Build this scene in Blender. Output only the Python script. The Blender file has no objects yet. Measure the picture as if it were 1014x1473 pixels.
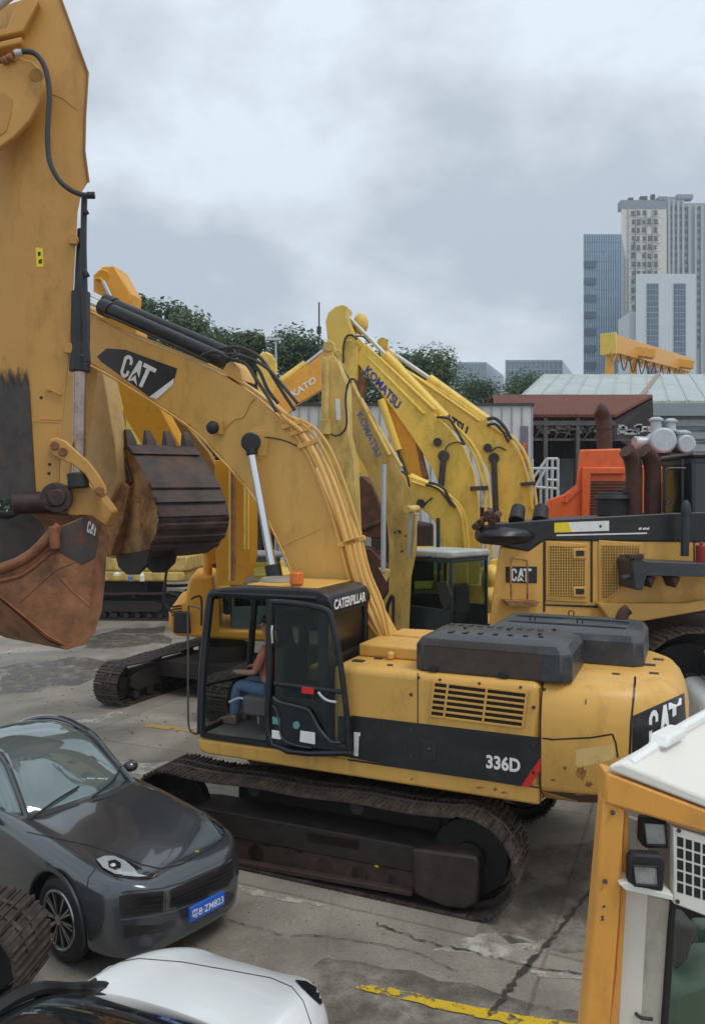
import bpy, bmesh, math, random
from mathutils import Vector, Matrix, geometry
from mathutils.bvhtree import BVHTree
R = math.radians
random.seed(7)
scene = bpy.context.scene
COL = scene.collection
# ---------------- camera
F_PX, CH, CX, CY = 1100.0, 4.45, 507.0, 728.0
cam = bpy.data.cameras.new('camera'); camo = bpy.data.objects.new('camera', cam); COL.objects.link(camo)
camo.location = (0, 0, CH); camo.rotation_euler = (R(90), 0, 0)
cam.sensor_fit = 'VERTICAL'; cam.sensor_height = 36.0; cam.lens = F_PX/1473.0*36.0
cam.shift_y = -(736.5-CY)/1473.0
cam.clip_end = 5000; cam.clip_start = 0.05
scene.camera = camo
scene.view_settings.view_transform = 'Standard'; scene.view_settings.look = 'None'
scene.view_settings.exposure = 0.28; scene.view_settings.gamma = 1.0
# ---------------- world: overcast sky
SUN_EL, SUN_AZ = R(55), R(200)
w = bpy.data.worlds.new('World'); scene.world = w; w.use_nodes = True
nt = w.node_tree; nt.nodes.clear()
def N(t, **k):
    n = nt.nodes.new(t)
    for a, b in k.items(): setattr(n, a, b)
    return n
L = lambda a, b: nt.links.new(a, b)
out = N('ShaderNodeOutputWorld'); mixs = N('ShaderNodeMixShader')
bg1 = N('ShaderNodeBackground'); bg2 = N('ShaderNodeBackground')
sky = N('ShaderNodeTexSky', sky_type='NISHITA'); sky.sun_disc = False
sky.sun_elevation = SUN_EL; sky.sun_rotation = SUN_AZ
L(sky.outputs[0], bg1.inputs[0]); bg1.inputs[1].default_value = 0.08
tc = N('ShaderNodeTexCoord'); mp = N('ShaderNodeMapping'); mp.inputs['Scale'].default_value = (1.0, 1.0, 1.7); mp.inputs['Location'].default_value = (1.3, .4, .75)
L(tc.outputs['Generated'], mp.inputs[0])
n1 = N('ShaderNodeTexNoise'); n1.inputs['Scale'].default_value = 2.6; n1.inputs['Detail'].default_value = 6; n1.inputs['Roughness'].default_value = .56; n1.inputs['Distortion'].default_value = .1
L(mp.outputs[0], n1.inputs[0])
r1 = N('ShaderNodeValToRGB'); e = r1.color_ramp
e.elements[0].position = .40; e.elements[0].color = (.41, .465, .53, 1)
e.elements[1].position = .59; e.elements[1].color = (.64, .715, .79, 1)
el = e.elements.new(.5); el.color = (.53, .59, .65, 1)
L(n1.outputs[0], r1.inputs[0])
# brighter towards the zenith, paler at the horizon (overcast dome)
sx = N('ShaderNodeSeparateXYZ'); L(tc.outputs['Generated'], sx.inputs[0])
r2 = N('ShaderNodeValToRGB'); f = r2.color_ramp
f.elements[0].position = .0; f.elements[0].color = (1.0, 1.0, 1.0, 1)
f.elements[1].position = .75; f.elements[1].color = (1.12, 1.11, 1.09, 1)
L(sx.outputs[2], r2.inputs[0])
mm = N('ShaderNodeMix', data_type='RGBA', blend_type='MULTIPLY'); mm.inputs[0].default_value = 1
L(r1.outputs[0], mm.inputs[6]); L(r2.outputs[0], mm.inputs[7])
L(mm.outputs[2], bg2.inputs[0]); bg2.inputs[1].default_value = 1.08
mixs.inputs[0].default_value = .9
L(bg1.outputs[0], mixs.inputs[1]); L(bg2.outputs[0], mixs.inputs[2]); L(mixs.outputs[0], out.inputs[0])
# ---------------- sun through the cloud
sl = bpy.data.lights.new('sun', 'SUN'); sl.energy = 1.1; sl.angle = R(22); sl.color = (1, .96, .9)
so = bpy.data.objects.new('sun', sl); COL.objects.link(so)
sd = Vector((math.cos(SUN_EL)*.65, -math.cos(SUN_EL)*.45, math.sin(SUN_EL))).normalized()
so.rotation_euler = (-sd).to_track_quat('-Z', 'Y').to_euler()
sky.sun_rotation = math.atan2(sd.x, sd.y)
# ================= materials
def mat(name, col, rough=.5, metal=0., var=.12, vs=3.0, dirt=None, da=.35, ds=1.5, bump=.0, bs=60, trans=0., coat=0., emis=None, ior=None, streak=False, dth=.5, chips=None):
    m = bpy.data.materials.new(name); m.use_nodes = True
    t = m.node_tree; b = t.nodes['Principled BSDF']
    b.inputs['Roughness'].default_value = rough; b.inputs['Metallic'].default_value = metal
    b.inputs['Transmission Weight'].default_value = trans; b.inputs['Coat Weight'].default_value = coat
    b.inputs['Coat Roughness'].default_value = .04
    if ior: b.inputs['IOR'].default_value = ior
    co = t.nodes.new('ShaderNodeTexCoord')
    src = co.outputs['Object']
    no = t.nodes.new('ShaderNodeTexNoise'); no.inputs['Scale'].default_value = vs; no.inputs['Detail'].default_value = 6; no.inputs['Roughness'].default_value = .65
    t.links.new(src, no.inputs[0])
    rp = t.nodes.new('ShaderNodeValToRGB'); c = rp.color_ramp
    c.elements[0].position = .3; c.elements[1].position = .7
    c.elements[0].color = tuple(x*(1-var) for x in col)+(1,); c.elements[1].color = tuple(min(1, x*(1+var)) for x in col)+(1,)
    t.links.new(no.outputs[0], rp.inputs[0]); last = rp.outputs[0]
    if dirt:
        nd = t.nodes.new('ShaderNodeTexNoise'); nd.inputs['Scale'].default_value = ds; nd.inputs['Detail'].default_value = 9; nd.inputs['Roughness'].default_value = .72
        if streak:
            mpn = t.nodes.new('ShaderNodeMapping'); mpn.inputs['Scale'].default_value = (1.7, 1.7, .75)
            t.links.new(src, mpn.inputs[0]); t.links.new(mpn.outputs[0], nd.inputs[0])
        else: t.links.new(src, nd.inputs[0])
        rd = t.nodes.new('ShaderNodeValToRGB'); d = rd.color_ramp
        d.elements[0].position = dth; d.elements[0].color = (0, 0, 0, 1); d.elements[1].position = min(1, dth+.22); d.elements[1].color = (da,)*3+(1,)
        t.links.new(nd.outputs[0], rd.inputs[0])
        mx = t.nodes.new('ShaderNodeMix'); mx.data_type = 'RGBA'
        t.links.new(rd.outputs[0], mx.inputs[0]); t.links.new(last, mx.inputs[6]); mx.inputs[7].default_value = tuple(dirt)+(1,)
        last = mx.outputs[2]
        rr = t.nodes.new('ShaderNodeMath'); rr.operation = 'MULTIPLY_ADD'; rr.use_clamp = True
        t.links.new(rd.outputs[0], rr.inputs[0]); rr.inputs[1].default_value = .5; rr.inputs[2].default_value = rough
        t.links.new(rr.outputs[0], b.inputs['Roughness'])
    if chips:
        cv, th = chips
        nc = t.nodes.new('ShaderNodeTexNoise'); nc.inputs['Scale'].default_value = 7; nc.inputs['Detail'].default_value = 12; nc.inputs['Roughness'].default_value = .78
        t.links.new(src, nc.inputs[0]); rc = t.nodes.new('ShaderNodeValToRGB'); rc.color_ramp.elements[0].position = th; rc.color_ramp.elements[0].color = (0, 0, 0, 1); rc.color_ramp.elements[1].position = th+.015; rc.color_ramp.elements[1].color = (.85, .85, .85, 1)
        t.links.new(nc.outputs[0], rc.inputs[0]); mc = t.nodes.new('ShaderNodeMix'); mc.data_type = 'RGBA'; t.links.new(rc.outputs[0], mc.inputs[0]); t.links.new(last, mc.inputs[6]); mc.inputs[7].default_value = tuple(cv)+(1,); last = mc.outputs[2]
    t.links.new(last, b.inputs['Base Color'])
    if bump:
        nb = t.nodes.new('ShaderNodeTexNoise'); nb.inputs['Scale'].default_value = bs; nb.inputs['Detail'].default_value = 4
        t.links.new(src, nb.inputs[0]); bp = t.nodes.new('ShaderNodeBump'); bp.inputs['Strength'].default_value = bump; bp.inputs['Distance'].default_value = .02
        t.links.new(nb.outputs[0], bp.inputs['Height']); t.links.new(bp.outputs[0], b.inputs['Normal'])
    if emis: b.inputs['Emission Color'].default_value = tuple(emis[:3])+(1,); b.inputs['Emission Strength'].default_value = emis[3]
    return m
RUST = (.13, .055, .025); GRIME = (.05, .035, .025)
M = dict(
 carglass=mat('car_glass', (.20, .25, .25), .03, .55, var=.04, vs=1.5, coat=.6),
 pit=mat('recess_black', (.012, .010, .009), .7, var=.4, vs=8),  # near-black puts the shade inside tracks, slots and intakes into the colour
 cat=mat('cat_yellow', (.68, .38, .085), .42, var=.07, vs=1.2, dirt=(.22, .115, .035), da=.40, ds=2.2, bump=.10, bs=5, streak=True, dth=.50, chips=((.13, .06, .03), .665)),
 catfar=mat('tan_yellow', (.60, .38, .12), .5, var=.1, vs=1.5, dirt=(.2, .11, .035), da=.5, ds=2, streak=True),
 giant=mat('ochre_yellow', (.53, .27, .055), .42, var=.08, vs=.8, dirt=(.19, .09, .03), da=.5, ds=1.6, bump=.03, bs=18, streak=True, dth=.50, chips=((.15, .07, .03), .68)),
 kom=mat('komatsu_yellow', (.74, .50, .09), .4, var=.08, vs=1.4, dirt=(.24, .14, .035), da=.5, ds=2.2, streak=True, dth=.5),
 kom2=mat('bright_yellow', (.82, .55, .085), .42, var=.09, vs=1.4, dirt=(.3, .17, .03), da=.5, ds=2.2, streak=True, dth=.5, chips=((.15, .08, .03), .68)),
 kom3=mat('dusty_yellow', (.68, .47, .13), .55, var=.12, vs=1.4, dirt=(.20, .13, .05), da=.6, ds=1.8, streak=True, dth=.45, chips=((.13, .07, .03), .66)),
 amber=mat('amber_paint', (.74, .34, .025), .4, var=.08, dirt=(.2, .1, .03), da=.4, ds=3),
 orange=mat('orange_paint', (.75, .12, .018), .42, var=.08, dirt=(.2, .05, .02), da=.4, ds=3, streak=True),
 loader=mat('loader_orange', (.72, .33, .06), .45, var=.05, vs=2, dirt=(.35, .17, .05), da=.45, ds=5, bump=.04, bs=90, streak=True, chips=((.2, .09, .04), .69)),
 cream=mat('cream_paint', (.74, .72, .65), .45, var=.04, vs=3, dirt=(.33, .27, .18), da=.4, ds=6, bump=.03, bs=80, dth=.58),
 white=mat('white_paint', (.80, .80, .77), .4, var=.04, dirt=(.4, .36, .3), da=.35, ds=3, dth=.58),
 black=mat('black_paint', (.012, .013, .015), .38, var=.2, dirt=(.05, .045, .04), da=.5, ds=4),
 cabblk=mat('cab_black', (.012, .014, .017), .3, var=.2, dirt=(.045, .04, .035), da=.4, ds=5),
 hoodg=mat('hood_grey', (.035, .040, .046), .36, var=.2, vs=5, dirt=(.11, .11, .11), da=.5, ds=2.5, bump=.06, bs=25),
 hoodb=mat('hood_brown', (.055, .037, .029), .6, var=.3, vs=8, dirt=(.09, .065, .05), da=.5, ds=3, bump=.3, bs=60),
 rubber=mat('rubber', (.018, .018, .019), .65, var=.2, bump=.1),
 hose=mat('hose_rubber', (.03, .03, .03), .5, var=.2),
 chrome=mat('chrome_rod', (.72, .73, .74), .16, 1., var=.03),
 steel=mat('dark_steel', (.07, .065, .06), .5, .6, var=.3, bump=.1),
 galv=mat('galvanised', (.50, .53, .55), .4, .3, var=.1, dirt=(.25, .24, .23), da=.3, ds=5),
 track=mat('track_steel', (.062, .047, .040), .55, .35, var=.4, vs=8, dirt=(.15, .115, .09), da=.7, ds=5, bump=.3, bs=40),
 frame=mat('muddy_frame', (.026, .018, .015), .7, var=.35, vs=4, dirt=(.07, .046, .035), da=.6, ds=3, bump=.35, bs=30),
 rustb=mat('bucket_rust', (.27, .115, .048), .7, .1, var=.45, vs=3.2, dirt=(.07, .045, .035), da=.9, ds=2.4, bump=.35, bs=30),
 rustd=mat('bucket_dark', (.060, .043, .037), .6, .3, var=.45, vs=3, dirt=(.20, .105, .075), da=.9, ds=1.5, bump=.25, bs=30),
 bplate=mat('worn_side_plate', (.42, .225, .075), .65, .1, var=.3, vs=2.5, dirt=(.13, .058, .028), da=.9, ds=2.2, bump=.25, bs=30, dth=.42),
 rustp=mat('rusty_pipe', (.075, .030, .020), .75, var=.35, vs=6, bump=.3),
 soot=mat('stained_steel', (.045, .034, .028), .6, var=.4, vs=2, dirt=(.15, .10, .05), da=.6, ds=3, streak=True, dth=.55),
 glass=mat('window_glass', (.55, .62, .60), .02, trans=1., var=.02, ior=1.08),
 tint=mat('tinted_glass', (.50, .60, .54), .03, var=.1, vs=2, trans=1., ior=1.12), rglass=mat('matt_dark_glass', (.012, .010, .009), .25, var=.3),
 dglass=mat('dark_glass', (.012, .015, .018), .04, var=.1, coat=.5),
 carpaint=mat('graphite_paint', (.072, .078, .088), .20, .5, var=.04, vs=20, coat=1.),
 carwhite=mat('pearl_white_paint', (.80, .83, .84), .25, .0, var=.02, coat=1.),
 lamp=mat('lamp_lens', (.34, .36, .37), .08, var=.2, vs=40, coat=1.),
 plate=mat('plate_blue', (.02, .12, .55), .35, var=.05),
 rim=mat('rim_metal', (.35, .35, .36), .25, .9, var=.1),
 w=mat('decal_white', (.82, .82, .8), .45, var=.05, dirt=(.4, .36, .3), da=.3, ds=8),
 k=mat('decal_black', (.014, .014, .016), .4, var=.2, dirt=(.06, .05, .04), da=.5, ds=6),
 red=mat('decal_red', (.62, .025, .02), .4, var=.08),
 blue=mat('decal_blue', (.03, .045, .28), .45, var=.25, vs=20),
 lblue=mat('decal_faded_blue', (.13, .2, .40), .5, var=.25, vs=20),
 ylab=mat('yellow_label', (.8, .6, .02), .5, var=.1),
 amberlens=mat('amber_lens', (.75, .16, .015), .25, var=.15, vs=25),
 skin=mat('skin', (.42, .22, .14), .55, var=.06), hair=mat('hair', (.012, .01, .009), .6),
 jean=mat('denim', (.10, .17, .27), .8, var=.2, vs=20), shirt=mat('orange_shirt', (.50, .17, .10), .8, var=.12), grey=mat('grey_sleeve', (.28, .3, .3), .8), shoe=mat('shoe', (.16, .12, .09), .7),
 seat=mat('seat_fabric', (.07, .065, .06), .85, var=.2),
 green=mat('green_paint', (.07, .12, .08), .5, var=.1, dirt=(.1, .08, .05), da=.5, ds=5),
 redp=mat('red_paint', (.25, .015, .015), .4),
)
# ================= geometry helpers
def pw(px, py, Y): return Vector(((px-CX)/F_PX*Y, Y, CH+(CY-py)/F_PX*Y))
def pz(px, py, z=0.):
    Y = (CH-z)*F_PX/(py-CY); return Vector(((px-CX)/F_PX*Y, Y, z))
class Fr:
    """vertical working plane system: a along heading h, b along n, z up"""
    def __init__(s, x, y, ang): s.o = Vector((x, y, 0)); s.h = Vector((math.cos(ang), math.sin(ang), 0)); s.n = Vector((s.h.y, -s.h.x, 0)) if False else Vector((-s.h.y, s.h.x, 0))
    def w(s, a, b, z): return s.o+s.h*a+s.n*b+Vector((0, 0, z))
    def px(s, px, py, b=0.):
        d = Vector(((px-CX)/F_PX, 1, (CY-py)/F_PX)); o = s.o+s.n*b
        t = o.dot(s.n)/Vector((d.x, d.y, 0)).dot(s.n); return Vector((0, 0, CH))+d*t
def fr2(p, h, ):  # frame from point and direction vector
    f = Fr(p[0], p[1], math.atan2(h[1], h[0])); return f
def tag(o, label=None, cat=None, group=None, kind=None):
    if label: o['label'] = label
    if cat: o['category'] = cat
    if group: o['group'] = group
    if kind: o['kind'] = kind
    return o
def thing(name, label, cat, loc, group=None):
    o = bpy.data.objects.new(name, None); COL.objects.link(o); o.location = loc; o.empty_display_size = .2
    o['wl'] = list(loc); return tag(o, label, cat, group)
def wloc(o):
    v = Vector((0, 0, 0))
    while o: v += Vector(o.location); o = o.parent
    return v
EACH = {'bolt', 'bucket_link', 'console', 'link_pin', 'hose_fitting', 'hydraulic_pipe', 'hydraulic_hose', 'pipe_clamp', 'door_sticker', 'door_handle', 'bucket_ear', 'lifting_eye', 'top_fitting', 'crane_leg', 'control_lever', 'side_window', 'eye', 'wiper', 'hose_bracket', 'intake_pipe', 'filler_box', 'bolt_hole', 'air_cleaner_can', 'platform_bracket', 'track_roller', 'manifold', 'exhaust_pipe_', 'hood_vent', 'knuckle_pin', 'stick_pin', 'panel_gap', 'door_gap', 'frame_marking', 'boom_fitting', 'hatch', 'latch_box', 'stick_label', 'label_marks', 'red_mark', 'trolley', 'festoon_cable'}
class MB:
    def __init__(s): s.v = []; s.f = []; s.m = []; s.c = []
    def add(s, vs, fs, mi=0):
        k = len(s.v); s.c.append((k, len(s.f), len(vs), len(fs))); s.v += [Vector(v) for v in vs]; s.f += [tuple(i+k for i in f) for f in fs]; s.m += [mi]*len(fs); return s
    def prism(s, pts, vec, mi=0):
        n = len(pts); pts = [Vector(p) for p in pts]; vec = Vector(vec)
        return s.add(pts+[p+vec for p in pts], [tuple(range(n)), tuple(range(2*n-1, n-1, -1))]+[(i, i+n, (i+1) % n+n, (i+1) % n) for i in range(n)], mi)
    def box(s, f, a0, a1, b0, b1, z0, z1, mi=0):
        P = [f.w(a0, b0, z0), f.w(a1, b0, z0), f.w(a1, b0, z1), f.w(a0, b0, z1)]
        return s.prism(P, f.n*(b1-b0), mi)
    def bar(s, p, q, w, h=None, up=(0, 0, 1), mi=0):
        p = Vector(p); q = Vector(q); h = h or w; d = (q-p).normalized(); u = Vector(up)
        if abs(d.dot(u)) > .97: u = Vector((0, 1, 0))
        r = d.cross(u).normalized(); u = r.cross(d).normalized()
        return s.prism([p+r*w/2+u*h/2, p-r*w/2+u*h/2, p-r*w/2-u*h/2, p+r*w/2-u*h/2], q-p, mi)
    def cyl(s, p, q, r, r2=None, n=16, mi=0):
        p = Vector(p); q = Vector(q); r2 = r if r2 is None else r2; d = (q-p).normalized()
        u = d.orthogonal().normalized(); v = d.cross(u)
        c = [(math.cos(2*math.pi*i/n), math.sin(2*math.pi*i/n)) for i in range(n)]
        vs = [p+(u*x+v*y)*r for x, y in c]+[q+(u*x+v*y)*r2 for x, y in c]
        return s.add(vs, [tuple(range(n-1, -1, -1)), tuple(range(n, 2*n))]+[(i, (i+1) % n, (i+1) % n+n, i+n) for i in range(n)], mi)
    def tube(s, pts, r, n=8, smooth=4, mi=0, closed=False):
        P = [Vector(p) for p in pts]
        if smooth > 1 and len(P) > 2:
            Q = []; m = len(P)
            for i in range(m-1 if not closed else m):
                g = lambda k: P[k % m] if closed else P[max(0, min(m-1, k))]
                a, b, c, d = g(i-1), g(i), g(i+1), g(i+2)
                for k in range(smooth):
                    t = k/smooth
                    Q.append(.5*((2*b)+(c-a)*t+(2*a-5*b+4*c-d)*t*t+(3*b-a-3*c+d)*t**3))
            if not closed: Q.append(P[-1])
            P = Q
        m = len(P); rs = r if isinstance(r, (list, tuple)) else [r]*m; vs = []
        if len(rs) != m: rs = [rs[0]+(rs[-1]-rs[0])*i/(m-1) for i in range(m)]
        u = None
        for i in range(m):
            d = (P[(i+1) % m if closed else min(i+1, m-1)]-P[i-1 if closed else max(i-1, 0)]).normalized()
            u = d.orthogonal().normalized() if u is None else (u-d*u.dot(d)).normalized()
            v = d.cross(u)
            vs += [P[i]+(u*math.cos(2*math.pi*k/n)+v*math.sin(2*math.pi*k/n))*rs[i] for k in range(n)]
        fs = [(i*n+k, i*n+(k+1) % n, ((i+1) % m)*n+(k+1) % n, ((i+1) % m)*n+k) for i in range(m if closed else m-1) for k in range(n)]
        if not closed: fs += [tuple(range(n-1, -1, -1)), tuple(range((m-1)*n, m*n))]
        return s.add(vs, fs, mi)
    def sphere(s, c, rx, ry=None, rz=None, n=14, mi=0):
        ry = ry or rx; rz = rz or rx; c = Vector(c); vs = []; fs = []; k = n//2
        for i in range(k+1):
            th = math.pi*i/k
            for j in range(n): vs.append(c+Vector((rx*math.sin(th)*math.cos(2*math.pi*j/n), ry*math.sin(th)*math.sin(2*math.pi*j/n), rz*math.cos(th))))
        for i in range(k):
            for j in range(n): fs.append((i*n+j, (i+1)*n+j, (i+1)*n+(j+1) % n, i*n+(j+1) % n))
        return s.add(vs, fs, mi)
    def loft(s, rows, closed=True, cap=True, mi=0):
        n = len(rows[0]); vs = [p for r in rows for p in r]; fs = []
        for i in range(len(rows)-1):
            for j in range(n if closed else n-1): fs.append((i*n+j, i*n+(j+1) % n, (i+1)*n+(j+1) % n, (i+1)*n+j))
        if cap: fs += [tuple(range(n-1, -1, -1)), tuple(range((len(rows)-1)*n, len(rows)*n))]
        return s.add(vs, fs, mi)
    def build(s, name, mats, parent=None, bevel=0., smooth=True, label=None, sub=0, angle=35, seg=2, loc=None, each=False):
        if (each or name in EACH) and len(s.c) > 1:
            last = None
            for k0, f0, nv, nf in s.c:
                q = MB(); q.v = s.v[k0:k0+nv]; q.f = [tuple(i-k0 for i in f) for f in s.f[f0:f0+nf]]; q.m = s.m[f0:f0+nf]
                last = q.build(name, mats, parent, bevel, smooth, label, sub, angle, seg, loc)
            return last
        me = bpy.data.meshes.new(name)
        base = wloc(parent) if parent else (Vector(loc) if loc is not None else Vector((0, 0, 0)))
        me.from_pydata([tuple(v-base) for v in s.v], [], s.f)
        if not isinstance(mats, (list, tuple)): mats = [mats]
        for m in mats: me.materials.append(M[m] if isinstance(m, str) else m)
        for p, mi in zip(me.polygons, s.m): p.material_index = mi
        bm = bmesh.new(); bm.from_mesh(me)
        bmesh.ops.remove_doubles(bm, verts=bm.verts, dist=1e-5)
        bmesh.ops.recalc_face_normals(bm, faces=bm.faces); bm.to_mesh(me); bm.free()
        if smooth:
            me.shade_smooth()
            if not sub: me.set_sharp_from_angle(angle=R(angle))
        o = bpy.data.objects.new(name, me); COL.objects.link(o)
        if parent: o.parent = parent
        else: o.location = base
        if bevel:
            b = o.modifiers.new('bevel', 'BEVEL'); b.width = bevel; b.segments = seg; b.limit_method = 'ANGLE'; b.angle_limit = R(40)
        if sub: q = o.modifiers.new('sub', 'SUBSURF'); q.levels = sub; q.render_levels = sub
        if label: o['label'] = label
        return o
def bvh_of(objs):
    dg = bpy.context.evaluated_depsgraph_get(); vs = []; fs = []
    for o in objs:
        ev = o.evaluated_get(dg); me = ev.to_mesh(); k = len(vs); base = wloc(o)
        vs += [Vector(v.co)+base for v in me.vertices]; fs += [tuple(i+k for i in p.vertices) for p in me.polygons]; ev.to_mesh_clear()
    return BVHTree.FromPolygons(vs, fs)
def tri2d(poly, step):
    xs = [p[0] for p in poly]; ys = [p[1] for p in poly]; vs = [Vector(p) for p in poly]; n = len(poly)
    dense = []
    for i in range(n):
        a = vs[i]; b = vs[(i+1) % n]; k = max(1, int((b-a).length/step))
        dense += [a+(b-a)*t/k for t in range(k)]
    ed = [(i, (i+1) % len(dense)) for i in range(len(dense))]
    pts = list(dense); x = min(xs)+step*.5
    while x < max(xs):
        y = min(ys)+step*.5
        while y < max(ys): pts.append(Vector((x, y))); y += step
        x += step
    r = geometry.delaunay_2d_cdt(pts, [], [list(range(len(dense)))], 1, 1e-4)
    return r[0], r[2]
def patch(bvh, poly, name, m, parent, off=.006, step=4., label=None, mb=None):
    """polygon traced in the photograph laid on the real surface it belongs to"""
    vs, fs = tri2d(poly, step); W = []; ok = []
    for v in vs:
        d = Vector(((v.x-CX)/F_PX, 1, (CY-v.y)/F_PX)).normalized()
        h = bvh.ray_cast(Vector((0, 0, CH)), d)
        if h[0] is None: W.append(Vector((0, 0, 0))); ok.append(False)
        else:
            nn = h[1] if h[1].dot(d) < 0 else -h[1]
            W.append(h[0]+nn*off); ok.append(True)
    ff = [f for f in fs if all(ok[i] for i in f)]
    # drop faces spanning a depth jump
    ff = [f for f in ff if max((W[f[i]]-W[f[i-1]]).length for i in range(len(f))) < .5]
    if mb is not None: return mb.add(W, ff)
    if not ff: return None
    q = MB().add(W, ff); return q.build(name, m, parent, label=label)
# letters ------------------------------------------------------------
CATP = [
 [(.0,.18),(.06,.04),(.14,0),(.22,.04),(.28,.18),(.28,.36),(.20,.36),(.20,.22),(.14,.14),(.09,.22),(.09,.78),(.14,.86),(.20,.78),(.20,.64),(.28,.64),(.28,.82),(.22,.96),(.14,1),(.06,.96),(.0,.82)],
 [(.30,.0),(.44,1),(.54,1),(.60,.55),(.63,.30),(.49,.50),(.40,.28),(.38,.0)],
 [(.36,-.02),(.49,.36),(.66,-.02),(.49,.10)],
 [(.60,1),(.60,.82),(.72,.82),(.72,.0),(.84,.0),(.84,.82),(1,.82),(1,1)]]
def text_faces(s, bold=.02):
    cu = bpy.data.curves.new('t', 'FONT'); cu.body = s; cu.offset = bold; cu.resolution_u = 3
    o = bpy.data.objects.new('t', cu); COL.objects.link(o); bpy.context.view_layer.update()
    dg = bpy.context.evaluated_depsgraph_get(); me = bpy.data.meshes.new_from_object(o.evaluated_get(dg))
    vs = [Vector(v.co) for v in me.vertices]; fs = [tuple(p.vertices) for p in me.polygons]
    bpy.data.objects.remove(o); bpy.data.curves.remove(cu); bpy.data.meshes.remove(me)
    x0 = min(v.x for v in vs); x1 = max(v.x for v in vs); y0 = min(v.y for v in vs); y1 = max(v.y for v in vs)
    return [((v.x-x0)/(x1-x0), (v.y-y0)/(y1-y0)) for v in vs], fs
def cat_faces():
    V = []; Fs = []
    for p in CATP:
        vs, fs = tri2d([Vector(q) for q in p], .5); k = len(V); V += [(v.x, v.y) for v in vs]; Fs += [tuple(i+k for i in f) for f in fs]
    return V, Fs
def lettering(tf, quad, name, m, parent, conv, label=None):
    """tf = (uv, faces); quad px TL,TR,BR,BL ; conv(px,py) -> world"""
    uv, fs = tf; TL, TR, BR, BL = [Vector(q) for q in quad]; W = []
    for u, v in uv:
        p = (BL*(1-u)+BR*u)*(1-v)+(TL*(1-u)+TR*u)*v; W.append(conv(p[0], p[1]))
    return MB().add(W, fs).build(name, m, parent, label=label, smooth=False)
def P(fr, pts, b): return [fr.px(x, y, b) for x, y in pts]
def traced(fr, pts, b, th, name, m, parent, bevel=.012, label=None, **k):
    return MB().prism(P(fr, pts, b), fr.n*th).build(name, m, parent, bevel=bevel, label=label, **k)
# ---- crawler track in a frame: a0..a1 centres, b0..b1 width
def track_loop(a0, a1, r0, r1, zc0, zc1, sag=.04):
    pts = []
    for i in range(13): t = R(90+180*i/12); pts.append((a0+r0*math.cos(t), zc0+r0*math.sin(t)))
    n = 14
    for i in range(1, n): pts.append((a0+(a1-a0)*i/n, (zc0-r0)*(1-i/n)+(zc1-r1)*i/n))
    for i in range(13): t = R(-90+180*i/12); pts.append((a1+r1*math.cos(t), zc1+r1*math.sin(t)))
    for i in range(1, n): u = i/n; pts.append((a1+(a0-a1)*u, (zc1+r1)*(1-u)+(zc0+r0)*u-sag*math.sin(math.pi*u*3)**2*.6-sag*.5))
    return pts
def resample(pts, step):
    P2 = [Vector(p) for p in pts]; P2.append(P2[0]); tot = sum((P2[i+1]-P2[i]).length for i in range(len(P2)-1)); n = round(tot/step); st = tot/n
    out = []; i = 0; acc = 0.; seg = (P2[1]-P2[0]).length
    for k in range(n):
        s = k*st
        while s > acc+seg: acc += seg; i += 1; seg = (P2[i+1]-P2[i]).length
        out.append(P2[i].lerp(P2[i+1], (s-acc)/seg))
    return out
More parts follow.
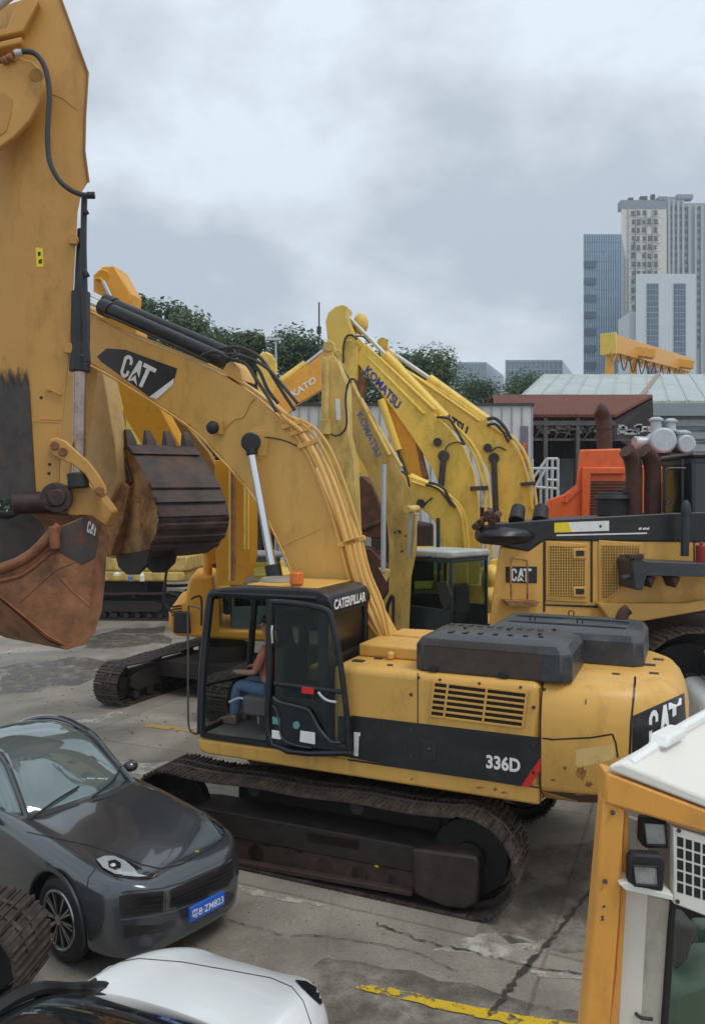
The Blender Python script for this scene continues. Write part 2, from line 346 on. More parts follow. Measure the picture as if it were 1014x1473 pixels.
def crawler(fr, a0, a1, r, b0, b1, parent, pitch=.2, ft=1., name='crawler_track', outer=None, mt='track', mf='frame', label=None, z0=0.03):
    """one crawler: shoes in one mesh, frame / rollers / idler as sub-parts"""
    lp = resample(track_loop(a0, a1, r, r*.94, z0+r, z0+r*.94), pitch); n = len(lp); mb = MB()
    for i in range(n):
        p = lp[i]; t = (lp[(i+1) % n]-lp[i-1]).normalized(); nn = Vector((-t.y, t.x))
        c = Vector((sum(q.x for q in lp)/n, sum(q.y for q in lp)/n))
        if nn.dot(p-c) < 0: nn = -nn
        hh = pitch*.485
        A = lambda u, v: (p.x+t.x*u+nn.x*v, p.y+t.y*u+nn.y*v)
        prof = [A(-hh, 0), A(-hh, .022), A(-hh*.78, .05), A(-hh*.62, .05), A(-hh*.5, .022), A(-.05*hh, .022), A(.02*hh, .042), A(.14*hh, .042), A(.22*hh, .022), A(.62*hh, .022), A(.7*hh, .042), A(.82*hh, .042), A(.95*hh, .018), A(hh, 0)]
        mb.prism([fr.w(q[0], b0, q[1]) for q in prof], fr.n*(b1-b0))
    o = mb.build(name, mt, parent, smooth=False, label=label)
    m2 = MB(); bc = (b0+b1)/2; li = lp   # chain links inside
    for i in range(n):
        p = lp[i]; q = lp[(i+1) % n]
        for db in (-.09, .09): m2.bar(fr.w(p.x, bc+db, p.y), fr.w(q.x, bc+db, q.y), .05, .1)
    m2.build('track_chain', mt, o, smooth=False)
    m3 = MB(); zf = z0+r
    prof = [(a0+.5*r, zf-.12), (a0+.9*r, zf-.22), (a1-r*.8, zf-.24), (a1-.3*r, zf-.12), (a1-.3*r, zf+.10*ft), (a1-r*.9, zf+.2*ft), (a0+r*1.2, zf+.22*ft), (a0+.5*r, zf+.12*ft)]
    m3.prism([fr.w(a, b0+.1, z) for a, z in prof], fr.n*(b1-b0-.2))
    m3.build('track_frame', mf, o, bevel=.02)
    m4 = MB()
    k = max(4, int((a1-a0)/.45))
    for i in range(k):
        a = a0+.35+(a1-a0-.7)*i/(k-1); m4.cyl(fr.w(a, b0+.12, z0+.15), fr.w(a, b1-.12, z0+.15), .11)
    for a in (a0+(a1-a0)*.33, a0+(a1-a0)*.68): m4.cyl(fr.w(a, b0+.1, z0+2*r-.12), fr.w(a, b1-.1, z0+2*r-.12), .085)
    m4.build('track_roller', mf, o)
    for a, rr, nm in ((a0, r*.8, 'sprocket'), (a1, r*.78, 'idler')):
        m5 = MB().cyl(fr.w(a, bc-.07, zf), fr.w(a, bc+.07, zf), rr, n=26).cyl(fr.w(a, b0+.2, zf), fr.w(a, b1-.2, zf), rr*.42, n=18)
        m5.build(nm, 'pit', o, bevel=.01)
    return o
HAZE = 0.00055
# ================= MAIN EXCAVATOR
A0 = math.atan2(.4003, -.9163)
G = Fr(0.663, 10.36, A0)          # a forward(left, away)  b should point away from camera
G.n = Vector((.4003, .9163, 0))
ex = thing('excavator', 'big yellow excavator in the middle with 336D lettering and an operator in its open cab', 'excavator', (0.663, 10.36, 0))
def fixn(f):                       # make n point away from the camera
    if f.n.y < 0: f.n = -f.n
    return f
crawler(G, -1.34, 2.58, .53, -1.74, -1.04, ex, .19, ft=.35)
crawler(G, -1.34, 2.58, .53, 1.04, 1.74, ex, .19)
# motor guard box beside the near sprocket + step rail on frame
m = MB(); m.prism(P(G, [(592, 1221), (682, 1232), (688, 1240), (686, 1300), (668, 1309), (640, 1306), (606, 1292), (594, 1284)], -1.72), G.n*.3)
m.build('final_drive_cover', mat('drive_brown', (.038, .025, .021), .55, var=.4, vs=3, dirt=(.085, .058, .045), da=.6, ds=3, bump=.25, bs=25), ex, bevel=.03)
m = MB(); m.prism(P(G, [(335, 1238), (592, 1283), (592, 1290), (335, 1245)], -1.71), G.n*.5); m.prism(P(G, [(340, 1196), (596, 1238), (596, 1284), (335, 1238)], -1.62), G.n*.3)
m.prism(P(G, [(345, 1176), (380, 1180), (384, 1200), (345, 1196)], -1.60), G.n*.2); m.prism(P(G, [(440, 1196), (520, 1208), (516, 1224), (444, 1212)], -1.64), G.n*.2); m.prism(P(G, [(548, 1216), (588, 1222), (590, 1238), (550, 1232)], -1.60), G.n*.2)
for i in range(14): m.cyl(G.px(350+i*18, 1242+i*3.05, -1.715), G.px(350+i*18, 1242+i*3.05, -1.68), .016, n=6)
m.build('track_guard', mat('frame_brown', (.060, .034, .027), .65, var=.3, vs=3, dirt=(.03, .024, .02), da=.8, ds=2.5, bump=.3, bs=30), ex, bevel=.01)
m = MB()
for x, y in ((463, 1215), (541, 1243)): m.prism(P(G, [(x-2, y-8), (x+3, y-7), (x+3, y+5), (x-2, y+4)], -1.625), G.n*.01)
m.build('frame_marking', 'ylab', ex)
m = MB()
for x, y, s_ in ((382, 1212, 9), (430, 1222, 7), (500, 1232, 10), (560, 1246, 8)): m.prism(P(G, [(x-s_, y-4), (x+s_, y-1), (x+s_*.8, y+6), (x-s_*.8, y+4)], -1.623), G.n*.01)
m.build('frame_slot', 'pit', ex, each=True)
m = MB(); m.box(G, -.9, 1.9, -1.1, 1.1, .55, .95); m.cyl(G.w(0, 0, .95), G.w(0, 0, 1.26), .62, n=30); m.build('car_body', 'frame', ex, bevel=.04)
# house
m = MB(); m.box(G, -2.1, .33, -1.5, 1.5, 1.42, 2.56); m.build('body', 'cat', ex, bevel=.09, seg=5)
m = MB(); m.prism([G.w(a, -1.49, z) for a, z in ((-2.1, 1.255), (2.12, 1.255), (2.22, 1.29), (2.26, 1.36), (2.26, 1.44), (-2.1, 1.47))], G.n*2.98); m.build('platform', 'cat', ex, bevel=.03, seg=3)
m = MB(); m.box(G, .34, 1.7, .5, 1.48, 1.47, 2.05); m.build('tool_box', 'cat', ex, bevel=.06, seg=3)
def cwo(t, s=1., ins=0.):          # counterweight plan outline
    c, d = math.cos(t), math.sin(t)
    b = math.copysign(abs(c)**(2/3.4), c)*(1.5-ins); a = -2.12-(abs(d)**(2/2.4))*(1.44-ins)
    return a, b
rows = []
for z, ins in ((1.24, .30), (1.30, .20), (1.42, .03), (1.48, 0), (2.15, .0), (2.32, .03), (2.44, .08), (2.52, .15), (2.565, .26)):
    row = [G.w(*cwo(math.pi*i/32, 1, ins), z) for i in range(33)]; rows.append(row)
m = MB(); m.loft(rows, closed=True, cap=True); cw = m.build('counterweight', 'cat', ex, angle=50)
CB = bvh_of([cw])
patch(CB, [(778, 1137), (868, 1144), (905, 1128), (905, 1150), (866, 1163), (855, 1170), (800, 1168), (826, 1150)], 'dark_lower_edge', mat('dark_edge_paint', (.085, .05, .035), .6, var=.4, vs=6, dirt=(.25, .14, .04), da=.7, ds=5), ex, .004, 3)  # darker speckled patch along the counterweight's lower edge
m = MB()                           # panel seams and rust marks on the counterweight
def seam(pts, wpx=1.2):
    for i in range(len(pts)-1):
        a = Vector(pts[i]); b = Vector(pts[i+1]); d = (b-a).normalized(); q = Vector((-d.y, d.x))*wpx
        patch(CB, [a+q, b+q, b-q, a-q], '', None, None, .003, 4, mb=m)
seam([(790, 1064), (850, 1061), (880, 1056), (885, 1068), (888, 1090)]); seam([(778, 1062), (792, 1063)])
seam([(913, 975), (911, 1000), (907, 1040), (905, 1090)], 1.6)
m.build('panel_seam', 'k', ex)
def blotch(bvh, cx, cy, rx, ry, nm, mt, n=14, seed=1, off=.0035):
    rr = random.Random(seed)
    poly = [(cx+rx*math.cos(2*math.pi*i/n)*(.55+.6*rr.random()), cy+ry*math.sin(2*math.pi*i/n)*(.55+.6*rr.random())) for i in range(n)]
    return patch(bvh, poly, nm, mt, ex, off, 3)
MR = mat('paint_wear', (.22, .085, .03), .75, var=.5, vs=12, dirt=(.45, .26, .06), da=1., ds=9, dth=.48)
for i, (x, y, a, b) in enumerate([(836, 1112, 8, 11), (812, 1105, 4, 3), (862, 1118, 3, 10), (846, 1128, 6, 4), (795, 1122, 5, 2), (842, 1010, 2, 5)]): blotch(CB, x, y, a, b, 'rust_patch', MR, seed=i+3)
ML = mat('faded_paint', (.66, .46, .17), .6, var=.1, dirt=(.5, .3, .07), da=1., ds=7)
patch(CB, [(828, 1078), (882, 1070), (885, 1082), (882, 1092), (832, 1104), (827, 1100)], 'faded_patch', ML, ex, .003, 4)
# CAT on the tail
def tail(px, py):
    d = Vector(((px-CX)/F_PX, 1, (CY-py)/F_PX)).normalized(); h = CB.ray_cast(Vector((0, 0, CH)), d)
    
    if h[0] is None: return G.px(px, py, 0)
    nn = h[1] if h[1].dot(d) < 0 else -h[1]
    return h[0]+nn*.012
patch(CB, [(909, 1030), (983, 997), (986, 1040), (982, 1062), (960, 1080), (908, 1096)], 'tail_decal', 'k', ex, .004, 3)
tv, tf = cat_faces(); CATF = (tv, tf)
lettering(CATF, [(932, 1024), (978, 1004), (978, 1056), (932, 1076)], 'tail_lettering', 'w', ex, tail)
# antenna-like black strip
MB().tube([G.px(913, 973, -1.1), G.px(913, 985, -1.1)], .01).build('rod', 'k', ex)
# side stripe etc (on b=-1.5)
B1 = -1.5
def slab(pts, name, m_, b=B1, t=.006, label=None, bevel=0): return MB().prism(P(G, pts, b-t), G.n*t).build(name, m_, ex, label=label, bevel=bevel)
slab([(486, 1030), (560, 1036), (777, 1063), (777, 1089), (749, 1131), (560, 1101), (486, 1086)], 'side_stripe', 'k')
slab([(777, 1090), (777, 1108), (761, 1132), (749, 1131)], 'red_slash', 'red', t=.008)
lettering(text_faces('336D', .035), [(699, 1085), (748, 1091), (748, 1112), (699, 1105)], 'model_lettering', 'w', ex, lambda x, y: G.px(x, y, B1-.010))
slab([(509, 1053), (518, 1054), (518, 1059), (516, 1059), (515, 1088), (509, 1087)], 'side_lettering', 'w', t=.010)
# stripe hatches
slab([(619, 1044), (752, 1062), (750, 1086), (619, 1066)], 'hatch', 'black', t=.009)
m = MB()
for i in range(6):
    y0 = 1048+i*3.6; m.prism(P(G, [(640, y0+1), (748, y0+15), (748, y0+16.4), (640, y0+2.4)], B1-.016), G.n*.01)
m.build('stripe_louvre', 'cabblk', ex)
slab([(606, 1064), (628, 1067), (628, 1096), (606, 1092)], 'latch_plate', 'cabblk', t=.012, bevel=.004); MB().sphere(G.px(617, 1078, B1-.015), .022).build('latch', 'steel', ex)
m = MB()
for q in ([(600, 968), (601.4, 968), (601.4, 1108), (600, 1107)], [(775, 990), (776.6, 990), (777.6, 1160), (776, 1160)]): m.prism(P(G, q, B1-.004), G.n*.004)
m.prism(P(G, [(505, 1029), (777, 1061), (777, 1063), (505, 1031)], B1-.005), G.n*.004)
m.prism(P(G, [(500, 1092), (775, 1132), (775, 1134), (500, 1094)], B1-.007), G.n*.007)
m.build('door_gap', 'k', ex)
# yellow louvres
slab([(624, 981), (757, 997), (751, 1047), (618, 1030)], 'vent_opening', mat('vent_dark', (.02, .012, .008), .8), t=.003)
m = MB()
for i in range(7):
    f0 = i/6; l = Vector((624, 981)).lerp(Vector((618, 1030)), f0); r = Vector((757, 997)).lerp(Vector((751, 1047)), f0)
    m.prism(P(G, [(l.x, l.y-1.6), (r.x, r.y-1.6), (r.x, r.y+1.4), (l.x, l.y+1.4)], B1-.022), G.n*.02)
for f0 in (0, .15, .57, 1):
    t_ = Vector((624, 981)).lerp(Vector((757, 997)), f0); b_ = Vector((618, 1030)).lerp(Vector((751, 1047)), f0)
    m.prism(P(G, [(t_.x-1.6, t_.y), (t_.x+1.6, t_.y), (b_.x+1.6, b_.y), (b_.x-1.6, b_.y)], B1-.024), G.n*.02)
m.build('vent_grille', 'cat', ex, bevel=.003)
for i, (x, y, a, b) in enumerate([(690, 1130, 6, 2), (712, 1132, 4, 3), (724, 1137, 5, 2), (592, 1118, 2, 2)]):
    r_ = random.Random(i); MB().prism(P(G, [(x+a*math.cos(k*.9)*(.5+.6*r_.random()), y+3+b*math.sin(k*.9)*(.5+.6*r_.random())) for k in range(7)], -1.4935), G.n*.003).build('rust_patch', MR, ex)
# hoods: box with chamfered top, real depth
def hood(a0, a1, b0, b1, z0, z1, ch, name, mt, rib=None, tilt=0):
    def ring(z, i): return [G.w(a0+i, b0+i*.8, z), G.w(a0+i*.3, b0+i, z), G.w(a1-i*.3, b0+i, z)]
    rows = []
    for z, i in ((z0, 0), (z1-ch, 0.0), (z1-ch*.35, ch*.45), (z1, ch*1.25)):
        c = .10
        rows.append([G.w(a, b, z+tilt*(b-b0)) for a, b in ((a0+i+c, b0+i), (a1-i-c, b0+i), (a1-i, b0+i+c), (a1-i, b1-i-c), (a1-i-c, b1-i), (a0+i+c, b1-i), (a0+i, b1-i-c), (a0+i, b0+i+c))])
    return MB().loft(rows).build(name, mt, ex, bevel=.018, seg=2, angle=18)
h1 = hood(-2.42, -.66, -1.42, -.28, 2.56, 2.98, .13, 'engine_hood', 'hoodg')
m = MB(); m.prism([G.w(-2.1, -1.424, 2.585), G.w(-.78, -1.424, 2.585), G.w(-.78, -1.424, 2.85), G.w(-2.1, -1.424, 2.85)], G.n*.01)
m.prism([G.w(-2.1, -1.425, 2.855), G.w(-.78, -1.425, 2.855), G.w(-.80, -1.372, 2.935), G.w(-2.08, -1.372, 2.935)], G.n*.02)
m.build('hood_screen', 'hoodb', h1, bevel=.004)
m = MB()
for i in range(46):
    a = -.82-i*.0275; m.bar(G.w(a, -1.428, 2.862), G.w(a, -1.380, 2.93), .008)
m.build('hood_rib', 'hoodg', h1)
m = MB()
for i in range(7):
    a = -1.0-i*.17; m.box(G, a-.05, a, -1.2+.02*i, -1.06, 2.98, 2.995)
for a, b in ((-1.1, -.8), (-1.6, -.7), (-2.0, -.9), (-2.1, -.5), (-1.3, -.45)): m.cyl(G.w(a, b, 2.975), G.w(a, b, 3.0), .022)
for i in range(10): m.box(G, -.9-i*.12, -.84-i*.12, -.62, -.5, 2.978, 2.988)
m.build('hood_slot', 'k', h1)
m = MB()
for z in (2.66, 2.72, 2.78): m.box(G, -2.425, -2.418, -.55, -.48, z, z+.035)
m.build('hood_vent', 'k', h1)
h2 = hood(-3.08, -1.2, -.26, 1.15, 2.56, 2.96, .12, 'rear_hood', 'hoodg')
m = MB()
for b in (.08, .62): m.prism([G.w(-3.06, b, 2.6), G.w(-3.06, b, 2.82), G.w(-2.86, b, 2.985), G.w(-1.45, b, 2.985), G.w(-1.25, b, 2.85), G.w(-1.25, b, 2.8), G.w(-1.47, b, 2.95), G.w(-2.84, b, 2.95), G.w(-3.0, b, 2.78), G.w(-3.0, b, 2.6)], G.n*.05)
m.build('hood_rib', 'hoodg', h2, bevel=.012)
m = MB()
for a, b in ((-2.3, .25), (-2.1, .95), (-1.7, .3)): m.tube([G.w(a-.03, b, 2.96), G.w(a-.03, b, 3.02), G.w(a+.03, b, 3.02), G.w(a+.03, b, 2.96)], .008)
m.build('lifting_eye', 'k', h2)
m = MB(); m.tube([G.w(-2.75, .72, 2.9), G.w(-2.78, .74, 3.05), G.w(-2.85, .76, 3.12)], [.085, .07], n=12); m.build('exhaust_pipe', 'rustp', ex)
m = MB()
for a, b, w_ in ((-3.25, -.55, .1), (-3.2, -.1, .14), (-3.28, .3, .12), (-2.85, -.75, .08), (.05, -1.25, .14), (-.1, -1.0, .1), (-.35, -1.3, .06)): m.box(G, a, a+w_, b, b+w_*.7, 2.56, 2.575)
m.build('top_fitting', 'steel', ex)
m = MB(); m.box(G, -.6, .25, -.9, -.2, 2.56, 2.72); m.box(G, -.45, .1, -.2, .3, 2.56, 2.75); m.cyl(G.w(-.2, -.95, 2.56), G.w(-.2, -.95, 2.66), .05); m.build('filler_box', 'cat', ex, bevel=.03)
m = MB(); rr = random.Random(8)
for a in (-.75, -1.0, -1.45, -1.9, -2.15):
    m.cyl(G.w(a, -1.47, 2.50), G.w(a, -1.504, 2.50), .016, n=8)
for z in (1.6, 1.9, 2.3): m.cyl(G.w(-.66, -1.49, z), G.w(-.66, -1.508, z), .02, n=8); m.cyl(G.w(-2.04, -1.49, z), G.w(-2.04, -1.508, z), .02, n=8)
m.build('bolt', 'steel', ex)
m = MB()
for a in (-.95, -1.75): m.box(G, a, a+.10, -1.45, -1.405, 2.57, 2.63)
m.build('hood_latch', 'black', ex, bevel=.006)
m = MB(); m.tube([G.w(-.2, -1.15, 2.56), G.w(-.2, -1.15, 2.78), G.w(-.3, -1.15, 2.83), G.w(-1.0, -1.45, 2.83)], .014) if False else m.tube([G.w(.28, -1.42, 2.5), G.w(.28, -1.42, 2.86), G.w(.22, -1.42, 2.92), G.w(-.35, -1.42, 2.92), G.w(-.42, -1.42, 2.86), G.w(-.42, -1.42, 2.55)], .016, n=8); 
# ---- cab
cab = MB()
BN, BF = -1.5, -.22
aF, aR = 2.21, .40
posts = [((aF-.10, 3.32), (aF+.02, 1.5))]
cab.tube([G.w(aF+.02, BN+.05, 1.5), G.w(aF+.0, BN+.05, 2.2), G.w(aF-.10, BN+.07, 3.22), G.w(aF-.16, BN+.08, 3.31), G.w(aF-.3, BN+.08, 3.33), G.w(.55, BN+.07, 3.33)], .055, n=10, smooth=4)
cab.tube([G.w(aF+.02, BF-.05, 1.5), G.w(aF+.0, BF-.05, 2.2), G.w(aF-.10, BF-.07, 3.22), G.w(aF-.16, BF-.08, 3.31), G.w(aF-.3, BF-.08, 3.33), G.w(.55, BF-.07, 3.33)], .05, n=10, smooth=4)
cab.bar(G.w(aF-.14, BN+.08, 3.29), G.w(aF-.14, BF-.08, 3.29), .08, .09)
cab.bar(G.w(aF+.02, BN+.05, 1.53), G.w(aF+.02, BF-.05, 1.53), .07, .08)
cab.bar(G.w(aF+.0, BN+.05, 2.12), G.w(aF+.0, BF-.05, 2.02), .03, .03)
# far side posts, sill
cab.box(G, 1.28, 1.42, BF-.06, BF, 1.5, 3.3); cab.box(G, aR, aF, BF-.06, BF, 1.5, 2.05); cab.box(G, aR, aR+.16, BF-.06, BF, 1.5, 3.3)
# near side: B pillar region and rear quarter
cab.box(G, 1.16, 1.24, BN, BN+.07, 1.5, 3.3)
cab.box(G, aR, aR+.12, BN, BN+.08, 1.5, 3.3)
cab.box(G, aR, 1.16, BN+.005, BN+.06, 1.5, 2.1)
cab.box(G, aR, 1.2, BN+.005, BN+.06, 3.2, 3.3)
cab.box(G, aR, aF, BN, BN+.06, 1.47, 1.52)
# rear wall frame
cab.box(G, aR-.01, aR+.05, BN+.02, BF-.02, 1.5, 2.62); cab.box(G, aR-.01, aR+.05, BN+.02, BF-.02, 3.14, 3.30)
cab.box(G, aR-.012, aR+.05, BN+.02, BN+.16, 2.6, 3.2); cab.box(G, aR-.012, aR+.05, BF-.14, BF-.02, 2.6, 3.2)
cabo = cab.build('cab', 'cabblk', ex, bevel=.02)
m = MB(); prof = [(aF-.26, 3.33), (aF-.16, 3.355), (aF-.3, 3.40), (1.5, 3.43), (.7, 3.44), (aR+.12, 3.43), (aR+.0, 3.37), (aR-.05, 3.27), (aR-.05, 3.18), (aR+.2, 3.18), (aR+.2, 3.3)]
m.prism([G.w(a, BN+.03, z) for a, z in prof], G.n*(BF-BN-.05)); rf = m.build('cab_roof', 'cabblk', cabo, bevel=.045, seg=4)
m = MB(); m.box(G, .62, 1.62, BN+.18, BF-.1, 3.43, 3.452); m.build('roof_panel', 'cat', cabo, bevel=.01)
m = MB(); m.cyl(G.w(1.45, -.8, 3.452), G.w(1.45, -.8, 3.50), .27, .22, n=28); m.build('roof_vent', mat('vent_cover', (.26, .23, .18), .6), cabo, bevel=.012)
m = MB(); m.sphere(G.w(aF+.03, BF+.02, 3.26), .12, .12, .17); m.build('work_light', mat('dusty_grey', (.2, .15, .12), .7), ex)
bpos = G.px(427, 838, -1.28)
m = MB(); m.cyl(bpos+Vector((0, 0, -.1)), bpos+Vector((0, 0, -.02)), .075); m.build('beacon_base', mat('beacon_clear', (.35, .2, .07), .4), cabo)
m = MB(); m.cyl(bpos+Vector((0, 0, -.02)), bpos+Vector((0, 0, .13)), .09, .085, n=20); m.build('beacon', 'amberlens', cabo, bevel=.012, label='orange warning beacon')
m = MB(); m.bar(G.w(aF+.02, BN+.1, 1.58), G.w(aF-.1, BN+.1, 3.25), .008) if False else m.prism([G.w(aF+.02, BN+.1, 1.58), G.w(aF+.02, BF-.1, 1.58), G.w(aF-.11, BF-.1, 3.25), G.w(aF-.11, BN+.1, 3.25)], G.h*.006); m.build('windscreen', 'glass', cabo)
m = MB(); m.box(G, 1.42, aF-.05, BF-.03, BF-.024, 2.05, 3.28); m.box(G, aR+.16, 1.28, BF-.03, BF-.024, 2.05, 3.28); m.build('side_window', 'glass', cabo)
m = MB(); m.box(G, aR+.01, aR+.016, BN+.15, BF-.13, 2.61, 3.15); m.build('rear_window', 'rglass', cabo)
m = MB(); m.box(G, aR-.016, aR-.010, BN+.12, BF-.1, 2.58, 2.62); m.box(G, aR-.016, aR-.010, BN+.12, BF-.1, 3.13, 3.17); m.box(G, aR-.016, aR-.010, BN+.12, BN+.17, 2.62, 3.13); m.box(G, aR-.016, aR-.010, BF-.15, BF-.1, 2.62, 3.13); m.build('window_seal', 'rubber', cabo, bevel=.01)
m = MB(); m.box(G, aR+.12, 1.16, BN+.03, BN+.036, 2.1, 3.2); m.build('quarter_window', 'glass', cabo)
ru, rfc = text_faces('CATERPILLAR', .03)
W = [G.w(aR-.062, BN+.07+u*.98, 3.20+v*.125) for u, v in ru]
MB().add(W, rfc).build('cab_lettering', 'w', cabo, smooth=False)
# floor, seat, console
m = MB(); m.box(G, aR+.05, aF-.03, BN+.06, BF-.06, 1.47, 1.51); m.build('cab_floor', mat('floor_mat', (.12, .11, .10), .85, dirt=(.25, .22, .18), da=.6, ds=6), cabo)
m = MB(); m.box(G, 1.28, 1.76, -1.06, -.55, 1.75, 1.95); m.box(G, 1.22, 1.38, -1.06, -.57, 1.9, 2.6); m.cyl(G.w(1.5, -.82, 1.5), G.w(1.5, -.82, 1.76), .2); m.build('operator_seat', 'seat', cabo, bevel=.06, seg=4)
m = MB(); m.box(G, 1.30, 1.72, -1.28, -1.14, 1.75, 2.0); m.box(G, 1.2, 1.75, -.52, -.36, 1.5, 2.05); m.build('console', mat('console_grey', (.09, .085, .08), .7), cabo, bevel=.04, seg=3)
m = MB(); m.tube([G.px(330, 1010, -1.2), G.px(345, 1004, -1.2), G.px(358, 1008, -1.2)], .016); m.cyl(G.w(1.75, -.8, 1.51), G.w(1.8, -.8, 1.95), .016); m.build('control_lever', 'galv', cabo)
# open door folded back
BD = -1.60
dd = [(393, 1070), (389, 960), (390, 875), (397, 866), (440, 870), (470, 878), (478, 895), (489, 950), (498, 1020), (502, 1078), (498, 1083)]
m = MB(); m.tube([G.px(x, y, BD) for x, y in dd], .036, n=10, smooth=4, closed=True)
door = m.build('door', 'cabblk', cabo)
m = MB(); m.prism(P(G, [(392, 1005), (402, 1010), (440, 1019), (447, 1026), (458, 1046), (476, 1068), (498, 1072), (500, 1083), (393, 1072)], BD-.01), G.n*.05); m.prism(P(G, [(392, 980), (492, 993), (494, 1000), (392, 987)], BD-.02), G.n*.05); m.build('door_panel', 'cabblk', door, bevel=.02)
m = MB(); m.tube([G.px(x, y, BD-.02) for x, y in ((393, 1003), (403, 1010), (438, 1019), (448, 1027), (458, 1046), (475, 1066), (490, 1068))], .018, n=8); m.tube([G.px(x, y, BD-.02) for x, y in ((392, 1015), (398, 1022), (402, 1040), (406, 1062), (425, 1072), (448, 1076))], .012); m.build('door_trim', 'hoodg', door)
m = MB(); m.prism(P(G, [(394, 870), (442, 873), (470, 882), (484, 940), (499, 1076), (476, 1066), (450, 1020), (396, 1005)], BD), G.n*.006); m.build('door_glass', mat('door_glass_m', (.58, .63, .61), .03, trans=.97, ior=1.1, var=.02), door)
m = MB(); m.tube([G.px(392, 900, BD-.05), G.px(391, 908, BD-.07), G.px(392, 925, BD-.05)], .014); m.tube([G.px(458, 996, BD-.04), G.px(464, 1003, BD-.06), G.px(472, 1008, BD-.06), G.px(484, 1010, BD-.04)], .016); m.build('door_handle', 'galv', door)
m = MB(); m.prism(P(G, [(434, 988), (451, 990), (451, 999), (434, 997)], BD-.03), G.n*.02); m.build('reflector', 'red', door)
m = MB(); m.prism(P(G, [(432, 1051), (453, 1054), (453, 1071), (431, 1067)], BD-.02), G.n*.008); m.prism(P(G, [(391, 1050), (404, 1052), (404, 1064), (391, 1062)], BD-.02), G.n*.008); m.build('door_sticker', 'w', door, bevel=.003)
m = MB(); c_ = G.px(427, 1043, BD-.02); m.cyl(c_, c_-G.n*.012, .045, n=20); m.prism(P(G, [(392, 1031), (403, 1033), (403, 1043), (392, 1041)], BD-.02), G.n*.008); m.build('round_sticker', mat('sticker_teal', (.12, .3, .3), .5, var=.5, vs=30), door)
# handrail / mirror stay in front of the cab
m = MB(); m.tube([G.px(x, y, -1.45) for x, y in ((290, 876), (277, 872), (271, 880), (271, 960), (271, 1035), (275, 1052), (284, 1056))], .014); m.build('handrail', mat('worn_rail', (.10, .07, .055), .5), ex)
# ---- boom
BB = -.18; BW = .55
top = [(128, 452), (190, 484), (260, 512), (324, 541), (368, 570), (400, 598), (428, 628), (452, 672), (474, 722), (496, 775), (512, 830), (532, 880), (556, 925)]
bot = [(520, 935), (470, 930), (432, 860), (419, 819), (402, 780), (380, 737), (354, 698), (315, 654), (272, 611), (185, 554), (128, 521), (100, 500), (104, 450)]
boom = traced(G, top+bot, BB, BW, 'boom', 'cat', ex, bevel=.018)
m = MB()   # flange rails along the edges
m.tube(P(G, [(128, 447), (190, 479), (260, 508), (324, 536), (368, 565), (402, 594), (430, 626), (455, 672)], BB), .022, n=6); m.tube(P(G, [(128, 524), (185, 557), (272, 614), (315, 657), (354, 701), (380, 740), (402, 783), (419, 822)], BB), .022, n=6)
m.build('boom_flange', 'cat', boom)
m = MB(); m.prism(P(G, [(140, 513), (154, 501), (181, 503), (255, 530), (250, 550), (226, 574), (214, 570), (146, 520)], BB-.006), G.n*.006); m.build('boom_decal', 'k', boom)
m = MB(); m.prism(P(G, [(251, 544), (249, 553), (226, 574), (215, 571)], BB-.009), G.n*.003); m.build('decal_stripe', 'w', boom)
lettering(CATF, [(181, 508), (226, 531), (211, 561), (172, 540)], 'boom_lettering', 'w', boom, lambda x, y: G.px(x, y, BB-.010))
m = MB()
for i, (o1, o2) in enumerate(((0, 0), (8, -3), (15, -7), (22, -11), (29, -16))):
    q = [(398+o1*.5, 586+o1*.4), (420+o1, 618+o2*.3), (445+o1, 660+o2), (468+o1, 716+o2), (487+o1, 776+o2), (503+o1*.95, 836+o2), (524+o1*.9, 885+o2), (548+o1*.5, 922)]
    m.tube(P(G, q, BB-.04-.015*(i % 2)), .022, n=8)
m.build('hydraulic_pipe', 'cat', boom)
m = MB()
for x, y in ((413, 612), (424, 622), (493, 782), (501, 780), (436, 640)):
    m.bar(G.px(x-7, y+3, BB-.05), G.px(x+24, y-7, BB-.05), .05, .07)
m.build('pipe_clamp', 'cat', boom, bevel=.01)
m = MB()
for i in range(7): m.cyl(G.px(405+i*4, 600+i*3-3, BB-.08), G.px(411+i*4, 607+i*3-3, BB-.08), .028)
m.build('hose_fitting', 'cat', boom)
m = MB()
for k, q in enumerate([[(316, 502), (345, 500), (375, 515), (395, 545), (412, 572), (424, 590)], [(320, 510), (350, 512), (372, 532), (385, 560), (400, 580)], [(325, 520), (340, 512), (360, 516), (385, 530), (408, 556), (428, 580)], [(322, 515), (352, 522), (368, 545), (380, 562), (398, 592)], [(290, 512), (310, 506), (330, 516)]]):
    m.tube(P(G, q, BB-.02-.03*k), .026, n=8)
m.build('hydraulic_hose', 'hose', boom)
for (x0, y0, x1, y1, b) in ((147, 441, 323, 519, -.02), (152, 434, 330, 510, .35)):
    m = MB(); m.cyl(G.px(x0, y0, b), G.px(x1, y1, b), .115, n=20); m.cyl(G.px(x0, y0, b), G.px(x0+14, y0+6, b), .135, n=20); c1 = m.build('stick_cylinder', 'black', boom, bevel=.01)
    m = MB(); m.cyl(G.px(x0-40, y0-20, b), G.px(x0, y0, b), .062, n=16); m.build('cylinder_rod', 'chrome', c1)
m = MB(); m.tube(P(G, [(150, 452), (200, 474), (270, 506), (300, 520)], BB-.02), .02); m.build('cylinder_pipe', 'black', boom)
m = MB(); m.prism(P(G, [(318, 536), (326, 522), (336, 520), (345, 530), (348, 548)], BB+.02), G.n*.4); m.build('cylinder_bracket', 'cat', boom, bevel=.02)
